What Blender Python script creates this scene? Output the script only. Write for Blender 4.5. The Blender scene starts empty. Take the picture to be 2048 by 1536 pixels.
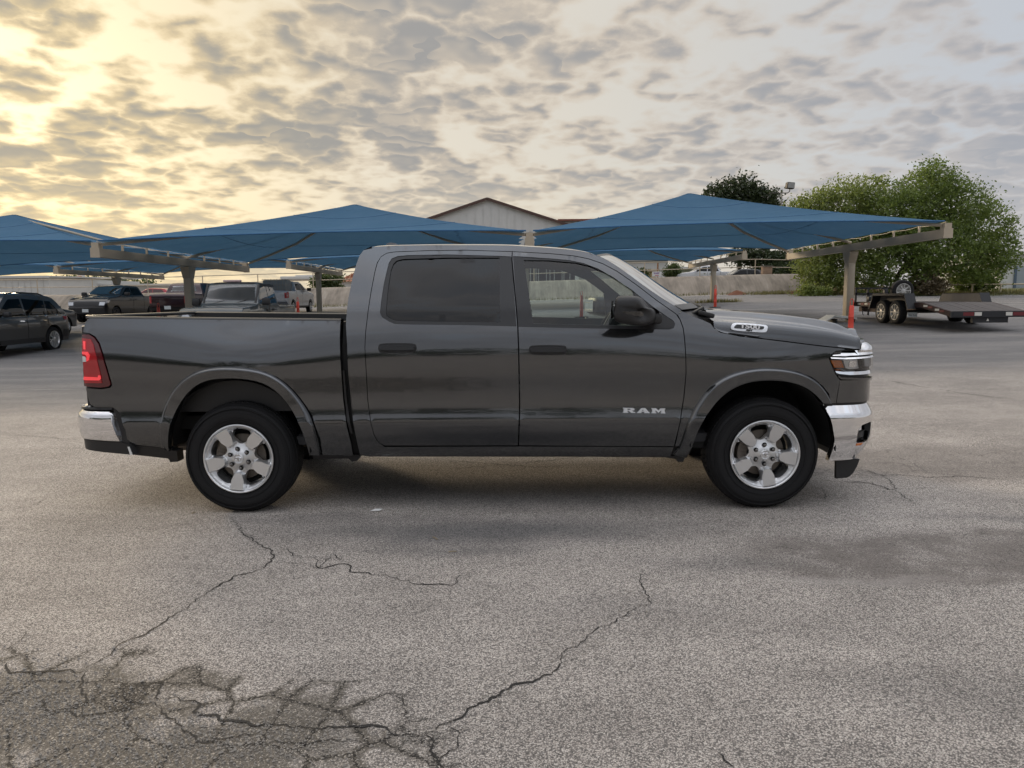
import bpy, bmesh, math, random
from mathutils import Vector, Matrix
from mathutils.geometry import delaunay_2d_cdt

rnd = random.Random(7)
scene = bpy.context.scene
COL = scene.collection

# ------------------------------------------------------------------ camera
F_PX, PITCH, ROLL = 1450.0, math.atan(0.1179), math.radians(0.45)
CAM = Vector((0.0, -5.05, 1.519))
FW = Vector((0, math.cos(PITCH), -math.sin(PITCH)))
UP0 = Vector((0, math.sin(PITCH), math.cos(PITCH)))
RT0 = Vector((1, 0, 0))
RT = RT0 * math.cos(ROLL) - UP0 * math.sin(ROLL)
UP = RT0 * math.sin(ROLL) + UP0 * math.cos(ROLL)
cam_d = bpy.data.cameras.new('camera')
cam_d.sensor_width = 36.0
cam_d.lens = 36.0 * F_PX / 2048.0
cam_d.clip_end = 4000
cam = bpy.data.objects.new('camera', cam_d)
COL.objects.link(cam)
cam.matrix_world = Matrix(((RT.x, UP.x, -FW.x, CAM.x), (RT.y, UP.y, -FW.y, CAM.y), (RT.z, UP.z, -FW.z, CAM.z), (0, 0, 0, 1)))
scene.camera = cam

# ------------------------------------------------------------------ light
SUN_AZ, SUN_EL = math.radians(-39), math.radians(14)      # azimuth from +Y towards +X
SUN_DIR = Vector((math.sin(SUN_AZ) * math.cos(SUN_EL), math.cos(SUN_AZ) * math.cos(SUN_EL), math.sin(SUN_EL)))
sun_d = bpy.data.lights.new('sun', 'SUN')
sun_d.energy = 1.5
sun_d.angle = math.radians(12)
sun_d.color = (1.0, 0.80, 0.55)
sun = bpy.data.objects.new('sun', sun_d)
COL.objects.link(sun)
sun.rotation_euler = (-SUN_DIR).to_track_quat('-Z', 'Y').to_euler()
sun.location = (-30, 30, 30)
scene.view_settings.view_transform = 'Standard'
scene.view_settings.look = 'None'
scene.view_settings.exposure = 0.42
scene.view_settings.gamma = 1.0
scene.view_settings.use_curve_mapping = False
scene.cycles.max_bounces = 6
scene.cycles.transparent_max_bounces = 12
scene.cycles.caustics_reflective = False
scene.cycles.caustics_refractive = False
scene.cycles.sample_clamp_indirect = 4.0
scene.cycles.use_adaptive_sampling = True
scene.cycles.adaptive_threshold = 0.03


class NT:
    """small helper to wire shader nodes"""
    def __init__(self, tree):
        self.t = tree

    def n(self, typ, **kw):
        nd = self.t.nodes.new(typ)
        for k, v in kw.items():
            setattr(nd, k, v)
        return nd

    def link(self, a, b):
        self.t.links.new(a, b)

    def put(self, sock, v):
        if hasattr(v, 'is_output'):
            self.t.links.new(v, sock)
        else:
            if sock.type == 'RGBA' and not hasattr(v, '__len__'):
                v = (v, v, v, 1)
            if sock.type == 'RGBA' and len(v) == 3:
                v = (*v, 1)
            sock.default_value = v

    def math(self, op, a, b=0.0, c=None, clamp=False):
        nd = self.n('ShaderNodeMath', operation=op, use_clamp=clamp)
        self.put(nd.inputs[0], a)
        self.put(nd.inputs[1], b)
        if c is not None:
            self.put(nd.inputs[2], c)
        return nd.outputs[0]

    def vmath(self, op, a, b=None, scale=None):
        nd = self.n('ShaderNodeVectorMath', operation=op)
        self.put(nd.inputs[0], a)
        if b is not None:
            self.put(nd.inputs[1], b)
        if scale is not None:
            self.put(nd.inputs['Scale'], scale)
        return nd.outputs['Value'] if op in ('DOT_PRODUCT', 'LENGTH', 'DISTANCE') else nd.outputs[0]

    def mix(self, f, a, b, typ='MIX'):
        nd = self.n('ShaderNodeMix', data_type='RGBA', blend_type=typ)
        self.put(nd.inputs[0], f)
        self.put(nd.inputs[6], a)
        self.put(nd.inputs[7], b)
        return nd.outputs[2]

    def ramp(self, f, stops, interp='LINEAR'):
        nd = self.n('ShaderNodeValToRGB')
        nd.color_ramp.interpolation = interp
        el = nd.color_ramp.elements
        while len(el) < len(stops):
            el.new(0.5)
        for e, (p, c) in zip(el, stops):
            e.position = p
            e.color = (c, c, c, 1) if not hasattr(c, '__len__') else (*c, 1)
        self.put(nd.inputs[0], f)
        return nd.outputs[0]

    def smooth(self, v, lo, hi):
        nd = self.n('ShaderNodeMapRange', interpolation_type='SMOOTHSTEP')
        self.put(nd.inputs[0], v)
        self.put(nd.inputs[1], lo)
        self.put(nd.inputs[2], hi)
        return nd.outputs[0]

    def noise(self, vec, scale, detail=4, rough=0.55, dist=0.0):
        nd = self.n('ShaderNodeTexNoise')
        if vec is not None:
            self.put(nd.inputs['Vector'], vec)
        nd.inputs['Scale'].default_value = scale
        nd.inputs['Detail'].default_value = detail
        nd.inputs['Roughness'].default_value = rough
        nd.inputs['Distortion'].default_value = dist
        return nd.outputs[0]

    def voro(self, vec, scale, feature='F1', rand=1.0):
        nd = self.n('ShaderNodeTexVoronoi', feature=feature)
        self.put(nd.inputs['Vector'], vec)
        nd.inputs['Scale'].default_value = scale
        nd.inputs['Randomness'].default_value = rand
        return nd


# sky: clear-air sky behind a broken deck of altocumulus, warm towards the low sun
world = bpy.data.worlds.new('World')
scene.world = world
world.use_nodes = True
w = NT(world.node_tree)
world.node_tree.nodes.clear()
tc = w.n('ShaderNodeTexCoord').outputs['Generated']
sep = w.n('ShaderNodeSeparateXYZ')
w.link(tc, sep.inputs[0])
dz = w.math('MAXIMUM', sep.outputs[2], 0.0)
den = w.math('ADD', dz, 0.20)
px = w.math('DIVIDE', sep.outputs[0], den)
py = w.math('DIVIDE', sep.outputs[1], den)
cv = w.n('ShaderNodeCombineXYZ')
w.link(px, cv.inputs[0]); w.link(py, cv.inputs[1])
pv = cv.outputs[0]
sky = w.n('ShaderNodeTexSky', sky_type='NISHITA', sun_disc=False)
sky.sun_elevation = SUN_EL
sky.sun_rotation = SUN_AZ
sky.air_density = 1.0
sky.dust_density = 2.5
skyc = w.vmath('SCALE', sky.outputs[0], scale=0.10)
toward = w.vmath('DOT_PRODUCT', tc, tuple(SUN_DIR))
s_wide = w.smooth(toward, 0.20, 0.97)
s_mid = w.smooth(toward, 0.86, 1.0)
def n2(vec, scale, detail, rough=.5, out=0):
    nd = w.n('ShaderNodeTexNoise', noise_dimensions='2D')
    w.link(vec, nd.inputs['Vector'])
    nd.inputs['Scale'].default_value = scale
    nd.inputs['Detail'].default_value = detail
    nd.inputs['Roughness'].default_value = rough
    return nd.outputs[out]


wrp = w.vmath('SUBTRACT', n2(pv, 6.0, 2, .6, 1), (.5, .5, .5))
pw = w.vmath('ADD', w.vmath('MULTIPLY', pv, (1.0, 1.15, 1.0)), w.vmath('SCALE', wrp, scale=0.30))
n_big = n2(pv, 1.5, 1, .5)
vor = w.n('ShaderNodeTexVoronoi', feature='F1', voronoi_dimensions='2D')
w.link(pw, vor.inputs['Vector'])
vor.inputs['Scale'].default_value = 6.0
v1 = vor.outputs['Distance']
# which side of its cell a spot lies on: the side towards the sun is lit
sunward = w.vmath('DOT_PRODUCT', w.vmath('SUBTRACT', pw, vor.outputs['Position']), (math.sin(SUN_AZ), math.cos(SUN_AZ), 0))
rough_ = n2(pv, 16.0, 4, .62)
dens = w.math('ADD', w.math('MULTIPLY_ADD', v1, -1.0, 1.0), w.math('MULTIPLY', w.math('SUBTRACT', n_big, .5), 1.1))
dens = w.math('ADD', dens, w.math('MULTIPLY', w.math('SUBTRACT', rough_, .5), .52))
cover = w.smooth(dens, 0.15, 0.66)
lit = w.math('MULTIPLY', w.smooth(sunward, -0.04, 0.09), w.smooth(v1, 0.60, 0.28))
thick = w.math('MULTIPLY', w.smooth(dens, 0.38, 0.90), w.math('MULTIPLY_ADD', lit, -0.70, 1.0))
lowhaze = w.smooth(sep.outputs[2], 0.20, 0.0)
# thin high veil seen in the gaps
veil = w.mix(s_wide, (0.45, 0.48, 0.53), (0.64, 0.58, 0.475))
veil = w.mix(s_mid, veil, (0.74, 0.635, 0.42))
edge = w.mix(s_wide, (0.42, 0.405, 0.41), (0.56, 0.475, 0.37))
edge = w.mix(s_mid, edge, (0.66, 0.52, 0.30))
core = w.mix(s_wide, (0.305, 0.32, 0.355), (0.275, 0.27, 0.265))
core = w.mix(s_mid, core, (0.30, 0.285, 0.25))
gap = w.mix(0.90, skyc, veil)
cl = w.mix(thick, edge, core)
allc = w.mix(w.math('MULTIPLY', cover, 0.94), gap, cl)
hz = w.mix(s_mid, w.mix(s_wide, (0.47, 0.46, 0.455), (0.68, 0.59, 0.43)), (0.90, 0.70, 0.38))
allc = w.mix(w.math('MULTIPLY', lowhaze, 0.62), allc, hz)
# an overcast sky brightens steadily towards the zenith
allc = w.vmath('SCALE', allc, scale=w.math('MULTIPLY_ADD', w.smooth(sep.outputs[2], 0.32, 1.0), 1.5, 0.92))
bg = w.n('ShaderNodeBackground')
w.link(allc, bg.inputs[0])
bg.inputs[1].default_value = 1.0
wo = w.n('ShaderNodeOutputWorld')
w.link(bg.outputs[0], wo.inputs[0])


# ------------------------------------------------------------------ helpers
def lerp(a, b, t):
    return a + (b - a) * t


def interp(tab, x):
    if x <= tab[0][0]:
        return tab[0][1]
    for (x0, y0), (x1, y1) in zip(tab, tab[1:]):
        if x <= x1:
            return y0 + (y1 - y0) * (x - x0) / (x1 - x0)
    return tab[-1][1]


def spline(tab, x):
    """monotone-ish cubic through (x, y) pairs"""
    n = len(tab)
    if x <= tab[0][0]:
        return tab[0][1]
    if x >= tab[-1][0]:
        return tab[-1][1]
    i = 0
    while tab[i + 1][0] < x:
        i += 1

    def slope(k):
        if k <= 0 or k >= n - 1:
            return 0.0 if n < 3 else ((tab[1][1] - tab[0][1]) / (tab[1][0] - tab[0][0]) if k <= 0 else (tab[-1][1] - tab[-2][1]) / (tab[-1][0] - tab[-2][0]))
        return (tab[k + 1][1] - tab[k - 1][1]) / (tab[k + 1][0] - tab[k - 1][0])
    x0, y0 = tab[i]; x1, y1 = tab[i + 1]
    h = x1 - x0
    t = (x - x0) / h
    m0, m1 = slope(i) * h, slope(i + 1) * h
    return (2*t**3 - 3*t**2 + 1) * y0 + (t**3 - 2*t**2 + t) * m0 + (-2*t**3 + 3*t**2) * y1 + (t**3 - t**2) * m1


def W(u, v, y):
    """point of the plane at depth y that the photograph shows at (u, v)"""
    d = FW + RT * ((u - 1024) / F_PX) + UP * ((768 - v) / F_PX)
    return CAM + d * ((y - CAM.y) / d.y)


def link(o, parent=None):
    COL.objects.link(o)
    if parent is not None:
        o.parent = parent
    return o


def tag(o, label, cat, group=None, kind=None):
    o['label'] = label
    if cat:
        o['category'] = cat
    if group:
        o['group'] = group
    if kind:
        o['kind'] = kind
    return o


def empty(name, loc, rz=0.0, label=None, cat=None, group=None):
    o = bpy.data.objects.new(name, None)
    o.empty_display_size = 0.2
    o.location = loc
    o.rotation_euler = (0, 0, rz)
    COL.objects.link(o)
    if label:
        tag(o, label, cat, group)
    return o


def finish(me, mat, smooth):
    if mat is not None:
        me.materials.append(mat)
    if smooth:
        for p in me.polygons:
            p.use_smooth = True
        me.set_sharp_from_angle(angle=math.radians(smooth))
    return me


def mesh(name, verts, faces, mat, parent=None, smooth=0):
    me = bpy.data.meshes.new(name)
    me.from_pydata([tuple(v) for v in verts], [], [tuple(f) for f in faces])
    me.validate()
    me.update()
    finish(me, mat, smooth)
    return link(bpy.data.objects.new(name, me), parent)


def bmobj(name, bm, mat, parent=None, smooth=0):
    bmesh.ops.recalc_face_normals(bm, faces=bm.faces)
    me = bpy.data.meshes.new(name)
    bm.to_mesh(me)
    bm.free()
    finish(me, mat, smooth)
    return link(bpy.data.objects.new(name, me), parent)


def mirror(o, name=None):
    """copy of a part on the other flank (local y mirrored)"""
    me = o.data.copy()
    me.transform(Matrix.Scale(-1, 4, (0, 1, 0)))
    me.flip_normals()
    c = bpy.data.objects.new(name or o.name.split('.')[0], me)
    link(c, None)
    c.parent = o.parent
    c.location = (o.location.x, -o.location.y, o.location.z)
    return c


def add_box(bm, c, s, rot=None, bev=0.0):
    m = Matrix.Translation(Vector(c))
    if rot is not None:
        m = m @ rot
    m = m @ Matrix.Diagonal((s[0], s[1], s[2], 1))
    r = bmesh.ops.create_cube(bm, size=1.0, matrix=m)
    if bev:
        es = list({e for v in r['verts'] for e in v.link_edges})
        bmesh.ops.bevel(bm, geom=es, offset=bev, segments=2, profile=0.5, affect='EDGES')
    return r


def box(name, c, s, mat, parent=None, rot=None, bev=0.0, smooth=0):
    bm = bmesh.new()
    add_box(bm, c, s, rot, bev)
    return bmobj(name, bm, mat, parent, smooth or (35 if bev else 0))


def add_bar(bm, a, b, wd, ht=None, up=(0, 0, 1)):
    a, b = Vector(a), Vector(b)
    ht = wd if ht is None else ht
    d = (b - a).normalized()
    s = d.cross(Vector(up))
    if s.length < 1e-4:
        s = d.cross(Vector((1, 0, 0)))
    s.normalize()
    t = s.cross(d).normalized()
    vs = []
    for p in (a, b):
        for i, j in ((-1, -1), (1, -1), (1, 1), (-1, 1)):
            vs.append(bm.verts.new(p + s * (i * wd / 2) + t * (j * ht / 2)))
    for f in ((0, 1, 2, 3), (7, 6, 5, 4), (0, 4, 5, 1), (1, 5, 6, 2), (2, 6, 7, 3), (3, 7, 4, 0)):
        bm.faces.new([vs[i] for i in f])


def bar(name, a, b, wd, ht, mat, parent=None):
    bm = bmesh.new()
    add_bar(bm, a, b, wd, ht)
    return bmobj(name, bm, mat, parent)


def add_tube(bm, pts, r, seg=8, closed=False, cap=True):
    pts = [Vector(p) for p in pts]
    n = len(pts)
    rs = r if hasattr(r, '__len__') else [r] * n
    rings = []
    ref = Vector((0, 0, 1))
    for i, p in enumerate(pts):
        if closed:
            d = pts[(i + 1) % n] - pts[i - 1]
        else:
            d = pts[min(i + 1, n - 1)] - pts[max(i - 1, 0)]
        d.normalize()
        s = d.cross(ref)
        if s.length < 0.05:
            s = d.cross(Vector((1, 0, 0)))
        s.normalize()
        t = s.cross(d)
        rings.append([bm.verts.new(p + (s * math.cos(k * 2 * math.pi / seg) + t * math.sin(k * 2 * math.pi / seg)) * rs[i]) for k in range(seg)])
    m = n if closed else n - 1
    for i in range(m):
        a, b = rings[i], rings[(i + 1) % n]
        for k in range(seg):
            bm.faces.new((a[k], a[(k + 1) % seg], b[(k + 1) % seg], b[k]))
    if cap and not closed:
        bm.faces.new(rings[0][::-1])
        bm.faces.new(rings[-1])


def tube(name, pts, r, mat, parent=None, seg=8, closed=False):
    bm = bmesh.new()
    add_tube(bm, pts, r, seg, closed)
    return bmobj(name, bm, mat, parent, 50)


def add_lathe(bm, prof, seg=48, axis='y', centre=(0, 0, 0)):
    """prof: (radius, offset along axis)"""
    c = Vector(centre)
    rings = []
    for r, h in prof:
        ring = []
        for k in range(seg):
            a = 2 * math.pi * k / seg
            if axis == 'y':
                p = Vector((r * math.cos(a), h, r * math.sin(a)))
            else:
                p = Vector((r * math.cos(a), r * math.sin(a), h))
            ring.append(bm.verts.new(c + p))
        rings.append(ring)
    for a, b in zip(rings, rings[1:]):
        for k in range(seg):
            bm.faces.new((a[k], a[(k + 1) % seg], b[(k + 1) % seg], b[k]))
    return rings


def lathe(name, prof, mat, parent=None, seg=48, axis='y', centre=(0, 0, 0), smooth=35, capend=False):
    bm = bmesh.new()
    r = add_lathe(bm, prof, seg, axis, centre)
    if capend:
        bm.faces.new(r[-1])
        bm.faces.new(r[0][::-1])
    return bmobj(name, bm, mat, parent, smooth)


def inside(poly, x, y):
    c = False
    n = len(poly)
    j = n - 1
    for i in range(n):
        xi, yi = poly[i]; xj, yj = poly[j]
        if (yi > y) != (yj > y) and x < (xj - xi) * (y - yi) / (yj - yi) + xi:
            c = not c
        j = i
    return c


def resample(poly, step, closed=True):
    out = []
    n = len(poly)
    for i in range(n if closed else n - 1):
        a, b = poly[i], poly[(i + 1) % n]
        L = math.hypot(b[0] - a[0], b[1] - a[1])
        if L < 1e-6:
            continue
        k = max(1, int(math.ceil(L / step)))
        for j in range(k):
            t = j / k
            out.append((lerp(a[0], b[0], t), lerp(a[1], b[1], t)))
    if not closed:
        out.append(tuple(poly[-1]))
    return out


def smooth_poly(poly, closed=True, it=2):
    """Chaikin corner cutting"""
    for _ in range(it):
        n = len(poly)
        q = []
        if closed:
            for i in range(n):
                a, b = poly[i], poly[(i + 1) % n]
                q += [(a[0]*.75 + b[0]*.25, a[1]*.75 + b[1]*.25), (a[0]*.25 + b[0]*.75, a[1]*.25 + b[1]*.75)]
        else:
            q.append(poly[0])
            for a, b in zip(poly, poly[1:]):
                q += [(a[0]*.75 + b[0]*.25, a[1]*.75 + b[1]*.25), (a[0]*.25 + b[0]*.75, a[1]*.25 + b[1]*.75)]
            q.append(poly[-1])
        poly = q
    return poly


def panel_mesh(outline, mapfn, holes=(), grid=0.03, edge=0.02, skirt=None, lines=()):
    """a sheet cut to an outline and laid on a curved surface, its rim turned in by skirt(p)"""
    loops = [resample(outline, edge)] + [resample(h, edge) for h in holes]
    pts, cons = [], []
    for lp in loops:
        b = len(pts)
        pts += lp
        cons += [(b + i, b + (i + 1) % len(lp)) for i in range(len(lp))]
    nb = len(pts)
    for ln in lines:
        q = resample(ln, edge, False)
        b = len(pts)
        pts += q
        cons += [(b + i, b + i + 1) for i in range(len(q) - 1)]
    xs = [p[0] for p in loops[0]]; ys = [p[1] for p in loops[0]]
    x0, x1, y0, y1 = min(xs), max(xs), min(ys), max(ys)
    cell = {}
    for p in pts:
        cell.setdefault((int(p[0] // grid), int(p[1] // grid)), []).append(p)
    nx, ny = int((x1 - x0) / grid) + 1, int((y1 - y0) / grid) + 1
    for i in range(nx + 1):
        for j in range(ny + 1):
            x, y = x0 + (i + 0.5) * grid, y0 + (j + 0.5) * grid
            if not inside(loops[0], x, y) or any(inside(h, x, y) for h in loops[1:]):
                continue
            ci, cj = int(x // grid), int(y // grid)
            near = False
            for a in (-1, 0, 1):
                for b2 in (-1, 0, 1):
                    for q in cell.get((ci + a, cj + b2), ()):
                        if (q[0] - x) ** 2 + (q[1] - y) ** 2 < (grid * 0.5) ** 2:
                            near = True
            if not near:
                pts.append((x, y))
    vs, es, fs, ov, oe, of = delaunay_2d_cdt([Vector(p) for p in pts], cons, [], 0, 1e-6)
    faces = []
    for f in fs:
        cx = sum(vs[i][0] for i in f) / len(f); cy = sum(vs[i][1] for i in f) / len(f)
        if inside(loops[0], cx, cy) and not any(inside(h, cx, cy) for h in loops[1:]):
            a, b, c = (vs[i] for i in f[:3])
            if (b[0]-a[0])*(c[1]-a[1]) - (b[1]-a[1])*(c[0]-a[0]) < 0:
                f = list(reversed(f))
            faces.append(tuple(f))
    V = [Vector(mapfn(p[0], p[1])) for p in vs]
    if skirt is not None:
        cnt = {}
        for f in faces:
            for k in range(len(f)):
                a, b = f[k], f[(k + 1) % len(f)]
                cnt[(a, b)] = cnt.get((a, b), 0) + 1
        bd = [(a, b) for (a, b) in cnt if (b, a) not in cnt]
        new = {}
        for a, b in bd:
            for k in (a, b):
                if k not in new:
                    new[k] = len(V)
                    V.append(V[k] + Vector(skirt(V[k])))
            faces.append((b, a, new[a], new[b]))
    return V, faces


def panel(name, outline, mapfn, mat, parent=None, holes=(), grid=0.03, edge=0.02, skirt=None, lines=(), smooth=38):
    V, f = panel_mesh(outline, mapfn, holes, grid, edge, skirt, lines)
    return mesh(name, V, f, mat, parent, smooth)


def loft(name, rows, mat, parent=None, smooth=40, closed_u=False, flip=False, cap=False):
    n = len(rows[0])
    V = [p for r in rows for p in r]
    f = []
    for i in range(len(rows) - 1):
        for k in range(n if closed_u else n - 1):
            a, b = i * n + k, i * n + (k + 1) % n
            q = (a, b, b + n, a + n)
            f.append(q[::-1] if flip else q)
    if cap and closed_u:
        f.append(tuple(range(n))[::-1])
        f.append(tuple(range((len(rows) - 1) * n, len(rows) * n)))
    return mesh(name, V, f, mat, parent, smooth)


def text_mesh(name, s, size, mat, parent, matrix, extrude=0.002, sx=1.0, shear=0.0, bold=0.0):
    cu = bpy.data.curves.new(name, 'FONT')
    cu.body = s
    cu.size = size
    cu.extrude = extrude
    cu.offset = bold
    cu.shear = shear
    cu.align_x = 'CENTER'
    cu.align_y = 'CENTER'
    o = bpy.data.objects.new(name, cu)
    COL.objects.link(o)
    dg = bpy.context.evaluated_depsgraph_get()
    me = bpy.data.meshes.new_from_object(o.evaluated_get(dg))
    bpy.data.objects.remove(o)
    me.transform(matrix @ Matrix.Diagonal((sx, 1, 1, 1)))
    me.materials.clear()
    me.materials.append(mat)
    return link(bpy.data.objects.new(name, me), parent)


# ------------------------------------------------------------------ materials
MATS = {}


def pbr(name, col, rough=0.5, metal=0.0, coat=0.0, coat_r=0.03, spec=0.5, noise=0.0, nscale=20.0, bump=0.0, bscale=60.0, trans=None, emit=None, sss=None):
    if name in MATS:
        return MATS[name]
    m = bpy.data.materials.new(name)
    m.use_nodes = True
    t = NT(m.node_tree)
    b = m.node_tree.nodes['Principled BSDF']
    b.inputs['Base Color'].default_value = (*col, 1)
    b.inputs['Roughness'].default_value = rough
    b.inputs['Metallic'].default_value = metal
    b.inputs['Coat Weight'].default_value = coat
    b.inputs['Coat Roughness'].default_value = coat_r
    b.inputs['Specular IOR Level'].default_value = spec
    if noise or bump:
        g = t.n('ShaderNodeTexCoord').outputs['Object']
        if noise:
            nn = t.noise(g, nscale, 5, 0.6)
            k = t.math('MULTIPLY_ADD', t.math('SUBTRACT', nn, 0.5), 2 * noise, 1.0)
            c = t.vmath('SCALE', (*col,), scale=k)
            t.link(c, b.inputs['Base Color'])
            t.link(t.math('MULTIPLY_ADD', t.math('SUBTRACT', nn, 0.5), noise * 0.6, rough, clamp=True), b.inputs['Roughness'])
        if bump:
            bp = t.n('ShaderNodeBump')
            bp.inputs['Strength'].default_value = bump
            bp.inputs['Distance'].default_value = 0.01
            t.link(t.noise(g, bscale, 4, 0.6), bp.inputs['Height'])
            t.link(bp.outputs[0], b.inputs['Normal'])
    if emit:
        b.inputs['Emission Color'].default_value = (*emit[0], 1)
        b.inputs['Emission Strength'].default_value = emit[1]
    MATS[name] = m
    return m


def thin_glass(name, tint, gloss=1.0, rough=0.0):
    if name in MATS:
        return MATS[name]
    m = bpy.data.materials.new(name)
    m.use_nodes = True
    t = NT(m.node_tree)
    m.node_tree.nodes.clear()
    tr = t.n('ShaderNodeBsdfTransparent'); t.put(tr.inputs[0], tint)
    gl = t.n('ShaderNodeBsdfGlossy'); gl.inputs['Roughness'].default_value = rough
    fr = t.n('ShaderNodeFresnel'); fr.inputs[0].default_value = 1.52
    mx = t.n('ShaderNodeMixShader')
    t.put(mx.inputs[0], t.math('MULTIPLY', fr.outputs[0], 1.9 * gloss, clamp=True))
    t.link(tr.outputs[0], mx.inputs[1]); t.link(gl.outputs[0], mx.inputs[2])
    o = t.n('ShaderNodeOutputMaterial')
    t.link(mx.outputs[0], o.inputs[0])
    MATS[name] = m
    return m


def paint(name, col, metal=0.5, rough=0.38):
    """car paint: flake base under clear coat with a little dust"""
    if name in MATS:
        return MATS[name]
    m = bpy.data.materials.new(name)
    m.use_nodes = True
    t = NT(m.node_tree)
    b = m.node_tree.nodes['Principled BSDF']
    g = t.n('ShaderNodeTexCoord').outputs['Object']
    fl = t.voro(g, 900)
    flake = t.math('MULTIPLY_ADD', t.math('SUBTRACT', fl.outputs['Color'], 0.5), 0.5, 1.0)
    dust = t.smooth(t.noise(g, 3.0, 6, 0.65), 0.45, 0.85)
    c = t.vmath('SCALE', col, scale=flake)
    c = t.mix(t.math('MULTIPLY', dust, 0.07), c, (0.25, 0.22, 0.18))
    t.link(c, b.inputs['Base Color'])
    b.inputs['Metallic'].default_value = metal
    b.inputs['Roughness'].default_value = rough
    b.inputs['Coat Weight'].default_value = 1.0
    b.inputs['Coat IOR'].default_value = 1.58
    t.link(t.math('MULTIPLY_ADD', dust, 0.05, 0.015), b.inputs['Coat Roughness'])
    bp = t.n('ShaderNodeBump')
    bp.inputs['Strength'].default_value = 0.05
    bp.inputs['Distance'].default_value = 0.004
    t.link(t.noise(g, 2.2, 3, 0.5), bp.inputs['Height'])
    t.link(bp.outputs[0], b.inputs['Coat Normal'])
    MATS[name] = m
    return m


M_paint = paint('granite_paint', (0.097, 0.102, 0.109), 0.92, 0.12)
M_black = pbr('black_plastic', (0.018, 0.018, 0.019), 0.45, bump=0.15, bscale=400)
M_trim = pbr('satin_black_trim', (0.022, 0.023, 0.025), 0.32)
M_dark = pbr('underbody_dark', (0.012, 0.012, 0.012), 0.8, noise=0.3, nscale=8)
M_liner = pbr('wheel_liner', (0.012, 0.012, 0.013), 0.9, bump=0.3, bscale=120)
M_chrome = pbr('chrome', (0.86, 0.86, 0.87), 0.055, 1.0, noise=0.04, nscale=6)
M_alloy = pbr('silver_alloy', (0.76, 0.77, 0.78), 0.28, 0.80, coat=0.6, coat_r=0.12)
M_rubber = pbr('tyre_rubber', (0.0105, 0.0105, 0.0115), 0.75, spec=0.35, noise=0.25, nscale=25, bump=0.12, bscale=220)
M_iron = pbr('brake_iron', (0.16, 0.14, 0.12), 0.5, 0.7, noise=0.3, nscale=30)
M_glass = thin_glass('clear_glass', (0.82, 0.90, 0.86), .8)
M_wind = thin_glass('windshield_glass', (0.70, 0.78, 0.75))
M_tint = thin_glass('privacy_glass', (0.03, 0.034, 0.038), .68)
M_red = pbr('tail_lamp_red', (0.42, 0.014, 0.02), 0.16, coat=1.0)
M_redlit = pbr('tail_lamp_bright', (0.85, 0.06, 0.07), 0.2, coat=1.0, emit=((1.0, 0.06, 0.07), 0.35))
M_reddark = pbr('tail_lamp_smoked', (0.10, 0.008, 0.012), 0.12, coat=1.0)
M_amber = pbr('amber_lens', (0.80, 0.20, 0.02), 0.2, coat=1.0, bump=0.3, bscale=300)
M_clear = pbr('lamp_clear', (0.80, 0.82, 0.84), 0.12, 0.35, coat=1.0)
M_white = pbr('white_plastic', (0.72, 0.72, 0.70), 0.4)
M_interior = pbr('cab_interior', (0.045, 0.046, 0.05), 0.75, noise=0.2, nscale=20)
M_seat = pbr('seat_cloth', (0.035, 0.035, 0.038), 0.9, noise=0.2, nscale=60)
M_mirror = pbr('mirror_glass', (0.9, 0.9, 0.9), 0.01, 1.0)
# ================================================================== the pickup in front
HALF = 1.04
TRUCK = empty('pickup_truck', (0, HALF, 0), 0, 'large dark grey crew-cab pickup parked broadside in the foreground', 'pickup truck')
T = TRUCK

# plan line of the front end: (x, depth in from the near flank)
FP = [(1.80, .036), (2.10, .036), (2.28, .040), (2.40, .052), (2.48, .072), (2.545, .105), (2.592, .15), (2.632, .21), (2.668, .29), (2.70, .40), (2.728, .55), (2.748, .72), (2.758, .88), (2.762, 1.04)]


def dense_path(pts, step=0.01):
    p = smooth_poly(pts, closed=False, it=2)
    return resample(p, step, closed=False)


class Path:
    def __init__(self, pts):
        half = dense_path(pts)
        self.p = [(x, d - HALF) for x, d in half]
        self.s = [0.0]
        for a, b in zip(self.p, self.p[1:]):
            self.s.append(self.s[-1] + math.hypot(b[0] - a[0], b[1] - a[1]))
        self.L = self.s[-1]                      # s = L is the centre line, 2L - s mirrors

    def at(self, s, off=0.0):
        m = s > self.L
        q = 2 * self.L - s if m else s
        q = min(max(q, 0.0), self.L)
        lo, hi = 0, len(self.s) - 1
        while hi - lo > 1:
            k = (lo + hi) // 2
            if self.s[k] <= q:
                lo = k
            else:
                hi = k
        t = (q - self.s[lo]) / max(1e-9, self.s[hi] - self.s[lo])
        a, b = self.p[lo], self.p[hi]
        x, y = lerp(a[0], b[0], t), lerp(a[1], b[1], t)
        tx, ty = b[0] - a[0], b[1] - a[1]
        l = math.hypot(tx, ty)
        sg = 1 if self.p[-1][0] > self.p[0][0] else -1
        nx, ny = ty / l * sg, -tx / l * sg
        x += nx * off; y += ny * off
        return (x, -y if m else y)

    def from_px(self, u, v, off=0.0):
        d = FW + RT * ((u - 1024) / F_PX) + UP * ((768 - v) / F_PX)
        want = abs(d.x / d.y)
        best, bs = 9, 0
        top, ts = -1, 0
        k = 0.0
        while k <= self.L:
            x, y = self.at(k, off)
            r = abs(x) / (y + HALF - CAM.y)
            if r > top:
                top, ts = r, k
            k += 0.01
        k = 0.0
        while k <= ts:
            x, y = self.at(k, off)
            r = abs(x) / (y + HALF - CAM.y)
            if abs(r - want) < best:
                best, bs = abs(r - want), k
            k += 0.0015
        x, y = self.at(bs, off)
        return (bs, CAM.z + d.z / d.y * (y + HALF - CAM.y))


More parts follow.
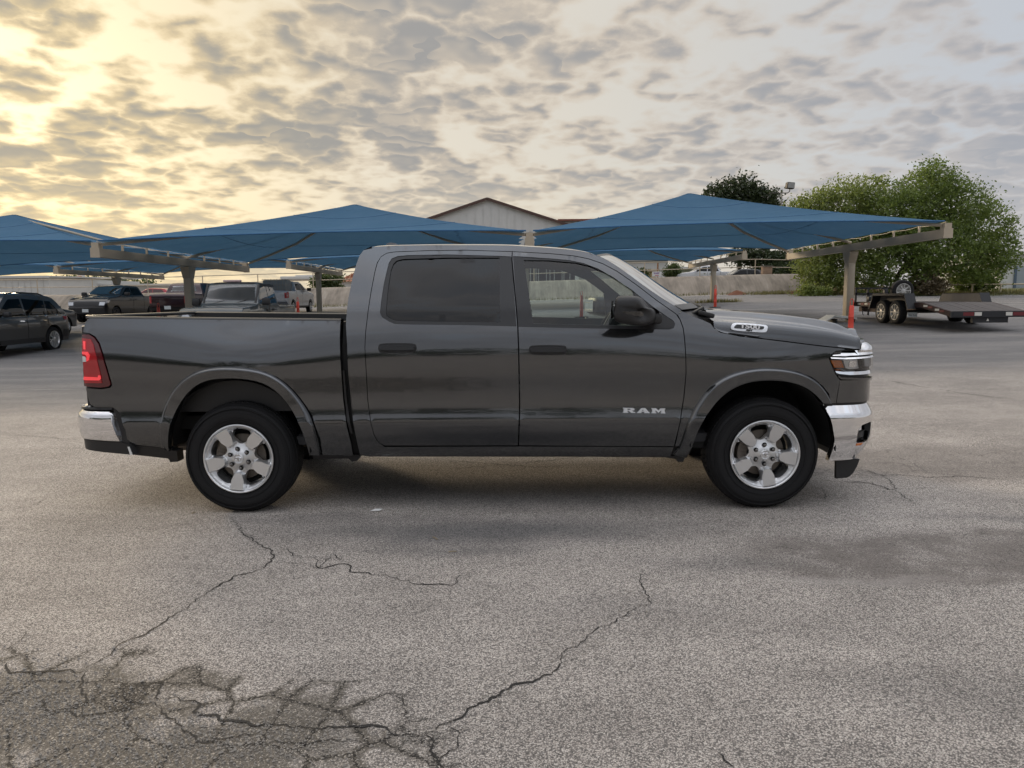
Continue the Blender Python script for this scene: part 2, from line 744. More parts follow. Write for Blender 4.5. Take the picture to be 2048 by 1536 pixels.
FPATH = Path(FP)
FDEP = sorted((x, y + HALF) for x, y in FPATH.p)
SIDE = [(.36, .16), (.40, .13), (.467, .098), (.55, .068), (.62, .050), (.657, .043), (.672, .047), (.70, .052), (.75, .0565), (.80, .0582), (.88, .0545), (1.0, .043), (1.10, .039), (1.17, .042), (1.23, .050), (1.28, .061), (1.33, .076), (1.38, .094), (1.46, .122), (1.86, .330), (2.0, .41)]
BED_X = -3.084


def sstep(a, b, x):
    t = min(1, max(0, (x - a) / (b - a)))
    return t * t * (3 - 2 * t)


def Y(x, z):
    """how far the flank lies in from the widest plane"""
    d = spline(SIDE, z)
    for xw, am in ((-1.93, .043), (1.78, .036)):
        d -= am * math.exp(-((x - xw) / .60) ** 2) * sstep(1.36, 1.02, z)
    if x > 2.1:
        d += max(0, interp(FDEP, min(x, 2.6)) - .036)
    R = .10
    if x < BED_X + R:
        q = min(BED_X + R - x, .985 * R)
        d += R - math.sqrt(R * R - q * q)
    return d


def S(u, v, off=0.0):
    """pixel -> (x, z) on the near flank"""
    y = 0.06
    for _ in range(14):
        p = W(u, v, y)
        y = lerp(y, Y(p.x, p.z) + off, 0.6)
    p = W(u, v, y)
    return (p.x, p.z)


def SP(lst, off=0.0):
    return [S(u, v, off) for u, v in lst]


def flank(off=0.0):
    return lambda x, z: (x, -HALF + Y(x, z) + off, z)


def inn(d=0.03):
    return lambda p: (0, d, 0)


def both(o):
    mirror(o)
    return o


# ---- cab side frame (pillars and roof rail)
cab_out = [(720.5, 911), (717, 896.7), (708.3, 854.6), (702.8, 812.5), (697.3, 755), (694.4, 688.6), (692, 650), (692.3, 640), (696.6, 597), (705.4, 554), (713.2, 526.9), (719, 511.3), (726.9, 500.5), (738.6, 495.2), (758, 493), (816.7, 491.3), (914, 490.3), (1012, 491), (1058.6, 493.4), (1117, 497.3), (1156, 501.5), (1185.5, 508), (1203, 514.5), (1220.7, 524), (1254, 546.4), (1293, 575.7), (1332, 602), (1362.5, 620)]
door_top_r = [(732.7, 737), (730.5, 695), (731.8, 665.5), (735.7, 632.3), (742.5, 585.5), (750.3, 544.5), (755.2, 526), (762, 514), (773.8, 507), (789.4, 504.4), (855.8, 501.9), (934, 501), (1023.8, 503.8)]
door_top_f = [(1024.4, 503.8), (1097.7, 507.7), (1146.5, 512.2), (1175.8, 518), (1205, 527.9), (1234.4, 543.5), (1273.4, 570.8), (1312.5, 601), (1351.6, 628.4)]
door_low_r = [(770.3, 891), (761, 887), (754.8, 881), (748.2, 868), (740.4, 832.5), (736, 799)]
split = [(1023.8, 503.8), (1023.8, 519), (1031.6, 605), (1035.5, 651.9), (1037.2, 694.8), (1038.6, 768.9), (1039.4, 804), (1038.6, 842.7), (1036.9, 890)]
front_cut = [(1351.6, 628.4), (1359.4, 640), (1365.2, 655.8), (1368, 675), (1370.3, 706.9), (1371.3, 747.5), (1367, 794), (1361, 832), (1356, 860), (1348, 891)]


def sh(lst, dx, dy):
    return [(u + dx, v + dy) for u, v in lst]


G = 1.3   # half a shut line, in pixels
cab_in = [(737.5, 911), (769, 893.2)] + sh(door_low_r, -G, 0)[1:] + sh(door_top_r[:7], -G, -.6) + sh(door_top_r[7:], 0, -G) + sh(door_top_f[1:], .6, -G) + [(1356, 630)]
cab_poly = SP(cab_out) + SP(cab_in[::-1])
both(panel('cab_side_frame', cab_poly, flank(), M_paint, T, skirt=inn(.05), edge=.015))

# ---- doors
rear_door_px = door_low_r + door_top_r + sh(split[1:-1], -G, 0) + [(1036.9 - G, 890.6), (900, 891)]
win_r = [(760, 625.5), (763, 597), (767.9, 566), (773.8, 540.5), (777.7, 526), (783.5, 517), (795.2, 512.2), (816.7, 510.3), (894.8, 508.9), (1000, 511.8), (1022.3, 513), (1027, 570), (1032.9, 652.9), (934, 650.3), (816.7, 649), (789.4, 648), (777.7, 643), (764, 634.3)]
gl_r = [(772.8, 632.3), (771.8, 620.6), (775.7, 577.7), (781.6, 540.5), (786.4, 527.9), (793.3, 521), (807, 518), (894.8, 515.2), (999.3, 515.2), (1000.3, 645), (875.3, 643.7), (793.3, 642), (781.6, 638.6)]
win_f = [(1025.8, 512.4), (1045, 513.2), (1097.7, 516.7), (1136.7, 520), (1166, 525.9), (1195.3, 536.6), (1224.6, 553.2), (1263.7, 579.6), (1302.7, 610.9), (1336, 634.3), (1346.7, 641), (1350.2, 648), (1347.6, 656), (1339.8, 659.2), (1293, 658.7), (1175.8, 656.8), (1036.6, 653.8), (1031, 580)]
gl_f = [(1047.9, 520), (1097.7, 520.6), (1152.3, 525.3), (1179.7, 531.8), (1214.8, 547.4), (1244, 566), (1267.6, 581.6), (1272, 600), (1284, 651.9), (1175, 650), (1066.4, 647)]
front_door_px = sh(split[::-1][1:], G, 0) + door_top_f[1:] + front_cut[1:] + [(1348, 892.5), (1200, 891.8), (1036.9 + G, 890.6)]


def door(name, px, win, glass, gmat):
    wp = SP(win)
    d = panel(name, SP(px), flank(), M_paint, T, holes=[wp], skirt=inn(.035), edge=.014)
    fr = panel('window_surround', SP(win), flank(.004), M_trim, d, holes=[SP(glass)], skirt=inn(.022), grid=.04)
    gp = panel('window_glass', SP(glass), flank(.014), gmat, d, grid=.05, edge=.03)
    # inner trim of the door
    tr = panel('door_trim', SP(px), flank(.075), M_interior, d, holes=[SP(glass)], grid=.08, edge=.04)
    d2 = mirror(d)
    for c in (fr, gp, tr):
        k = mirror(c)
        k.parent = d2
    return d, d2


rd, rd2 = door('rear_door', rear_door_px, win_r, gl_r, M_tint)
fd, fd2 = door('front_door', front_door_px, win_f, gl_f, M_glass)

# pillar divider of the front quarter light
qx = SP([(1268, 582), (1273, 586), (1288, 652), (1283, 652)])
o = panel('quarter_divider', qx, flank(.003), M_trim, fd, skirt=inn(.02))
k = mirror(o); k.parent = fd2
o = panel('sail_panel', SP([(1273.5, 588), (1300, 610.5), (1333, 634), (1344, 641.5), (1347, 648), (1345, 654), (1338, 656.5), (1288.5, 656)]), flank(.0005), M_black, fd, skirt=inn(.02))
k = mirror(o); k.parent = fd2


# handles
def handle(px, dr, dr2):
    (u0, v0, u1, v1) = px
    def rr(u0, v0, u1, v1, r=5):
        return smooth_poly([(u0, v0 + r), (u0 + r, v0), (u1 - r, v0), (u1, v0 + r), (u1, v1 - r), (u1 - r, v1), (u0 + r, v1), (u0, v1 - r)], it=2)
    b = panel('door_handle', SP(rr(u0, v0, u1, v1)), flank(-.010), M_black, dr, skirt=inn(.022), grid=.02)
    g = panel('handle_grip', SP(rr(u0 + 3, v0 + 4, u1 - 3, v1 - 6, 3)), flank(-.034), M_trim, b, skirt=inn(.022), grid=.02)
    st = panel('grip_sheen_strip', SP([(u0 + 34, v1 - 4.5), (u1 - 17, v1 - 4.5), (u1 - 19, v1 - 2), (u0 + 32, v1 - 2)]), flank(-.0125), M_trim, b, skirt=inn(.004), grid=.02)
    b2 = mirror(b); b2.parent = dr2
    for c in (g, st):
        k = mirror(c); k.parent = b2


handle((757, 686, 833, 706), rd, rd2)
handle((1058, 690, 1133.5, 710), fd, fd2)

# inner pillars behind the shut lines
both(panel('pillar_trim', SP([(1003, 500), (1046, 500), (1066, 650), (1066, 700), (1003, 700)]), flank(.055), M_interior, T, skirt=inn(.05), grid=.06))
both(panel('rear_pillar_trim', SP([(715, 520), (735, 498), (770, 497), (800, 500), (790, 512), (775, 540), (766, 640), (766, 700), (705, 700), (700, 600)]), flank(.055), M_interior, T, grid=.06))
both(panel('roof_rail_trim', SP([(770, 497), (1000, 495), (1110, 501), (1185, 513), (1230, 534), (1345, 615), (1362, 640), (1340, 640), (1265, 580), (1215, 548), (1152, 526), (1000, 514), (800, 514)]), flank(.05), M_interior, T, grid=.06))

# ---- rocker
rock = [(718, 894), (768, 894.5), (1036, 893.4), (1347, 895), (1341, 914), (1036, 912.5), (733, 913), (722, 911.5)]
both(panel('rocker_panel', SP(rock), flank(.008), M_paint, T, skirt=inn(.12)))
both(panel('rocker_sill_trim', SP([(736, 909.5), (1340, 911.5), (1340, 916), (736, 914.5)]), flank(.02), M_black, T, skirt=inn(.12)))

# ---- bedside
def dist_line(ln, x, z):
    best = 9
    for a, b in zip(ln, ln[1:]):
        vx, vy = b[0] - a[0], b[1] - a[1]
        l2 = vx * vx + vy * vy + 1e-12
        t = min(1, max(0, ((x - a[0]) * vx + (z - a[1]) * vy) / l2))
        best = min(best, math.hypot(x - a[0] - vx * t, z - a[1] - vy * t))
    return best


def flare_map(line):
    ln = SP(line)
    def f(x, z):
        q = min(1, dist_line(ln, x, z) / .028)
        return (x, -HALF + Y(x, z) + .006 - .036 * math.sin(q * math.pi / 2) + .004 * min(1, dist_line(ln, x, z) / .08), z)
    return f


arc_r_out = [(322.3, 830.7), (333, 796.9), (351.5, 769), (373, 750.7), (397.6, 738.4), (425.3, 732.9), (456, 731.7), (493, 734.4), (526.8, 740), (551.4, 750.7), (573, 766), (591.4, 784.6), (609.9, 809.2), (622.2, 829.2), (637.6, 873.8), (643.7, 908)]
arc_r_in = [(341, 909), (339, 867.6), (345, 843), (357.6, 815.3), (373, 790.7), (394.5, 769.2), (422.2, 758.4), (456, 756.3), (493, 757.5), (526.8, 764.6), (548.3, 776.9), (566.8, 793.8), (585.2, 818.4), (600.6, 849.2), (612.9, 883), (620, 909)]
tail_cut = [(166.5, 664), (179.8, 666.5), (190.9, 673), (199.8, 686), (206.4, 706), (215.3, 737), (223, 763.8), (224.5, 770.5), (219.7, 776), (202, 778.5), (171.5, 776)]
bed_px = [(178.7, 636.5), (172, 643), (167.6, 655)] + tail_cut + [(174, 786), (177.5, 800), (181.5, 809), (190.9, 814.7), (226.3, 815), (235, 821), (240.5, 829), (251, 861), (257, 888), (322, 894.4)]
bed_px += [(323, 893)] + [(319, 870), (320, 848)] + sh(arc_r_out, 3, 3)[:-1] + [(645.5, 910), (706, 911), (701.7, 885.6), (692.8, 850), (686.2, 799), (681.8, 737), (679.5, 677.5), (680.4, 650), (681, 642.2), (560, 640.8), (400, 639), (260, 637.5)]
both(panel('bedside', SP(bed_px), flank(), M_paint, T, skirt=inn(.04), edge=.015))
arc_r_out = smooth_poly(arc_r_out, False, 2)
arc_r_in = smooth_poly(arc_r_in, False, 2)
def even(ln, n):
    q = resample(ln, .002, False)
    s = [0]
    for p0, p1 in zip(q, q[1:]):
        s.append(s[-1] + math.hypot(p1[0] - p0[0], p1[1] - p0[1]))
    out, k = [], 0
    for i_ in range(n + 1):
        w_ = s[-1] * i_ / n
        while k < len(s) - 2 and s[k + 1] < w_:
            k += 1
        t_ = (w_ - s[k]) / max(1e-9, s[k + 1] - s[k])
        out.append((lerp(q[k][0], q[k + 1][0], t_), lerp(q[k][1], q[k + 1][1], t_)))
    return out


def flare(outer_px, inner_px):
    """lip moulding swept round a wheel opening"""
    o_, i_ = even(SP(outer_px), 90), even(SP(inner_px), 90)
    for _ in range(6):
        for l_ in (o_, i_):
            for k in range(1, 90):
                l_[k] = ((l_[k - 1][0] + 2 * l_[k][0] + l_[k + 1][0]) / 4, (l_[k - 1][1] + 2 * l_[k][1] + l_[k + 1][1]) / 4)
    rows_ = []
    for (xo, zo), (xi, zi) in zip(o_, i_):
        r = []
        for q in (0, .03, .07, .12, .18, .25, .34, .5, .7, .88, .96, 1.0):
            x, z = lerp(xo, xi, q), lerp(zo, zi, q)
            off = .008 - .040 * math.sin(min(1, q / .26) * math.pi / 2) + .010 * q + (.006 if q == 1.0 else 0)
            r.append((x, -HALF + Y(x, z) + off, z))
        x, z = xi, zi
        r.append((x, -HALF + Y(x, z) + .05, z))
        rows_.append(r)
    return both(loft('wheel_arch_flare', rows_, M_paint, T, smooth=50))


flare([(323, 893.5), (318.5, 870), (319.5, 848)] + arc_r_out + [(644, 909.5)], [(341, 897)] + arc_r_in)
low_r = [(257.5, 890.5), (323, 895.5), (342, 897), (342, 902), (352.5, 902), (354.7, 924), (339, 925), (334.8, 917.7), (266, 910)]
both(panel('lower_bed_valance', SP(low_r), flank(.01), M_black, T, skirt=inn(.10)))
both(panel('dog_leg_trim', SP([(644, 910), (707, 912), (719, 912), (717, 918), (712, 924), (702, 925), (695, 919), (625, 920), (622, 910)]), flank(.03), M_black, T, skirt=inn(.08)))
# bed seam closing strip and dark gap behind it
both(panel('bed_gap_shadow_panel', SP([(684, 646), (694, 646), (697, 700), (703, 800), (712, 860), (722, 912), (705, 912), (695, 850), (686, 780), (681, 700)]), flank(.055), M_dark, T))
both(panel('gap_filler_strip', SP([(684, 742), (687, 742), (692, 800), (698, 842), (704, 868), (699.5, 868), (692, 838), (687.5, 795)]), flank(.02), M_trim, T, skirt=inn(.02)))

# ---- tail lamp
lamp_px = [(164.5, 669), (178, 669), (188.5, 675.5), (197, 688), (203.6, 707), (212.4, 738), (220, 764), (221, 769.5), (217, 773), (202, 775.2), (168.5, 772), (166.5, 730)]
tl = panel('tail_lamp', SP(lamp_px), flank(-.002), M_reddark, T, skirt=inn(.05), grid=.02)
subs = []
subs.append(panel('lamp_lens', SP([(165.2, 676), (182, 678), (188, 690), (194, 715), (201, 745), (205, 766), (170.5, 766), (167, 720)]), flank(-.008), M_red, tl, skirt=inn(.006), grid=.02))
subs.append(panel('lamp_light_bar', SP([(169.5, 753), (198, 754.5), (198, 750.5), (202.5, 750.5), (203.5, 757), (200, 760.5), (169, 759.5)]), flank(-.0135), M_redlit, tl, skirt=inn(.006), grid=.02))
subs.append(panel('lamp_hook', SP([(166.2, 703), (177, 703.5), (181, 710), (179.5, 720), (175, 723), (175, 712), (172, 709), (166.4, 708)]), flank(-.0135), M_redlit, tl, skirt=inn(.006), grid=.02))
subs.append(panel('reverse_lamp', SP([(166.8, 712), (172, 713), (174, 717), (174, 723), (167.4, 723.5)]), flank(-.013), M_clear, tl, skirt=inn(.006), grid=.02))
subs.append(panel('lamp_reflector', SP([(168, 682), (172.5, 682.5), (172.5, 699), (169, 698)]), flank(-.0125), M_redlit, tl, skirt=inn(.006), grid=.02))
tl2 = mirror(tl)
for c in subs:
    k = mirror(c); k.parent = tl2

# ---- bed: rails, floor, tailgate
zr = S(400, 637)[1]


def rail_z(x):
    return interp(RAILZ, x)


RAILZ = sorted([S(u, v) for u, v in ((179, 635.2), (260, 636.2), (400, 637.6), (560, 639.4), (681, 640.8))])
rows = []
for i in range(25):
    x = lerp(BED_X + .072, RAILZ[-1][0], i / 24)
    z = rail_z(x)
    yo = -HALF + Y(x, z) + .004
    rows.append([(x, yo - .001, z - .012), (x, yo - .004, z - .002), (x, yo + .004, z + .007), (x, yo + .022, z + .011), (x, yo + .075, z + .010), (x, yo + .095, z + .002), (x, yo + .098, z - .07)])
both(loft('bed_rail_cap', rows, M_trim, T, smooth=50))
bx0, bx1 = BED_X + .07, RAILZ[-1][0] - .01
bm = bmesh.new()
for s in (-1, 1):
    add_box(bm, ((bx0 + bx1) / 2, s * .86, 1.03), (bx1 - bx0, .03, .62))
add_box(bm, ((bx0 + bx1) / 2, 0, .74), (bx1 - bx0, 1.70, .04))
add_box(bm, (bx1 - .02, 0, 1.06), (.04, 1.76, .60))
bmobj('bed_liner', bm, M_black, T)
gz0 = rail_z(BED_X) + .006
both(box('bed_corner_post', (BED_X + .085, -.875, 1.02), (.10, .13, .66), M_black, T, bev=.01))
tg = box('tailgate', (BED_X + .045, 0, .99), (.085, 1.77, .72), M_paint, T, bev=.018)
box('tailgate_cap', (BED_X + .045, 0, gz0 - .006), (.085, 1.66, .03), M_trim, tg, bev=.01)
box('tailgate_handle', (BED_X - .002, 0, 1.18), (.02, .34, .09), M_black, tg, bev=.01)

# ---- rear bumper, swept round the corner
RP = [(-2.62, .060), (-2.85, .060), (-2.98, .068), (-3.06, .092), (-3.115, .14), (-3.142, .21), (-3.155, .32), (-3.165, .55), (-3.17, .80), (-3.17, 1.04)]
RPATH = Path(RP)


def wrap(path, off, bulge=None):
    def f(s, z):
        x, y = path.at(s, off + (bulge(z) if bulge else 0))
        return (x, y, z)
    return f


def wrap_in(path, d):
    c = Vector((0.0, 0.0, 0.0))
    sg = 1 if path is RPATH else -1
    def f(p):
        # turn the rim towards the middle of the truck
        q = Vector((2.2 * -sg - p.x, -p.y, 0))
        q.normalize()
        return q * d
    return f


def px_path(path, lst, off=0.0):
    return [path.from_px(u, v, off) for u, v in lst]


def sym(path, poly_near):
    """close an open near-side polyline across the centre line"""
    return poly_near + [(2 * path.L - s, z) for s, z in poly_near[::-1]]


RB = {'t': (820.5, 822.5), 'b': 880}
zt0 = RPATH.from_px(180, 819)[1]
zb0 = RPATH.from_px(206, 879.4)[1]
edge_line = px_path(RPATH, [(219.7, 822.5), (225, 828), (227.4, 841), (240.7, 882)])
zt_l, zb_l = edge_line[0][1], edge_line[-1][1]


def chrome_bulge(z0, z1, amt):
    def f(z):
        t = (z - z0) / (z1 - z0)
        t = min(1, max(0, t))
        return amt * (1 - abs(2 * t - 1) ** 3) - .02 * sstep(.85, 1, t)
    return f


poly = [edge_line[3], edge_line[2], edge_line[1], edge_line[0]]
top = [(RPATH.L, zt0 + .004)]
bot = [(RPATH.L, zb0 + .01)]
near = [(RPATH.L, zb0), (edge_line[3][0] + .25, zb0 + .004), edge_line[3], edge_line[2], edge_line[1], edge_line[0], (edge_line[0][0] + .2, zt0 + .002), (RPATH.L, zt0 + .004)]
full = near[:-1] + [(2 * RPATH.L - s, z) for s, z in near[:-1][::-1]]
rb = panel('rear_bumper', full, wrap(RPATH, .012, chrome_bulge(zb0, zt0, .018)), M_chrome, T, skirt=wrap_in(RPATH, .05), grid=.016, edge=.012)
# black step pad on top and black lower valance
rows = []
for i in range(61):
    s = lerp(edge_line[1][0], 2 * RPATH.L - edge_line[1][0], i / 60)
    rows.append([(*RPATH.at(s, .008), zt0 + .002), (*RPATH.at(s, .0), zt0 + .016), (*RPATH.at(s, -.10), zt0 + .018), (*RPATH.at(s, -.12), zt0 - .08)])
loft('bumper_step_pad', rows, M_black, rb)
for uu in (163.5, 170, 177):
    sx = RPATH.from_px(uu, 818)[0]
    x, y = RPATH.at(sx, -.012)
    lathe('step_stud', [(.010, zt0 + .014), (.009, zt0 + .024), (.002, zt0 + .026)], M_white, rb, seg=10, axis='z', centre=(x, y, 0))
bl = px_path(RPATH, [(266, 910), (257, 889), (240.7, 884)])
lowz = RPATH.from_px(202, 902)[1]
near = [(RPATH.L, lowz + .02), (bl[0][0] + .55, lowz + .02), (bl[0][0] + .30, lowz), (bl[0][0], bl[0][1]), bl[1], bl[2], (bl[2][0] + .2, zb0 - .004), (RPATH.L, zb0 - .006)]
full = near + [(2 * RPATH.L - s, z) for s, z in near[::-1]][1:-1]
panel('bumper_lower_valance', full, wrap(RPATH, .004, lambda z: -.10 * max(0, (zb0 - z)) ** 1.2), M_black, rb, skirt=wrap_in(RPATH, .05), grid=.04)
ec = px_path(RPATH, [(226, 817), (235, 822), (240, 829), (250.5, 861), (257, 888), (242.5, 883.5), (229.5, 841), (227, 828)])
e = panel('bumper_end_cap', ec, wrap(RPATH, -.006), M_black, rb, skirt=wrap_in(RPATH, .04))
mirror(e)
lk = px_path(RPATH, [(256.5, 893), (259.5, 893), (265.5, 909), (262, 909)])
mirror(panel('reflector_tab', lk, wrap(RPATH, .012), M_white, rb, skirt=wrap_in(RPATH, .006)))

# ---- front fender
arc_f_out = [(1359.4, 891), (1364, 872.5), (1371.9, 847.5), (1384.4, 819.4), (1403, 791), (1425, 766), (1450, 750.6), (1481, 739.7), (1518.8, 734), (1559.4, 735), (1593.8, 741), (1621.9, 752), (1640.6, 766), (1656, 785), (1664, 806)]
arc_f_in = [(1372, 915), (1378, 907), (1390.6, 872.5), (1403, 844.4), (1421.9, 816), (1443.8, 791), (1468.8, 774), (1500, 763), (1537.5, 760), (1575, 763), (1606, 772.5), (1628, 788), (1643.8, 806)]
hood_seam = [(1421, 646), (1428, 655.5), (1440, 664), (1480, 672), (1560, 681.5), (1640, 691.5), (1700, 697.5), (1724, 699)]
fend_px = [(1350, 893), (1357.5, 861), (1362.7, 833), (1368.7, 795), (1373, 748), (1372, 707), (1369.8, 675), (1367, 655.5), (1361.5, 640), (1356, 630), (1364, 622.5), (1384, 632), (1405, 640)] + sh(hood_seam[:-2], 0, 1.2)
lamp_gap = [(1696, 699.5), (1672, 702.5), (1662, 710), (1658.3, 716), (1663, 728), (1671, 747), (1677, 755), (1690, 758.5)]
# the fender ends below the lamp where the fascia starts
fend_px += [(1690, 697.7), (1688, 700)] + [(1672, 701.5), (1661.5, 709.5), (1657, 716), (1662, 729), (1670, 748.5), (1677, 757), (1680, 760), (1672, 806)]
fend_px += [(1662, 806)] + sh(arc_f_out[::-1], 2, 2)[1:-1] + [(1360, 892)]
both(panel('front_fender', SP(fend_px), flank(), M_paint, T, skirt=inn(.04), edge=.014))
arc_f_out = smooth_poly(arc_f_out, False, 2)
arc_f_in = smooth_poly(arc_f_in, False, 2)
flare([(1344, 908), (1352, 897)] + arc_f_out, arc_f_in)
both(panel('sill_end_backing', SP([(1328, 888), (1366, 888), (1380, 905), (1372, 914), (1328, 914)]), flank(.045), M_black, T, grid=.05))
both(panel('mud_guard', SP([(1334, 914), (1374, 913), (1368, 926), (1358, 926), (1355, 920), (1334, 917)]), flank(.03), M_black, T, skirt=inn(.1)))

# ---- hood
def tab(lst, dep):
    out = []
    for u, v in lst:
        p = W(u, v, dep)
        out.append((p.x, p.z))
    return sorted(out)


zs_t = sorted(SP(sh(hood_seam, 0, -1.0)))
zr_t = tab([(1424, 641), (1463, 644), (1524.6, 646.9), (1586, 652.3), (1647.6, 659.8), (1690, 668), (1719.4, 676), (1731, 684.5)], .14)
zv_t = tab([(1430, 632.6), (1483.6, 636), (1545, 641.7), (1606.6, 649), (1647.6, 656.5), (1690, 666), (1712, 674)], .45)
zd_t = tab([(1428, 620), (1486, 623.5), (1545, 628.2), (1590, 633), (1637, 639), (1678, 649), (1693, 657.5)], .56)


def fx(dep):
    """front edge of hood in plan"""
    return interp(sorted([(d2, x2) for x2, d2 in FDEP]), dep) - .07 - .015 * dep


def hood_z(x, dep, xs):
    zs, zrg, zv, zd = spline(zs_t, x), spline(zr_t, x), spline(zv_t, x), spline(zd_t, x)
    zd = max(zd, zv + .004)
    if dep <= .14:
        q = max(0, (dep - .066) / (.14 - .066))
        return zs + (zrg - zs) * (1 - (1 - q) ** 5.5)
    if dep <= .45:
        return lerp(zrg, zv, (dep - .14) / .31)
    if dep <= .56:
        return lerp(zv, zd, sstep(0, 1, (dep - .45) / .11))
    return zd + .012 * sstep(.56, 1.04, dep)


deps = [.066, .0675, .069, .071, .0735, .078, .084, .091, .099, .109, .122, .14, .17, .22, .30, .38, .43, .45, .465, .48, .495, .51, .525, .54, .56, .65, .75, .85, .95, 1.04]
rows = []
NS = 44
for i in range(NS + 1):
    t = i / NS
    r = []
    for dep in deps:
        x0 = 1.425 + .14 * (dep - .066) / .97
        x1 = min(fx(max(dep, .12)), 2.69)
        if dep < .12:
            x1 = fx(.12) - (.12 - dep) * .6
        x = lerp(x0, x1, t)
        dd = dep
        z = hood_z(x, dep, x0)
        if dep <= .0661:
            dd = Y(x, z) + .001
        elif dep < .2:
            dd = max(dep, Y(x, spline(zs_t, x)) + (dep - .066) * .95)
        r.append((x, -HALF + dd, z))
    rows.append(r + [(x, -y, z) for x, y, z in r[::-1][1:]])
# turned-down front lip
rows.append([(x + .006, y, z - .03) for x, y, z in rows[-1]])
hood = loft('hood', rows, M_paint, T, smooth=60)

# badge on the hood flank
M_letter = pbr('badge_letter_silver', (.80, .82, .85), .28, .55)
bdg_c = [(1459.5, 655), (1465, 646.8), (1474, 645.2), (1528, 649), (1535.5, 652), (1533, 661), (1529.5, 664.3), (1520, 664.7), (1463.5, 660.7)]


def hflank(off):
    def f(x, z):
        # lie on the hood side: find depth where the hood surface reaches z
        lo, hi = .04, .22
        for _ in range(18):
            m = (lo + hi) / 2
            if hood_z(x, m, 0) < z:
                lo = m
            else:
                hi = m
        return (x, -HALF + min(lo, .10) + off, z)
    return f


def HS(lst):
    return [(W(u, v, .08).x, W(u, v, .08).z) for u, v in lst]


bd = panel('model_badge', smooth_poly(HS(bdg_c), it=2), hflank(-.012), M_letter, hood, skirt=inn(.02), grid=.02)
pl = panel('badge_plate', smooth_poly(HS([(1466, 655), (1471, 649.3), (1477, 648.6), (1524, 652), (1528, 653.5), (1525, 658.3), (1520, 658.8), (1470, 656.6)]), it=1), hflank(-.0145), M_trim, bd, skirt=inn(.004), grid=.02)
c1 = W(1498.5, 653.7, .08)
y1 = hflank(-.017)(c1.x, c1.z)[1]
slope = math.atan2(W(1528, 656.2, .08).z - W(1470, 652, .08).z, W(1528, 656.2, .08).x - W(1470, 652, .08).x)
mt = Matrix.Translation((c1.x, y1, c1.z)) @ Matrix.Rotation(-slope * -1, 4, 'Y').inverted() @ Matrix.Rotation(math.radians(90) - .12, 4, 'X')
M_letter = pbr('badge_letter_silver', (.82, .82, .83), .18, 1.0)
text_mesh('badge_numerals', '1500', .040, pbr('badge_numeral_white', (.78, .78, .79), .35, .1), bd, mt, .003, sx=1.75, bold=.0012)
c2 = W(1497, 660.6, .08)
y2 = hflank(-.0145)(c2.x, c2.z)[1]
mt2 = Matrix.Translation((c2.x, y2, c2.z)) @ Matrix.Rotation(slope, 4, 'Y').inverted() @ Matrix.Rotation(math.radians(90) - .12, 4, 'X')
text_mesh('badge_letters', 'SST', .0155, M_trim, bd, mt2, .002, sx=1.9, bold=.0008)

# ---- door lettering: three slab letters built as plates
def letters():
    cu = []
    R_ = [[(0, 0), (0, .16), (.06, .16), (.06, .84), (0, .84), (0, 1), (.72, 1), (.90, .92), (.95, .70), (.88, .50), (.74, .44), (.90, .16), (1, .16), (1, 0), (.66, 0), (.46, .40), (.36, .40), (.36, .16), (.44, .16), (.44, 0)]]
    Rh = [[(.36, .60), (.58, .60), (.64, .70), (.58, .82), (.36, .82)]]
    A_ = [[(0, 0), (0, .16), (.06, .16), (.36, 1), (.68, 1), (.96, .16), (1.02, .16), (1.02, 0), (.56, 0), (.56, .16), (.62, .16), (.59, .26), (.33, .26), (.30, .16), (.36, .16), (.36, 0)]]
    Ah = [[(.39, .42), (.54, .42), (.47, .68)]]
    Mm = [[(0, 0), (0, .16), (.06, .16), (.06, .84), (0, .84), (0, 1), (.38, 1), (.56, .58), (.74, 1), (1.12, 1), (1.12, .84), (1.06, .84), (1.06, .16), (1.12, .16), (1.12, 0), (.74, 0), (.74, .16), (.80, .16), (.80, .62), (.56, .10), (.32, .62), (.32, .16), (.38, .16), (.38, 0)]]
    return [(R_[0], Rh), (A_[0], Ah), (Mm[0], [])]


pr = [S(1245.5, 825), S(1330.5, 826.5), S(1245.5, 815.3)]
lw = (pr[1][0] - pr[0][0]) / 3.42
lh = pr[2][1] - pr[0][1]
x0 = pr[0][0]
for (out, hol), adv in zip(letters(), (1.14, 1.16, 1.12)):
    def cv(pts):
        return [(x0 + a * lw, pr[0][1] + b * lh + (pr[1][1] - pr[0][1]) * ((x0 + a * lw - pr[0][0]) / (3.4 * lw))) for a, b in pts]
    o = panel('badge_letter', cv(out), flank(-.008), M_letter, fd, holes=[cv(h) for h in hol], grid=.02, edge=.012, skirt=inn(.010), smooth=30)
    x0 += adv * lw

# ---- front fascia, lamps, grille, bumper along the plan line of the nose
def fpx(lst, off=0.0):
    return [FPATH.from_px(u, v, off) for u, v in lst]


L = FPATH.L
fa_t = FPATH.from_px(1741, 757.5)[1]
fa_b = FPATH.from_px(1735, 806)[1]
near = fpx([(1674, 806), (1681, 761), (1700, 760)], -.004)
nr = [(L, fa_b), near[0], near[1], (near[2][0], fa_t), (L, fa_t)]
full = nr[1:4] + [(2 * L - s, z) for s, z in nr[1:4][::-1]]
panel('front_fascia', full, wrap(FPATH, -.010), M_paint, T, skirt=wrap_in(FPATH, .05), grid=.03)

bz1, bz0 = FPATH.from_px(1733, 807)[1], FPATH.from_px(1704, 921.5)[1]
be = fpx([(1668.8, 926), (1667.7, 878.8), (1662.5, 847.5), (1656, 826.7), (1649, 812.5)])
near = be + [(be[4][0] + .03, bz1)]
full = near + [(2 * L - s, z) for s, z in near[::-1]]


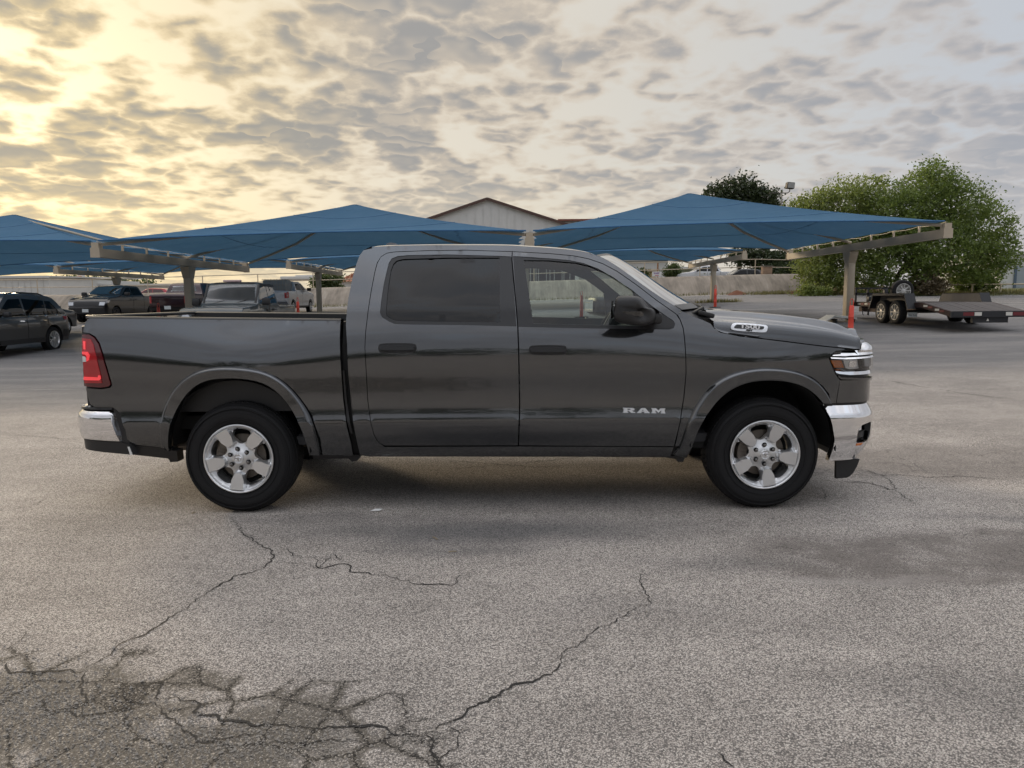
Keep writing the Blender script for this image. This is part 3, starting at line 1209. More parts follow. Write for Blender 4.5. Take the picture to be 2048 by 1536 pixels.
def fb_bulge(z):
    t = min(1, max(0, (z - bz0) / (bz1 - bz0)))
    low = -.16 * max(0, .45 - t) ** 1.6 * 2
    top_ = -.045 * max(0, t - .80) ** 1.0 / .20
    return .014 + low + top_


fs0 = FPATH.from_px(1711.5, 865, .0)[0]
fz0, fz1 = FPATH.from_px(1712, 886)[1], FPATH.from_px(1716, 848)[1]
fog = smooth_poly([(fs0, fz0 + .01), (fs0 + .004, fz1 - .05), (fs0 + .03, fz1 - .012), (fs0 + .07, fz1), (fs0 + .165, fz1 + .008), (fs0 + .165, fz1 - .03), (fs0 + .14, fz0 + .02), (fs0 + .115, fz0), (fs0 + .02, fz0 - .002)], it=1)
fog2 = [(2 * L - s, z) for s, z in fog]
cut = [(L - .62, bz0 + .09), (L - .55, bz0 + .27), (L + .55, bz0 + .27), (L + .62, bz0 + .09)]
fbm = panel('front_bumper', full, wrap(FPATH, 0, fb_bulge), M_chrome, T, holes=[fog, fog2, cut], skirt=wrap_in(FPATH, .05), grid=.022, edge=.018)
panel('lower_intake', [(L - .7, bz0 + .05), (L - .62, bz0 + .3), (L + .62, bz0 + .3), (L + .7, bz0 + .05)], wrap(FPATH, -.06), M_black, fbm, grid=.06)
fh = panel('fog_lamp_pocket', [(fs0 - .03, fz0 - .03), (fs0 - .03, fz1 + .03), (fs0 + .20, fz1 + .03), (fs0 + .20, fz0 - .03)], wrap(FPATH, -.055), M_black, fbm, grid=.03)
mirror(fh)
o = panel('fog_lamp', [(fs0 + .03, fz1 - .055), (fs0 + .04, fz1 - .02), (fs0 + .10, fz1 - .012), (fs0 + .10, fz1 - .055)], wrap(FPATH, -.028), M_clear, fbm, skirt=wrap_in(FPATH, .03), grid=.02); mirror(o)
o = panel('fog_bezel', [(fs0 + .012, fz0 + .03), (fs0 + .012, fz1 - .07), (fs0 + .15, fz1 - .06), (fs0 + .13, fz0 + .03)], wrap(FPATH, -.024), M_trim, fbm, skirt=wrap_in(FPATH, .03), grid=.02); mirror(o)
o = panel('parking_sensor', [(fs0 + .015, fz0 - .022), (fs0 + .015, fz0 - .006), (fs0 + .075, fz0 - .006), (fs0 + .068, fz0 - .022)], wrap(FPATH, .004, fb_bulge), M_amber, fbm, skirt=wrap_in(FPATH, .02), grid=.02); mirror(o)
# dark joint above the bumper
rows = []
for i in range(81):
    s = lerp(be[4][0] + .01, 2 * L - be[4][0] - .01, i / 80)
    rows.append([(*FPATH.at(s, -.03), bz1 - .02), (*FPATH.at(s, -.022), bz1 + .022), (*FPATH.at(s, -.08), bz1 + .03)])
loft('bumper_joint', rows, M_black, fbm)
# air dam under the bumper
ad = SP([(1659.4, 908), (1697, 908), (1694, 921), (1688, 936), (1682, 944), (1677, 947), (1659, 950)], .12)
o = panel('air_dam_end', ad, lambda x, z: (x, -HALF + .17, z), M_black, fbm, skirt=inn(.03)); mirror(o)
rows = []
for i in range(41):
    s = lerp(L - .95, L + .95, i / 40)
    rows.append([(*FPATH.at(s, -.14), bz0 + .02), (*FPATH.at(s, -.17), bz0 - .10)])
loft('air_dam', rows, M_black, fbm)

# head lamp
hl = fpx([(1658.5, 716), (1661, 711), (1671, 702.3), (1690, 700.5), (1727, 698.5)], -.006)
hb = fpx([(1727, 755), (1690, 757), (1677.5, 754.5), (1671.5, 747), (1663, 728)], -.006)
LEN = .30   # how far the lamp runs round the corner
ls = max(hl[4][0], hb[0][0]) + LEN
lamp_poly = hl[:4] + [(ls, hl[4][1]), (ls + .02, hb[0][1])] + hb[1:]
lamp = panel('head_lamp', lamp_poly, wrap(FPATH, -.030), M_black, T, skirt=wrap_in(FPATH, .06), grid=.02)
sub = []


def lpatch(name, pts, off, mat, ext=None, g=.02, tilt=0.0):
    q = fpx(pts, -.006)
    if ext:
        q = q[:ext[0]] + [(ls + ext[1], q[ext[0]][1]), (ls + ext[1], q[ext[0] + 1][1])] + q[ext[0] + 2:]
    zl = min(z for s_, z in q)
    o = panel(name, q, wrap(FPATH, off, lambda z: -tilt * (z - zl)), mat, lamp, skirt=wrap_in(FPATH, .02), grid=g if not tilt else .008, edge=.02 if not tilt else .01)
    sub.append(o)
    return o


lpatch('lamp_brow', [(1664, 711.5), (1671.5, 703.8), (1690, 702), (1732, 699), (1732, 707.5), (1700, 711), (1690, 712), (1675, 711.5)], .004, M_chrome, (3, .0), tilt=.75)
lpatch('lamp_eyeliner', [(1661, 714), (1690, 715.2), (1735, 711), (1735, 714), (1690, 718.3), (1661.5, 716.8)], .008, M_chrome, (2, .0), tilt=.8)
lpatch('side_marker', [(1662.5, 720.5), (1684, 721), (1689, 735.5), (1670, 735.5)], -.012, M_amber)
lpatch('lamp_lens', [(1687, 720), (1716, 718), (1719, 737), (1700, 738.5), (1692, 736)], -.014, M_clear)
lpatch('lamp_reflector', [(1700, 722), (1713, 721), (1714, 733), (1706, 735), (1698, 733)], -.008, M_chrome)
lpatch('lamp_lens', [(1729, 716), (1740, 715), (1740, 735), (1731, 733)], -.012, M_clear, (1, -.02))
lpatch('lamp_lower_trim', [(1671.5, 739), (1686, 738.5), (1695, 741.5), (1738, 742), (1736, 748), (1700, 750), (1680, 748), (1674, 746)], -.008, M_chrome, (3, .0), tilt=.35)
lpatch('lamp_under_strip', [(1676, 750.5), (1681, 754.5), (1745, 755.5), (1745, 759.5), (1682, 758.5), (1675.5, 754.5)], .002, M_paint, (2, .0))
lamp2 = mirror(lamp)
for c in sub:
    k = mirror(c); k.parent = lamp2
# clear outer cover
o = panel('lamp_cover', fpx([(1661, 717.5), (1690, 718.5)], -.006) + [(ls, fpx([(1735, 714)])[0][1]), (ls, fpx([(1735, 741)])[0][1])] + fpx([(1690, 741), (1672, 738.5)], -.006), wrap(FPATH, -.001), thin_glass('lamp_cover_glass', (.92, .93, .94)), lamp, grid=.03)
k = mirror(o); k.parent = lamp2

# grille between the lamps
gz_t, gz_b = fpx([(1733, 686)])[0][1], fa_t
gr = panel('grille', [(ls + .03, gz_b + .004), (ls + .01, gz_t - .07), (L, gz_t - .05), (2 * L - ls - .01, gz_t - .07), (2 * L - ls - .03, gz_b + .004)], wrap(FPATH, -.05), M_black, T, grid=.05)
for k in range(5):
    z = lerp(gz_b + .03, gz_t - .10, k / 4)
    rows = [[(*FPATH.at(s, -.012), z - .008), (*FPATH.at(s, -.004), z), (*FPATH.at(s, -.012), z + .008), (*FPATH.at(s, -.03), z)] for s in [lerp(ls + .04, 2 * L - ls - .04, i / 30) for i in range(31)]]
    loft('grille_bar', rows, M_chrome if k in (0, 4) else M_trim, gr)
# chrome band under the hood lip
rows = []
s_a = fpx([(1722, 699)])[0][0]
for i in range(61):
    s = lerp(s_a, 2 * L - s_a, i / 60)
    e = min(1, min(s - s_a, 2 * L - s_a - s) / .22)
    zt = lerp(hl[4][1] + .002, gz_t, sstep(0, 1, e))
    zb = lerp(hl[4][1] - .006, gz_t - .075, sstep(0, 1, e))
    rows.append([(*FPATH.at(s, -.075), zt + .004), (*FPATH.at(s, -.045), zt - .004), (*FPATH.at(s, -.016), lerp(zt, zb, .35)), (*FPATH.at(s, -.004), lerp(zt, zb, .75)), (*FPATH.at(s, -.010), zb), (*FPATH.at(s, -.05), zb - .004)])
loft('grille_surround', rows, M_chrome, gr, smooth=60)

# ---- roof, windshield, back wall
ze_t = sorted(SP([(726.9, 500.5), (738.6, 495), (758, 492.8), (816.7, 491.1), (914, 490.1), (1012, 490.8), (1058.6, 493.2), (1117, 497.1), (1156, 501.3), (1185.5, 507.8), (1203, 514.3), (1222, 525)]))
XRB = S(726.9, 500.5)[0] + .012
rows = []
for i in range(41):
    t = i / 40
    r = []
    for j in range(-14, 15):
        q = j / 14
        b = 1 - q * q
        x = lerp(XRB - .05 * b, .62 + .17 * b, t)
        z0 = spline(ze_t, min(max(x, -1.11), .78))
        yd = Y(x, z0)
        z = z0 + .034 * (1 - abs(q) ** 3)
        if t > .9:
            z -= .02 * ((t - .9) / .1) ** 2 * b * 0
        r.append((x, q * (HALF - yd), z))
    rows.append(r)
loft('roof', rows, M_paint, T, smooth=60, flip=True)
rows_h = [[(x, y * .97, z - .05) for x, y, z in r[::4]] for r in rows[::5]]
loft('headliner', rows_h, M_interior, T)
roof_front = rows[-1]
pil = SP([(1190, 509.5), (1203, 514.5), (1220.7, 524), (1254, 546.4), (1293, 575.7), (1332, 602), (1364, 621)])
pil = resample(smooth_poly(pil, False, 1), .05, False)
wr = []
for i, (x, z) in enumerate(pil):
    t = i / (len(pil) - 1)
    yd = Y(x, z) + .010 * sstep(0, .1, t)
    r = []
    for j in range(-14, 15):
        q = j / 14
        b = 1 - abs(q) ** lerp(2, 2.2, t)
        cz = lerp(.034 * (1 - abs(q) ** 3), .012 * b, t)
        if i == 0:
            r.append(roof_front[j + 14])
        else:
            r.append((x + lerp(.17, .30, t) * b, q * (HALF - yd), z + cz + .003 - .015 * b * math.sin(math.pi * t) * 0))
    wr.append(r)
ws = loft('windshield', wr, M_wind, T, smooth=80)
# black frit border, lower cowl, wipers
loft('windshield_frit', [[(x + .002, y, z + .003) for x, y, z in r] for r in wr[-3:]], M_trim, ws)
loft('windshield_frit', [[(x + .002, y * .99, z + .002) for x, y, z in r] for r in wr[1:3]], M_trim, ws)
cow = []
base = wr[-1]
for i in range(4):
    t = i / 3
    cow.append([(x + lerp(-.01, .11, t), y, z + lerp(-.012, -.055, t)) for x, y, z in base])
cow.append([(x + .12, y, z - .2) for x, y, z in base])
loft('cowl_panel', cow, M_black, T)
for (ya, yb, h) in ((-.55, -.05, .0), (.15, .75, .0)):
    def wp(y, up):
        q = y / .92
        b = 1 - abs(q) ** 2.2
        x0, y0, z0 = base[14]
        return (pil[-1][0] + .30 * b + .03 - up * .62, y, pil[-1][1] + .015 + up * .40)
    wpz = empty('wiper', (0, 0, 0)); wpz.parent = T
    tube('wiper_arm', [wp(ya, -.03), wp(ya + .08, .02), wp((ya + yb) / 2 + .1, .05)], .009, M_black, wpz, 6)
    tube('wiper_blade', [wp(ya + .1, .015), wp((ya + yb) / 2, .03), wp(yb + .2, .05)], .011, M_black, wpz, 6)
# wiper pivot clutter near the hood edge
box('washer_pod', (1.405, -.78, 1.395), (.12, .16, .035), M_black, T, rot=Matrix.Rotation(.25, 4, 'Y'), bev=.012)
box('hood_hinge_cover', (1.35, -.80, 1.42), (.10, .05, .02), M_trim, T, rot=Matrix.Rotation(-.5, 4, 'Y'), bev=.006)

# back wall of the cab
bw = SP([(726.9, 500.5), (719, 511.3), (713.2, 526.9), (705.4, 554), (696.6, 597), (692.3, 640), (694, 690), (698, 760), (708, 855), (718, 905)])
rows = []
for x, z in bw:
    yd = Y(x, z)
    rows.append([(x - .05 * (1 - (j / 8) ** 2) * (1 if z > 1.3 else .3), j / 8 * (HALF - yd), z) for j in range(-8, 9)])
rows.insert(0, [(x + .06, y, z + .028) for x, y, z in rows[0]])
back = loft('cab_back_wall', rows, M_paint, T, smooth=60)
rw = [[(x - .008, y * .72, z) for x, y, z in r] for r in rows[4:7]]
loft('rear_window', rw, M_tint, back)
# roof antenna fin
fin = []
for k, (w_, h_) in enumerate(((1, 0), (1, .3), (.9, .7), (.6, 1.0))):
    pass
pf = [(W(771, 490, HALF).x, 0), (W(773, 484, HALF).x, .75), (W(781, 482.5, HALF).x, 1.0), (W(792, 483.5, HALF).x, .85), (W(806, 490, HALF).x, 0)]
zf = spline(ze_t, -.9) + .030
V = []
for x, h in pf:
    for s in (-1, 1):
        V.append((x, s * (.022 * (1 - .6 * h) + .004), zf + h * .048))
f = [(2 * i, 2 * i + 1, 2 * i + 3, 2 * i + 2) for i in range(4)]
f += [(0, 2, 4, 6, 8), (1, 9, 7, 5, 3)]
mesh('roof_antenna', V, f, M_paint, T, 60)

# ---- mirrors
mo = [(1233.4, 597), (1237, 592.3), (1246, 591), (1273.4, 591.7), (1284, 597), (1291, 607), (1297, 614.8), (1310, 616.7), (1318.8, 624.5), (1318, 640), (1310, 648), (1289, 652.9), (1254, 649), (1234.4, 644), (1229.5, 636), (1231.6, 614.8)]
mp = smooth_poly([(W(u, v, -.17).x, W(u, v, -.17).z) for u, v in mo], it=1)
cx_ = sum(p[0] for p in mp) / len(mp); cz_ = sum(p[1] for p in mp) / len(mp)
rows = []
for dy, sc in ((-.285, .30), (-.283, .62), (-.272, .82), (-.25, .93), (-.21, .99), (-.16, 1.0), (-.10, .97), (-.05, .86), (-.03, .6)):
    rows.append([(cx_ + .30 * (dy + .17) + (x - cx_) * (sc if x > cx_ else lerp(sc, 1, .6)), -HALF + dy + (.10 * max(0, x - cx_) / .17 if dy < -.1 else 0), cz_ + (z - cz_) * sc) for x, z in mp])
mir = loft('door_mirror', rows, M_black, fd, smooth=50, closed_u=True, cap=True)
xm = min(p[0] for p in mp)
gp = [(W(1233, 601, -.17).z), (W(1233, 640, -.17).z)]
xo, xi = xm + .30 * (-.27 + .17) - .012, xm + .30 * (-.07 + .17) - .012
mg = mesh('mirror_glass', [(xo, -HALF - .27, gp[1] + .012), (xi, -HALF - .07, gp[1] + .012), (xi + .004, -HALF - .07, gp[0]), (xo + .004, -HALF - .27, gp[0])], [(0, 1, 2, 3)], M_mirror, mir)
il = [(W(u, v, -.22).x, W(u, v, -.22).z) for u, v in ((1233.5, 622.5), (1280, 622.5), (1285, 626), (1285.5, 632), (1234, 631.5))]
mi = panel('mirror_indicator', il, lambda x, z: (x, -HALF - .272 + (.10 * max(0, x - cx_) / .17), z), pbr('smoked_lens', (.03, .028, .026), .1, coat=1), mir, skirt=inn(.03), grid=.03)
br = box('mirror_foot', (W(1300, 640, .02).x, -HALF + .01, W(1300, 636, .02).z), (.13, .22, .075), M_black, mir, bev=.02)
m2 = mirror(mir); m2.parent = fd2; m2.location.x = .09
for c in (mg, mi, br):
    k = mirror(c); k.parent = m2

# ---- interior
bm = bmesh.new()
add_box(bm, (0.0, 0, .50), (3.2, 1.75, .06))
bmobj('cab_floor', bm, M_interior, T)
dash = [[(1.28, y, .95), (1.02, y, .95), (.93, y, 1.12), (.96, y, 1.25 + .015 * math.cos(y * 3)), (1.10, y, 1.305), (1.34, y, 1.33)] for y in [lerp(-.88, .88, i / 12) for i in range(13)]]
loft('dashboard', dash, M_interior, T, smooth=50)
sw = empty('steering_wheel', (0, 0, 0)); sw.parent = T
c = Vector((.80, .40, 1.215))
ax = Vector((-.88, 0, .47)).normalized()
e1 = Vector((0, 1, 0)); e2 = ax.cross(e1)
tube('wheel_ring', [c + (e1 * math.cos(a) + e2 * math.sin(a)) * .19 for a in [k * 2 * math.pi / 28 for k in range(28)]], .017, M_seat, sw, 8, closed=True)
bm = bmesh.new()
for a in (0, math.pi, -math.pi / 2):
    add_bar(bm, c, c + (e1 * math.cos(a) + e2 * math.sin(a)) * .185, .035, .02)
add_box(bm, c, (.06, .13, .10))
bmobj('wheel_spokes', bm, M_trim, sw)
tube('steering_column', [c, c - ax * .35], .035, M_interior, sw, 8)


def seat(x, y, wd, name):
    st = empty(name, (x, y, 0)); st.parent = T
    box('seat_cushion', (.02, 0, .74), (.50, wd, .16), M_seat, st, bev=.05)
    bm = bmesh.new()
    add_box(bm, (-.30, 0, 1.04), (.14, wd, .54), Matrix.Rotation(-.18, 4, 'Y'), .045)
    bmobj('seat_back', bm, M_seat, st, 40)
    for yy in ((0,) if wd < .8 else (-wd * .3, wd * .3)):
        box('head_restraint', (-.38, yy, 1.43), (.10, .24, .17), M_seat, st, bev=.04)


seat(.16, -.40, .52, 'front_seat')
seat(.16, .40, .52, 'front_seat')
seat(-.66, 0, 1.35, 'rear_bench')

# ---- underbody, wheel wells
bm = bmesh.new()
for s in (-1, 1):
    add_box(bm, (-.15, s * .45, .47), (5.3, .10, .16))
add_box(bm, (.1, 0, .47), (2.7, 1.72, .10))
add_box(bm, (-2.5, 0, .62), (1.0, 1.5, .10))
bmobj('chassis_frame', bm, M_dark, T)
XR, XF = S(484, 918)[0], S(1522, 912)[0]
bm = bmesh.new()
add_tube(bm, [(XR, -.8, .40), (XR, .8, .40)], .05, 10)
add_lathe(bm, [(.051, -.2), (.13, -.08), (.15, 0), (.13, .08), (.051, .2)], 14, 'y', (XR, 0, .40))
bmobj('rear_axle', bm, M_dark, T, 40)
tube('front_axle', [(XF, -.8, .40), (XF, .8, .40)], .045, M_dark, T, 10)
tube('exhaust_pipe', [(-.9, -.35, .36), (-1.5, -.38, .40), (-2.4, -.60, .42), (-2.75, -.62, .42)], .04, M_iron, T, 10)


def liner(xw, R, z0, zc, nm):
    rows = []
    for dep in (.045, .30, .62):
        rows.append([(xw + R * 1.04 * math.cos(a), -HALF + dep, zc + R * math.sin(a)) for a in [math.radians(d) for d in range(-4, 185, 8)]])
    o = loft(nm, rows, M_liner, T, smooth=60)
    V = [(xw, -HALF + .62, zc)] + rows[-1]
    o2 = mesh('wheel_well_back', V, [(0, i, i + 1) for i in range(1, len(V) - 1)], M_liner, o)
    q = mirror(o)
    k = mirror(o2); k.parent = q


liner(XR - .01, .50, .42, .46, 'wheel_well')
liner(XF - .01, .50, .42, .45, 'wheel_well')

# ---- wheels
RT_, RR = .402, .249


def tyre_profile(R, rim, w_):
    return [(rim - .012, .045), (rim + .004, .012), (rim + .022, .004), (rim + .05, -.004), (rim + .085, -.006), (R - .045, .002), (R - .022, .016), (R - .012, .030), (R - .006, .05), (R - .003, w_ / 2), (R - .006, w_ - .05), (R - .012, w_ - .03), (R - .045, w_ - .004), (rim + .05, w_ + .004), (rim, w_ - .01)]


def make_wheel(parent, loc, phase, lug_phase):
    wz = empty('wheel', loc); wz.parent = parent
    lathe('tyre', tyre_profile(RT_, RR, .275), M_rubber, wz, seg=96, smooth=40)
    # tread blocks: shoulder lugs and centre ribs
    bm = bmesh.new()
    N = 72
    for row, (y0, y1, h) in enumerate(((.014, .052, .010), (.060, .100, .008), (.108, .145, .008), (.153, .195, .008), (.203, .262, .010))):
        for k in range(N):
            a = 2 * math.pi * (k + .5 * (row % 2)) / N
            wd = .0275
            sk = .012 if row in (1, 3) else 0
            r0, r1 = RT_ - .020, RT_ + .002 - (.009 if row in (0, 4) else 0)
            vs = []
            for (yy, rr2, q) in ((y0, r0, 0), (y1, r0, 0), (y1, r1, 0), (y0, r1 - (.012 if row == 0 else 0), 0)):
                for s in (-1, 1):
                    aa = a + s * wd / 2 / RT_ + sk * (1 if yy == y1 else -1) / RT_
                    vs.append(bm.verts.new((rr2 * math.cos(aa), yy, rr2 * math.sin(aa))))
            for f in ((0, 1, 7, 6), (6, 7, 5, 4), (4, 5, 3, 2), (0, 6, 4, 2), (1, 3, 5, 7)):
                bm.faces.new([vs[i] for i in f])
    t = bmobj('tread_blocks', bm, M_rubber, wz)
    t['kind'] = 'stuff'
    bm = bmesh.new()
    for rr2, hh in ((RR + .040, .0035), (RR + .088, .003), (RT_ - .040, .004)):
        add_lathe(bm, [(rr2 - .004, .004), (rr2 - .002, -.004 - hh), (rr2 + .002, -.004 - hh), (rr2 + .004, .004)], 80)
    bmobj('sidewall_ribs', bm, M_rubber, wz, 40)
    # alloy rim: lip and barrel
    lathe('rim_barrel', [(RR - .010, .012), (RR + .002, .004), (RR + .001, -.004), (RR - .006, -.006), (RR - .012, -.001), (RR - .020, .030), (RR - .030, .075), (RR - .040, .10), (RR - .036, .22)], M_alloy, wz, seg=72, smooth=45)
    # spoked face
    Rf = RR - .014
    outer = [(Rf * math.cos(a), Rf * math.sin(a)) for a in [2 * math.pi * k / 90 for k in range(90)]]
    holes, lines, pads = [], [], []
    for k in range(5):
        a0 = phase + 2 * math.pi * k / 5
        am = a0 + math.pi / 5

        def pol(r, a):
            return (r * math.cos(a), r * math.sin(a))
        hw = [(.104, .0), (.108, .14), (.124, .27), (.148, .345), (.185, .345), (.206, .31), (.213, .20), (.215, .0)]
        h = [pol(r, am + d) for r, d in hw] + [pol(r, am - d) for r, d in hw[::-1][1:-1]]
        holes.append(smooth_poly(h, it=1))
        dn = (math.cos(a0), math.sin(a0)); tn = (-dn[1], dn[0])

        def loc2(r, t_):
            return (dn[0] * r + tn[0] * t_, dn[1] * r + tn[1] * t_)
        pad = [loc2(.118, .028), loc2(.108, .017), loc2(.108, -.017), loc2(.118, -.028), loc2(.160, -.044), loc2(.226, -.044), loc2(.226, .044), loc2(.160, .044)]
        pads.append((dn, tn, pad))
        lines.append(pad + [pad[0]])

    def depth(x, y):
        r = math.hypot(x, y)
        for dn, tn, pad in pads:
            q = x * dn[0] + y * dn[1]
            t_ = abs(x * tn[0] + y * tn[1])
            if q > 0 and (inside(pad, x, y) or dist_line(pad + [pad[0]], x, y) < 3e-4):
                return .006 - .012 * (q - .10) / .12
        base = .020 - .006 * (r / .2)
        best = 1
        for dn, tn, pad in pads:
            n = len(pad)
            for i in range(n):
                a, b = pad[i], pad[(i + 1) % n]
                vx, vy = b[0] - a[0], b[1] - a[1]
                l2 = vx * vx + vy * vy
                t2 = min(1, max(0, ((x - a[0]) * vx + (y - a[1]) * vy) / l2))
                best = min(best, math.hypot(x - a[0] - vx * t2, y - a[1] - vy * t2))
        m = min(1, best / .011)
        near_rim = sstep(.205, .232, r)
        dd = lerp(.006 - .012 * (max(r, .1) - .10) / .12, .038, m)
        hub = sstep(.115, .05, r)
        dd = lerp(dd, .022 - .012 * sstep(.075, .03, r), hub)
        return lerp(dd, .004, near_rim * .8)
    rf = panel('rim_face', outer, lambda x, y: (x, depth(x, y), y), M_alloy, wz, holes=holes, grid=.010, edge=.008, skirt=lambda p: (0, .045, 0), lines=lines, smooth=22)
    # lug nuts in dark pockets
    for k in range(6):
        a = lug_phase + math.pi / 3 * k
        px_, pz_ = .0705 * math.cos(a), .0705 * math.sin(a)
        lg = lathe('lug_pocket', [(.0165, .012), (.0160, .0175), (.002, .0178)], M_dark, wz, seg=16, centre=(px_, 0, pz_))
        lathe('lug_nut', [(.0115, .020), (.0115, .002), (.009, -.004), (.004, -.0065), (.0005, -.007)], pbr('lug_metal', (.22, .21, .20), .22, 1.0), lg, seg=6 if False else 12, centre=(px_, 0, pz_))
    cap = lathe('centre_cap', [(.034, .020), (.034, -.002), (.031, -.006), (.027, -.0045), (.001, -.0045)], M_alloy, wz, seg=32)
    # curled-horn head emblem on the cap
    em = []
    bm = bmesh.new()
    for s in (-1, 1):
        pts = [(s * .004, -.006, .012), (s * .012, -.007, .014), (s * .018, -.007, .006), (s * .016, -.007, -.004), (s * .009, -.007, -.005), (s * .009, -.007, .003)]
        add_tube(bm, pts, [.003, .0042, .0045, .004, .003, .002], 6)
    add_tube(bm, [(0, -.007, .014), (0, -.008, .0), (0, -.007, -.017)], [.006, .0055, .0025], 8)
    bmobj('cap_emblem', bm, M_chrome, cap, 60)
    # valve stem, brake
    a = phase + math.pi / 5 * 5.2
    lathe('valve_stem', [(.006, .05), (.006, .02), (.004, .015)], M_black, wz, seg=8, centre=(.215 * math.cos(a), 0, .215 * math.sin(a)))
    br_ = lathe('brake_disc', [(.165, .115), (.168, .10), (.165, .095), (.10, .095), (.095, .06), (.02, .055)], M_iron, wz, seg=48)
    bm = bmesh.new()
    for a in (math.radians(150), math.radians(160), math.radians(170), math.radians(180), math.radians(190)):
        add_box(bm, (.148 * math.cos(a), .09, .148 * math.sin(a)), (.07, .07, .05), Matrix.Rotation(-a, 4, 'Y'), .008)
    bmobj('brake_caliper', bm, M_iron, br_, 40)
    lathe('inner_drum', [(.205, .14), (.08, .16), (.001, .16)], M_dark, wz, seg=32)
    return wz


def copy_tree(o, parent=None):
    c = o.copy()
    COL.objects.link(c)
    c.parent = parent if parent is not None else o.parent
    for ch in list(o.children):
        copy_tree(ch, c)
    return c


zR, zF = .396, .396
w1 = make_wheel(T, (XR, -HALF + .035, zR), math.radians(-95.5), math.radians(98))
w2 = make_wheel(T, (XF, -HALF + .035, zF), math.radians(-80), math.radians(91))
for wsrc, xw in ((w1, XR), (w2, XF)):
    c = copy_tree(wsrc)
    c.location = (xw, HALF - .035, wsrc.location.z)
    c.rotation_euler = (0, 0, math.pi)
# ================================================================== the lot
CY = CAM.y
BASE = [(-400, 0), (-10, 0), (7.7, 0), (10, .03), (14, .09), (20, .225), (26, .50), (34, .74), (44, .96), (56, 1.33), (70, 1.62), (100, 1.95), (200, 2.4), (700, 4.0)]
SLP = [(-400, 0), (7.7, 0), (12, .006), (20, .0165), (26, .0185), (44, .0195), (56, .022), (80, .022), (200, 0), (700, 0)]


def gz(x, y):
    D = y - CY
    xc = max(-34, min(20, x))
    g = spline(BASE, D) + spline(SLP, D) * xc
    g += 1.38 * sstep(57.6, 58.4, D) * sstep(31, 23, x) * sstep(400, 200, D)
    g -= .95 * sstep(60.6, 63.5, D) * sstep(31, 23, x)
    return g


def G(u, v):
    """where the sight line through (u, v) meets the ground"""
    d = FW + RT * ((u - 1024) / F_PX) + UP * ((768 - v) / F_PX)
    lo, hi = 0.5, 400.0
    t = lo
    prev = t
    while t < hi:
        p = CAM + d * t
        if p.z < gz(p.x, p.y):
            a, b = prev, t
            for _ in range(30):
                m = (a + b) / 2
                p = CAM + d * m
                if p.z < gz(p.x, p.y):
                    b = m
                else:
                    a = m
            return CAM + d * a
        prev = t
        t *= 1.02
    return CAM + d * hi


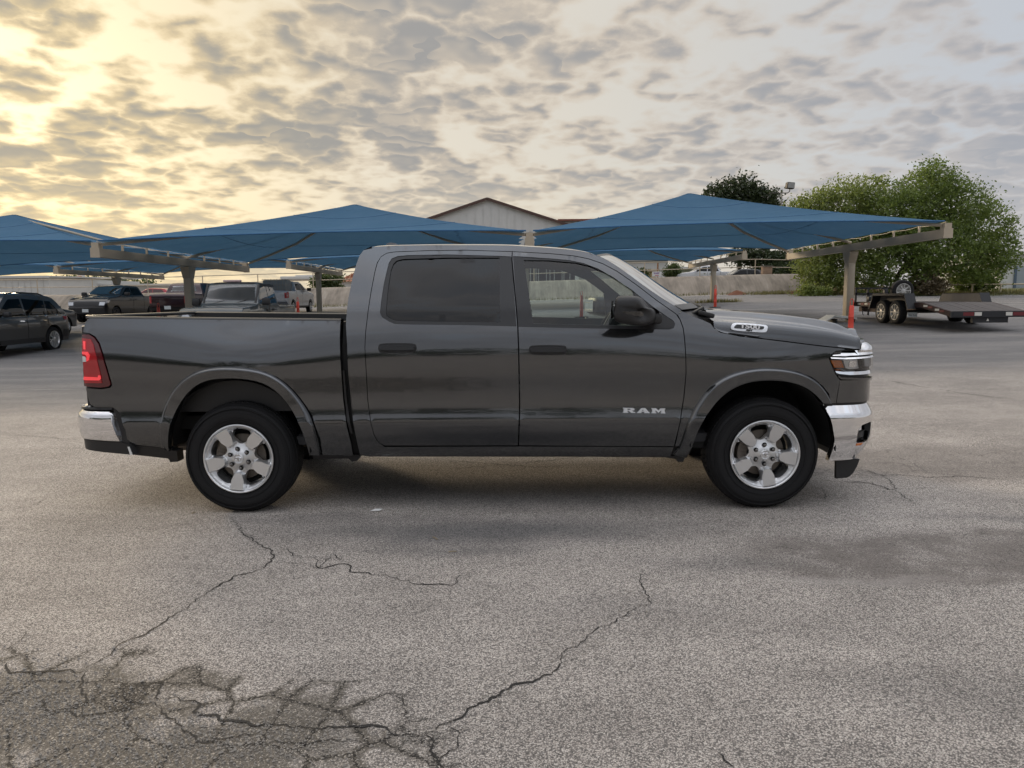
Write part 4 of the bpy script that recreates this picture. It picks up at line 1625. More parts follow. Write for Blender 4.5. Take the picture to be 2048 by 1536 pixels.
# ---- asphalt
def asphalt_mat():
    m = bpy.data.materials.new('weathered_asphalt')
    m.use_nodes = True
    t = NT(m.node_tree)
    b = m.node_tree.nodes['Principled BSDF']
    P = t.n('ShaderNodeNewGeometry').outputs['Position']
    sp = t.n('ShaderNodeSeparateXYZ'); t.link(P, sp.inputs[0])
    X, Yc = sp.outputs[0], sp.outputs[1]
    # aggregate
    wob = t.n('ShaderNodeTexNoise'); t.link(P, wob.inputs['Vector']); wob.inputs['Scale'].default_value = 60
    Pw = t.vmath('ADD', P, t.vmath('SCALE', wob.outputs['Color'], scale=.010))
    st = t.voro(Pw, 175)
    rnd_ = t.n('ShaderNodeSeparateColor'); t.link(st.outputs['Color'], rnd_.inputs[0])
    stone = t.ramp(rnd_.outputs[0], [(0.0, (.16, .145, .130)), (.22, (.25, .225, .20)), (.42, (.44, .39, .345)), (.72, (.56, .50, .44)), (1.0, (.72, .66, .59))])
    gapm = t.smooth(st.outputs['Distance'], .40, .72)
    stone = t.mix(t.math('MULTIPLY', gapm, .75), stone, (.085, .078, .073))
    fine = t.noise(P, 420, 2, .6)
    stone = t.mix(t.math('MULTIPLY', t.smooth(fine, .56, .70), .42), stone, (.060, .056, .054))
    # broad unevenness
    big = t.noise(P, .55, 5, .6, .4)
    mid = t.noise(P, 2.6, 5, .62, .2)
    k = t.math('ADD', t.math('MULTIPLY', t.math('SUBTRACT', big, .5), .80), t.math('MULTIPLY', t.math('SUBTRACT', mid, .5), .48))
    stone = t.vmath('MULTIPLY', stone, (.915, .93, .95))
    band = t.noise(t.vmath('MULTIPLY', P, (.45, 2.2, 1)), 1.3, 4, .6, .3)
    k = t.math('ADD', k, t.math('MULTIPLY', t.math('SUBTRACT', band, .5), .55))
    near = t.vmath('SCALE', stone, scale=t.math('ADD', k, 1.10))
    # the older, smoother and darker surface further back
    far_n = t.noise(t.vmath('MULTIPLY', P, (.35, 1.6, 1)), .6, 6, .62)
    farc = t.ramp(far_n, [(.25, (.120, .120, .124)), (.5, (.180, .176, .176)), (.75, (.29, .275, .26))])
    farc = t.vmath('SCALE', farc, scale=t.math('MULTIPLY_ADD', t.math('SUBTRACT', rnd_.outputs[0], .5), .9, 1.0))
    edge = t.math('ADD', Yc, t.math('MULTIPLY', t.math('SUBTRACT', mid, .5), 1.6))
    edge = t.math('ADD', edge, t.math('MULTIPLY', X, -.22))
    isfar = t.smooth(edge, 5.6, 7.6)
    col = t.mix(t.math('MULTIPLY', isfar, .92), near, farc)

    # stains and worn areas with their own outlines, plus painted shade by the truck
    nn = t.n('ShaderNodeTexNoise'); t.link(P, nn.inputs['Vector'])
    nn.inputs['Scale'].default_value = 1.6; nn.inputs['Detail'].default_value = 5
    warp = t.vmath('SUBTRACT', nn.outputs['Color'], (.5, .5, .5))
    w1_ = t.vmath('ADD', P, t.vmath('SCALE', warp, scale=.5))
    w2_ = t.vmath('ADD', P, t.vmath('SCALE', warp, scale=1.0))

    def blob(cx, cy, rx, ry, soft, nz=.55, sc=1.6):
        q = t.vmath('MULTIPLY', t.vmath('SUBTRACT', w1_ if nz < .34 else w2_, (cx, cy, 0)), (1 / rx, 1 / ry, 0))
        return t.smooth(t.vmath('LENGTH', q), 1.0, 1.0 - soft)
    brown = t.math('MULTIPLY', blob(2.85, -.92, 1.75, .52, .30, .28, 1.3), t.smooth(mid, .22, .62))
    col = t.mix(t.math('MULTIPLY', brown, .78), col, t.mix(rnd_.outputs[1], (.115, .100, .090), (.17, .15, .135)))
    brown2 = blob(4.2, 1.5, 2.6, .8, .5, .5)
    col = t.mix(t.math('MULTIPLY', brown2, .40), col, (.14, .125, .115))
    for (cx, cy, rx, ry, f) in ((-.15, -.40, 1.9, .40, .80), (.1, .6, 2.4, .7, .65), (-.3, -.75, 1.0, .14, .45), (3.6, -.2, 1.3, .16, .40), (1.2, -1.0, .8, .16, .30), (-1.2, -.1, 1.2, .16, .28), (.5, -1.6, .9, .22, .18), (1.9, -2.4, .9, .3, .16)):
        col = t.mix(t.math('MULTIPLY', blob(cx, cy, rx, ry, .9, .22, 2.2), f), col, t.mix(rnd_.outputs[0], (.055, .056, .060), (.15, .148, .15)))  # dark stains; the strongest, along the truck, deepen its shadow in the colour
    light = blob(4.6, .35, 1.5, .22, .5, .35)
    col = t.mix(t.math('MULTIPLY', light, .35), col, (.38, .35, .32))
    light = blob(1.9, -1.25, .75, .10, .7, .2)
    col = t.mix(t.math('MULTIPLY', light, .35), col, (.40, .37, .34))
    # broken-up dark corner: crazed surface with dirt in the joints
    crz = blob(-1.95, -2.75, 2.0, .80, .5, .35, 1.1)
    ck = t.voro(t.vmath('ADD', P, t.vmath('SCALE', wob.outputs['Color'], scale=.06)), 4.4, 'DISTANCE_TO_EDGE')
    rag = t.math('ADD', ck.outputs['Distance'], t.math('MULTIPLY', t.math('SUBTRACT', mid, .5), -.35))
    joint = t.math('MULTIPLY', t.smooth(crz, .10, .50), t.smooth(rag, .16, .05))
    full_ = t.math('MULTIPLY', t.smooth(crz, .62, 1.0), t.smooth(mid, .36, .47))
    cz = t.math('MAXIMUM', joint, full_)
    crack = t.math('MULTIPLY', t.smooth(ck.outputs['Distance'], .026, .006), t.smooth(crz, .02, .30))
    dirt = t.ramp(rnd_.outputs[2], [(0, (.062, .055, .046)), (.8, (.115, .102, .083)), (.93, (.34, .31, .27)), (1, (.42, .38, .32))])
    col = t.mix(t.math('MULTIPLY', cz, .85), col, dirt)
    col = t.mix(t.math('MULTIPLY', crack, .92), col, (.022, .020, .018))
    # crazing on the right-hand stains
    ck2 = t.voro(t.vmath('ADD', P, t.vmath('SCALE', wob.outputs['Color'], scale=.04)), 7.0, 'DISTANCE_TO_EDGE')
    c2 = t.math('MULTIPLY', t.smooth(ck2.outputs['Distance'], .030, .0), t.math('MAXIMUM', brown, brown2))
    c2 = t.math('MULTIPLY', c2, t.smooth(t.noise(P, 3.2, 3), .46, .60))
    col = t.mix(t.math('MULTIPLY', c2, .75), col, (.04, .037, .035))
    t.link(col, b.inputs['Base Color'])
    b.inputs['Roughness'].default_value = .86
    b.inputs['Specular IOR Level'].default_value = .35
    bp = t.n('ShaderNodeBump')
    bp.inputs['Strength'].default_value = .55
    bp.inputs['Distance'].default_value = .004
    h = t.math('SUBTRACT', t.math('MULTIPLY', fine, .35), st.outputs['Distance'])
    h = t.math('SUBTRACT', h, t.math('MULTIPLY', crack, 2.0))
    t.link(h, bp.inputs['Height'])
    t.link(bp.outputs[0], b.inputs['Normal'])
    return m


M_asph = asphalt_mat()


def grow(a, b, step, far, k=1.22):
    out = [a + i * step for i in range(int((b - a) / step) + 1)]
    s = step
    while out[-1] < far:
        s *= k
        out.append(out[-1] + s)
    s = step
    while out[0] > -far:
        s *= k
        out.insert(0, out[0] - s)
    return out


def sheet(name, xs, ys, zf, mat, kind='structure', keep=None):
    V, f = [], []
    n = len(xs)
    for y in ys:
        for x in xs:
            V.append((x, y, zf(x, y)))
    for j in range(len(ys) - 1):
        for i in range(n - 1):
            if keep and not keep((xs[i] + xs[i + 1]) / 2, (ys[j] + ys[j + 1]) / 2):
                continue
            f.append((j * n + i, j * n + i + 1, (j + 1) * n + i + 1, (j + 1) * n + i))
    o = mesh(name, V, f, mat, None, 60)
    o['kind'] = kind
    return o


ys = grow(-10, 62, .6, 600)
ys = sorted(ys + [CY + 57.5 + .1 * i for i in range(1, 10)])
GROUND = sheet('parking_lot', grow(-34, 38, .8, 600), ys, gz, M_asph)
GROUND['label'] = 'cracked grey asphalt parking lot'

# ---- cracks: narrow irregular grooves filled with dirt
M_crack = pbr('crack_dirt', (.030, .028, .026), .95, noise=.4, nscale=40)


def crack(pts_px, w0, w1, seed, name='crack', rough=.35):
    r = random.Random(seed)
    P = [G(u, v) for u, v in pts_px]
    line = [P[0]]
    for a, b in zip(P, P[1:]):
        L = (b - a).length
        n = max(2, int(L / .018))
        d = (b - a).normalized(); s = Vector((-d.y, d.x, 0))
        dev = 0
        for i in range(1, n + 1):
            dev = dev * .8 + r.uniform(-1, 1) * .018 * rough * 2
            e = min(i, n - i) / n
            line.append(a.lerp(b, i / n) + s * dev * (1 if e > .02 else .3))
    V, f = [], []
    n = len(line)
    wn = 1.0
    for i, p in enumerate(line):
        d = (line[min(i + 1, n - 1)] - line[max(i - 1, 0)])
        d.z = 0
        d.normalize()
        s = Vector((-d.y, d.x, 0))
        wn = max(.45, min(1.6, wn + r.uniform(-.4, .4)))
        wd = .58 * lerp(w0, w1, i / n) * wn * min(1, .15 + 6 * min(i, n - 1 - i) / n)
        for k in (-1, 1):
            q = p + s * (k * wd / 2 * r.uniform(.7, 1.3))
            V.append((q.x, q.y, gz(q.x, q.y) + .0035))
        if i:
            f.append((2 * i - 2, 2 * i - 1, 2 * i + 1, 2 * i))
    o = mesh(name, V, f, M_crack, GROUND)
    return o


H = lambda pts: [(u / 2, 1000 + v / 2) for u, v in pts]           # from the enlarged left lower view
K = lambda pts: [(1024 + u / 2, 900 + v / 2) for u, v in pts]
crack(H([(915, 62), (945, 90), (968, 128), (1010, 150), (1040, 180), (1085, 208), (1088, 245), (1050, 275), (1000, 292), (930, 312), (860, 350), (790, 395), (720, 445), (650, 495), (590, 535), (520, 560), (460, 595), (400, 640), (350, 680)]), .007, .014, 1)
crack(H([(350, 682), (300, 690), (200, 685), (100, 692), (40, 685), (0, 655)]), .012, .010, 2)
crack(H([(352, 684), (330, 720), (345, 780), (325, 850), (330, 900)]), .008, .006, 3)
crack(H([(480, 745), (560, 738), (655, 732), (640, 770), (640, 800), (720, 803), (775, 805), (790, 835), (770, 850), (840, 860), (870, 882), (940, 888), (1000, 905), (1100, 898), (1200, 905), (1290, 918), (1380, 908), (1500, 903), (1545, 915), (1580, 938), (1650, 940), (1700, 940)]), .012, .017, 4)
crack(H([(1700, 940), (1640, 950), (1560, 985), (1440, 965), (1300, 968), (1180, 975), (1050, 985)]), .010, .008, 5)
crack(H([(1700, 938), (1730, 990), (1750, 1040), (1770, 1072)]), .014, .016, 6)
crack(H([(1790, 905), (1835, 925), (1840, 990), (1790, 1020), (1760, 1050)]), .010, .012, 7)
crack(H([(640, 805), (560, 830), (440, 850), (330, 865), (180, 845), (170, 800), (230, 770), (320, 745), (350, 700)]), .010, .008, 8)
crack(H([(640, 820), (670, 870), (760, 930), (800, 970), (900, 960), (1050, 930)]), .009, .007, 9)
crack(H([(490, 750), (500, 800), (640, 825)]), .007, .007, 10)
crack(H([(1085, 205), (1150, 198), (1180, 225), (1270, 240), (1290, 275), (1370, 255), (1410, 290), (1480, 298), (1560, 308), (1660, 335), (1740, 338), (1815, 340), (1840, 305), (1900, 292)]), .012, .009, 11)
crack(H([(1100, 250), (1200, 252), (1270, 272), (1330, 215), (1380, 245)]), .008, .008, 12)
crack(H([(950, 140), (1080, 150), (1250, 150)]), .006, .006, 13)
crack(H([(1140, 198), (1150, 160)]), .004, .003, 14)
crack(H([(0, 615), (60, 580), (150, 515)]), .004, .003, 15)
crack(H([(0, 45), (70, 35), (150, 15), (210, -12), (300, -30)]), .008, .006, 16)
crack(H([(0, 75), (200, 85), (420, 100), (560, 105)]), .003, .003, 17)
crack(K([(530, 480), (515, 530), (520, 560), (550, 590), (545, 620), (470, 645), (420, 680), (380, 705), (330, 725), (290, 765), (220, 800), (200, 850), (130, 900), (60, 930), (0, 945), (-64, 990), (-110, 1010), (-198, 1072), (-250, 1090), (-348, 1140)]), .008, .018, 18)
crack(K([(820, 1210), (845, 1245), (880, 1272)]), .012, .012, 20)
crack(K([(1215, 92), (1320, 90), (1430, 105), (1540, 100), (1660, 112), (1800, 105), (2048, 125)]), .014, .010, 21)
crack(K([(1230, 120), (1330, 128), (1440, 135), (1500, 160), (1560, 158), (1700, 150)]), .018, .008, 22)
crack(K([(1380, 70), (1480, 100), (1540, 155), (1620, 230)]), .008, .006, 23)
crack(K([(1230, 150), (1250, 175), (1240, 200)]), .010, .006, 24)
crack(K([(1450, 70), (1600, 85), (1760, 80), (1950, 90)]), .008, .006, 25)
crack([(0, 870), (80, 874), (160, 881)], .012, .010, 26)
crack([(190, 1002), (250, 975), (330, 958), (345, 945), (400, 942)], .008, .006, 27)
crack([(250, 975), (300, 968), (360, 962)], .006, .005, 28)
crack([(1770, 760), (1850, 775), (1950, 790), (2048, 802)], .03, .02, 29)
crack([(1760, 745), (1800, 742), (1870, 758)], .02, .012, 30)
crack([(0, 852), (110, 848), (200, 835)], .006, .004, 31)
crack([(600, 930), (720, 915), (900, 922), (1080, 935), (1200, 928)], .012, .008, 32)
crack([(900, 940), (1050, 925), (1180, 912), (1300, 918)], .014, .010, 33)

# loose grit lying in the broken corner and along the cracks
def grit(name, label, spots, n, seed, mat):
    r = random.Random(seed)
    V, f = [], []
    for _ in range(n):
        (u, v, su, sv) = spots[r.randrange(len(spots))]
        p = G(r.gauss(u, su), min(1560, r.gauss(v, sv)))
        s = r.uniform(.0025, .0065) * (1.6 if r.random() < .06 else 1)
        b_ = len(V)
        for (dx, dy, dz) in ((1, 0, .3), (-.4, .9, .3), (-.5, -.8, .3), (0, 0, 1.1), (.1, .1, -.3)):
            k = r.uniform(.7, 1.3) * s
            V.append((p.x + dx * k, p.y + dy * k, p.z + dz * k))
        f += [(b_, b_ + 1, b_ + 3), (b_ + 1, b_ + 2, b_ + 3), (b_ + 2, b_, b_ + 3), (b_ + 1, b_, b_ + 4), (b_ + 2, b_ + 1, b_ + 4), (b_, b_ + 2, b_ + 4)]
    o = mesh(name, V, f, mat)
    tag(o, label, 'gravel', kind='stuff')


grit('gravel', 'loose grit scattered over the crazed asphalt corner', [(120, 1450, 150, 60), (330, 1480, 160, 40), (560, 1480, 140, 30), (60, 1400, 80, 40)], 2600, 21, pbr('grit_stone', (.36, .33, .29), .9, noise=.5, nscale=60))
grit('gravel', 'sparse pale grit along the long central crack', [(870, 1472, 40, 14), (1000, 1390, 40, 16), (1150, 1290, 40, 20), (1270, 1200, 25, 20), (450, 1170, 60, 30)], 500, 22, MATS['grit_stone'])

# faded painted stall lines
M_line = pbr('faded_line_paint', (.46, .45, .43), .85, noise=.6, nscale=3)
M_line.node_tree.nodes['Principled BSDF'].inputs['Alpha'].default_value = .55


def line_px(name, a, b, wd):
    A, B = G(*a), G(*b)
    d = (B - A); d.z = 0
    n = max(4, int(d.length / .3))
    s = Vector((-d.y, d.x, 0)).normalized() * wd / 2
    V, f = [], []
    r = random.Random(int(a[0]))
    for i in range(n + 1):
        p = A.lerp(B, i / n)
        for k in (-1, 1):
            q = p + s * (k * r.uniform(.5, 1.1))
            V.append((q.x, q.y, gz(q.x, q.y) + .005))
        if i and r.random() > .18:
            f.append((2 * i - 2, 2 * i - 1, 2 * i + 1, 2 * i))
    o = mesh(name, V, f, M_line, GROUND)


line_px('painted_line', (0, 781), (168, 779), .10)
line_px('painted_line', (1735, 668), (1900, 661), .10)
line_px('painted_line', (1888, 663), (1895, 650), .08)
line_px('painted_line', (1960, 612), (2048, 606), .12)
line_px('painted_line', (1460, 598), (1700, 592), .14)
line_px('painted_line', (640, 618), (690, 617), .14)
line_px('painted_line', (1060, 602), (1300, 596), .14)
line_px('painted_line', (1790, 712), (2048, 716), .08)

# scrap of paper, twigs, dry leaf on the asphalt
p = G(752, 1023)
mesh('paper_scrap', [(p.x - .045, p.y - .006, p.z + .006), (p.x + .03, p.y - .012, p.z + .010), (p.x + .048, p.y + .008, p.z + .018), (p.x - .01, p.y + .014, p.z + .012), (p.x + .0, p.y + .0, p.z + .022)], [(0, 1, 4), (1, 2, 4), (2, 3, 4), (3, 0, 4)], M_white, None, 0)
tag(bpy.data.objects['paper_scrap'], 'small crumpled white paper scrap on asphalt behind the rear tyre', 'litter')
for (u, v, a, L) in ((585, 985, .6, .05), (870, 1078, 2.2, .06), (905, 1105, .2, .05), (388, 1027, 1.2, .04)):
    p = G(u, v)
    d = Vector((math.cos(a), math.sin(a), 0)) * L / 2
    o = tube('twig', [p - d + Vector((0, 0, .006)), p + Vector((0, 0, .009)), p + d + Vector((0, 0, .006))], .003, pbr('dry_twig', (.30, .24, .15), .9), None, 5)
    tag(o, {585: 'tiny pale straw beside the rear tyre', 870: 'tiny brown twig on the asphalt below the rear door', 905: 'tiny straw lying nearest the camera below the rear door', 388: 'tiny bent twig left of the rear tyre contact patch'}[u], 'twig')

# ================================================================== retaining wall, upper ground, dirt
M_conc = bpy.data.materials.new('stained_concrete')
M_conc.use_nodes = True
t = NT(M_conc.node_tree)
b = M_conc.node_tree.nodes['Principled BSDF']
P = t.n('ShaderNodeNewGeometry').outputs['Position']
streak = t.noise(t.vmath('MULTIPLY', P, (2.4, .4, .25)), 1.0, 6, .65, .3)
blot = t.noise(P, .8, 5, .6)
cc = t.ramp(t.math('ADD', t.math('MULTIPLY', streak, .65), t.math('MULTIPLY', blot, .35)), [(.32, (.13, .115, .095)), (.48, (.245, .21, .17)), (.60, (.33, .285, .235)), (.72, (.44, .39, .33))])
t.link(cc, b.inputs['Base Color'])
b.inputs['Roughness'].default_value = .9
bp = t.n('ShaderNodeBump'); bp.inputs['Strength'].default_value = .4
t.link(t.noise(P, 14, 4), bp.inputs['Height']); t.link(bp.outputs[0], b.inputs['Normal'])

wall_rows = []
for i in range(121):
    x = lerp(-70, 27.5, i / 120)
    fade = sstep(28.5, 22.5, x)
    D = 55.4 - .4 * math.sin(x * .05) + (1 - fade) * 2.0
    yb = CY + D
    z0 = gz(x, yb) - .05
    z1 = gz(x, CY + 59.5) + .03
    z1 = lerp(z0 + .1, z1, fade)
    r_ = []
    for s, k in ((0, 0), (.25, .16), (.6, .38), (.9, .62), (1.0, .80), (1.02, 1.15)):
        r_.append((x, yb + 3.2 * k, lerp(z0, z1, min(s, 1.0)) + (.03 if s > 1 else 0)))
    r_.append((x, yb + 4.2, z1 - .02))
    wall_rows.append(r_)
o = loft('retaining_wall', wall_rows, M_conc, None, 60, flip=True)
tag(o, 'long sloped concrete retaining wall with dark streaks behind the canopies', 'retaining wall')
# kerb strip at the wall foot
rows = [[(r[0][0], r[0][1] - .9, gz(r[0][0], r[0][1] - .9) + .006), (r[0][0], r[0][1] + .02, gz(r[0][0], r[0][1]) + .05)] for r in wall_rows]
o = loft('gutter_strip', rows, pbr('gutter_concrete', (.36, .33, .29), .9, noise=.3, nscale=2), None, flip=True)
o['kind'] = 'structure'

M_grass = bpy.data.materials.new('dry_grass_ground')
M_grass.use_nodes = True
t = NT(M_grass.node_tree)
b = M_grass.node_tree.nodes['Principled BSDF']
P = t.n('ShaderNodeNewGeometry').outputs['Position']
cc = t.ramp(t.noise(P, .35, 6, .7), [(.3, (.16, .13, .07)), (.48, (.10, .115, .040)), (.62, (.075, .10, .030)), (.75, (.21, .165, .085))])
cc = t.mix(t.math('MULTIPLY', t.noise(P, 30, 3), .5), cc, (.05, .06, .02))
t.link(cc, b.inputs['Base Color']); b.inputs['Roughness'].default_value = 1.0
o = sheet('lawn', [22 + 1.0 * i for i in range(90)], [CY + 46 + 1.2 * i for i in range(90)], lambda x, y: gz(x, y) + .012, M_grass, keep=lambda x, y: y - CY > 47.0 + .10 * (x - 24) and (x > 26 or y - CY > 60))
o = sheet('upper_ground', grow(-90, 30, 2.0, 120), [CY + 59.6 + 1.5 * i for i in range(60)], lambda x, y: gz(x, y) + .010, pbr('upper_gravel', (.24, .21, .17), 1.0, noise=.5, nscale=.4), keep=lambda x, y: x < 25)

M_dirt = pbr('red_dirt', (.20, .085, .050), 1.0, noise=.6, nscale=2.5, bump=.5, bscale=12)
M_tan = pbr('tan_dirt', (.32, .225, .145), 1.0, noise=.45, nscale=1.5, bump=.5, bscale=8)


def mound(name, cx, cy, rx, ry, h, mat, seed, label):
    r = random.Random(seed)
    V, f = [], []
    n, m = 26, 14
    ph = [r.uniform(0, 6.28) for _ in range(6)]
    for j in range(m + 1):
        q = j / m
        for i in range(n):
            a = 2 * math.pi * i / n
            k = 1 + .18 * math.sin(3 * a + ph[0]) + .12 * math.sin(5 * a + ph[1])
            x, y = cx + rx * q * k * math.cos(a), cy + ry * q * k * math.sin(a)
            z = h * (1 - q ** 1.4) * (1 + .35 * math.sin(x * 3 + ph[2]) * math.sin(y * 4 + ph[3])) + r.uniform(-.03, .03) * h * 2
            V.append((x, y, gz(x, y) + max(z, 0) - .02 * q))
    for j in range(m):
        for i in range(n):
            f.append((j * n + i, j * n + (i + 1) % n, (j + 1) * n + (i + 1) % n, (j + 1) * n + i))
    o = mesh(name, V, f, mat, None, 80)
    tag(o, label, 'dirt mound')
    return o


mound('dirt_mound', 22.0, CY + 53.6, 2.3, .8, .42, M_dirt, 3, 'low red dirt pile at the foot of the sloped concrete wall')
mound('dirt_mound', 26.2, CY + 54.5, 4.4, 3.0, .55, M_tan, 5, 'tan earth bank under the big green tree')
mound('dirt_mound', 16.8, CY + 54.6, .9, .5, .26, M_dirt, 8, 'small red dirt clump against the concrete wall')

# ================================================================== pipe fence on top of the wall
M_pipe = pbr('beige_pipe', (.48, .41, .31), .6, noise=.15, nscale=3)


def pipe_fence(name, pts, h, rails, spacing, r, label, mat=M_pipe, skip=None):
    root = empty(name, (pts[0][0], pts[0][1], gz(*pts[0])), 0, label, 'fence')
    ox, oy, oz = root.location
    posts = []
    for a, b in zip(pts, pts[1:]):
        L = math.hypot(b[0] - a[0], b[1] - a[1])
        n = max(1, round(L / spacing))
        for i in range(n + 1):
            posts.append((lerp(a[0], b[0], i / n), lerp(a[1], b[1], i / n)))
    pm = None
    for x, y in posts:
        z = gz(x, y)
        if pm is None:
            o = tube('fence_post', [(0, 0, -.1), (0, 0, h)], r * 1.15, mat, root, 8)
            pm = o.data
        else:
            o = bpy.data.objects.new('fence_post', pm)
            link(o, root)
        o.location = (x - ox, y - oy, z - oz)
    for hh in rails:
        tube('fence_rail', [(x - ox, y - oy, gz(x, y) + hh - oz) for x, y in posts], r, mat, root, 7)
    return root


pipe_fence('pipe_fence', [(-66, CY + 60), (24.5, CY + 60)], 1.32, (1.30, .68), 4.6, .034, 'beige two-rail pipe fence running along the top of the retaining wall')
pipe_fence('pipe_fence', [(29.6, CY + 50), (50, CY + 51.5)], .68, (.66,), 2.05, .05, 'low beige single-rail pipe fence in front of the lawn', pbr('cream_pipe', (.62, .52, .36), .6))

# ================================================================== shade canopies
M_steel = pbr('tan_painted_steel', (.47, .40, .30), .5, noise=.12, nscale=4)


def fabric_mat():
    m = bpy.data.materials.new('blue_shade_cloth')
    m.use_nodes = True
    t = NT(m.node_tree)
    m.node_tree.nodes.clear()
    P = t.n('ShaderNodeTexCoord').outputs['Object']
    sp = t.n('ShaderNodeSeparateXYZ'); t.link(P, sp.inputs[0])
    nz = t.noise(P, .6, 5, .6)
    weave = t.noise(t.vmath('MULTIPLY', P, (1.0, 14, 1)), 3.0, 3, .6)
    c = t.ramp(t.math('ADD', t.math('MULTIPLY', nz, .6), t.math('MULTIPLY', weave, .4)), [(.3, (.095, .20, .315)), (.6, (.125, .235, .355)), (.8, (.165, .28, .40))])
    df = t.n('ShaderNodeBsdfDiffuse'); t.link(c, df.inputs[0]); df.inputs[1].default_value = .6
    tl_ = t.n('ShaderNodeBsdfTranslucent'); t.put(tl_.inputs[0], t.mix(.3, c, (.04, .20, .42)))
    sh_ = t.n('ShaderNodeBsdfSheen') if hasattr(bpy.types, 'ShaderNodeBsdfSheen') else None
    bpn = t.n('ShaderNodeBump'); bpn.inputs['Strength'].default_value = .7; bpn.inputs['Distance'].default_value = .06
    t.link(t.noise(t.vmath('MULTIPLY', P, (.5, 1.6, 1)), 1.4, 4, .55, .6), bpn.inputs['Height']); t.link(bpn.outputs[0], df.inputs['Normal'])
    mx = t.n('ShaderNodeMixShader'); mx.inputs[0].default_value = .22
    t.link(df.outputs[0], mx.inputs[1]); t.link(tl_.outputs[0], mx.inputs[2])
    o = t.n('ShaderNodeOutputMaterial'); t.link(mx.outputs[0], o.inputs[0])
    return m


M_fabric = fabric_mat()
LX = [-35.8, -23.7, -11.58, .52, 12.15]
ROWD = {'front': (20.5, 32.1), 'back': (38.2, 49.8)}


def beam_z(row, x):
    return (2.92 + .0148 * x) if row == 'front' else (3.30 + .0135 * x)


def canopy_post(row, x, label):
    d0, d1 = ROWD[row]
    dc = (d0 + d1) / 2
    yc = CY + dc
    g = gz(x, yc)
    zb = beam_z(row, x)
    root = empty('canopy_post', (x, yc, g), 0, label, 'canopy post', 'steel posts carrying the shade canopies')
    h = zb - g
    box('column', (0, 0, h / 2 - .1), (.26, .30, h + .2), M_steel, root, bev=.02)
    # flared head
    bm = bmesh.new()
    rows_ = []
    for z, sx, sy in ((h - .42, .135, .155), (h - .16, .145, .26), (h - .02, .15, .30)):
        rows_.append([(-sx, -sy, z), (sx, -sy, z), (sx, sy, z), (-sx, sy, z)])
    loft('column_head', rows_, M_steel, root, 0, closed_u=True, cap=True)
    L = d1 - d0
    bl_ = zb + .26
    bme = bmesh.new()
    add_box(bme, (0, 0, h + .13), (.22, L, .24))
    beam = bmobj('beam', bme, M_steel, root)
    for s in (-1, 1):
        box('beam_end_plate', (0, s * (L / 2 + .012), h + .13), (.26, .03, .27), M_steel, beam)
        box('corner_bracket', (0, s * (L / 2 - .10), h + .33), (.20, .22, .16), M_steel, beam)
    for k in range(1, 8):
        if k == 4:
            continue
        yy = lerp(-L / 2, L / 2, k / 8)
        box('cable_stub', (0, yy, h + .36), (.05, .06, .22), M_steel, beam)
    bm = bmesh.new()
    pts = [Vector((0, lerp(-L / 2 + .1, L / 2 - .1, i / 32), h + .45 - .04 * math.sin(math.pi * (i % 4) / 4))) for i in range(33)]
    add_tube(bm, pts, .009, 5)
    bmobj('edge_cable', bm, M_steel, beam, 60)
    return root


POSTS = [('front', 1, 'tan steel post and long beam over the dark grey off-road pickup'), ('front', 2, 'tan canopy post behind the cab roof, beam end facing the camera'), ('front', 3, 'tan steel post beside the flatbed trailer, its beam slanting up to the outer corner'),
         ('back', 1, 'tan steel post behind the white pickup in the rear canopy row'), ('back', 2, 'tan rear-row canopy post hidden behind the cab'), ('back', 3, 'slim tan rear-row post standing before the concrete wall beside a red delineator'), ]
PX = {('front', 0): 'tan front-row canopy post at the far left of the lot', ('back', 0): 'tan steel post beside the black pickup in the rear canopy row'}
canopy_post('front', LX[1], PX[('front', 0)])
canopy_post('front', LX[2], POSTS[0][2])
canopy_post('front', LX[3], POSTS[1][2])
canopy_post('front', LX[4], POSTS[2][2])
canopy_post('back', LX[1], PX[('back', 0)])
canopy_post('back', LX[2], POSTS[3][2])
canopy_post('back', LX[3], POSTS[4][2])
canopy_post('back', LX[4], POSTS[5][2])


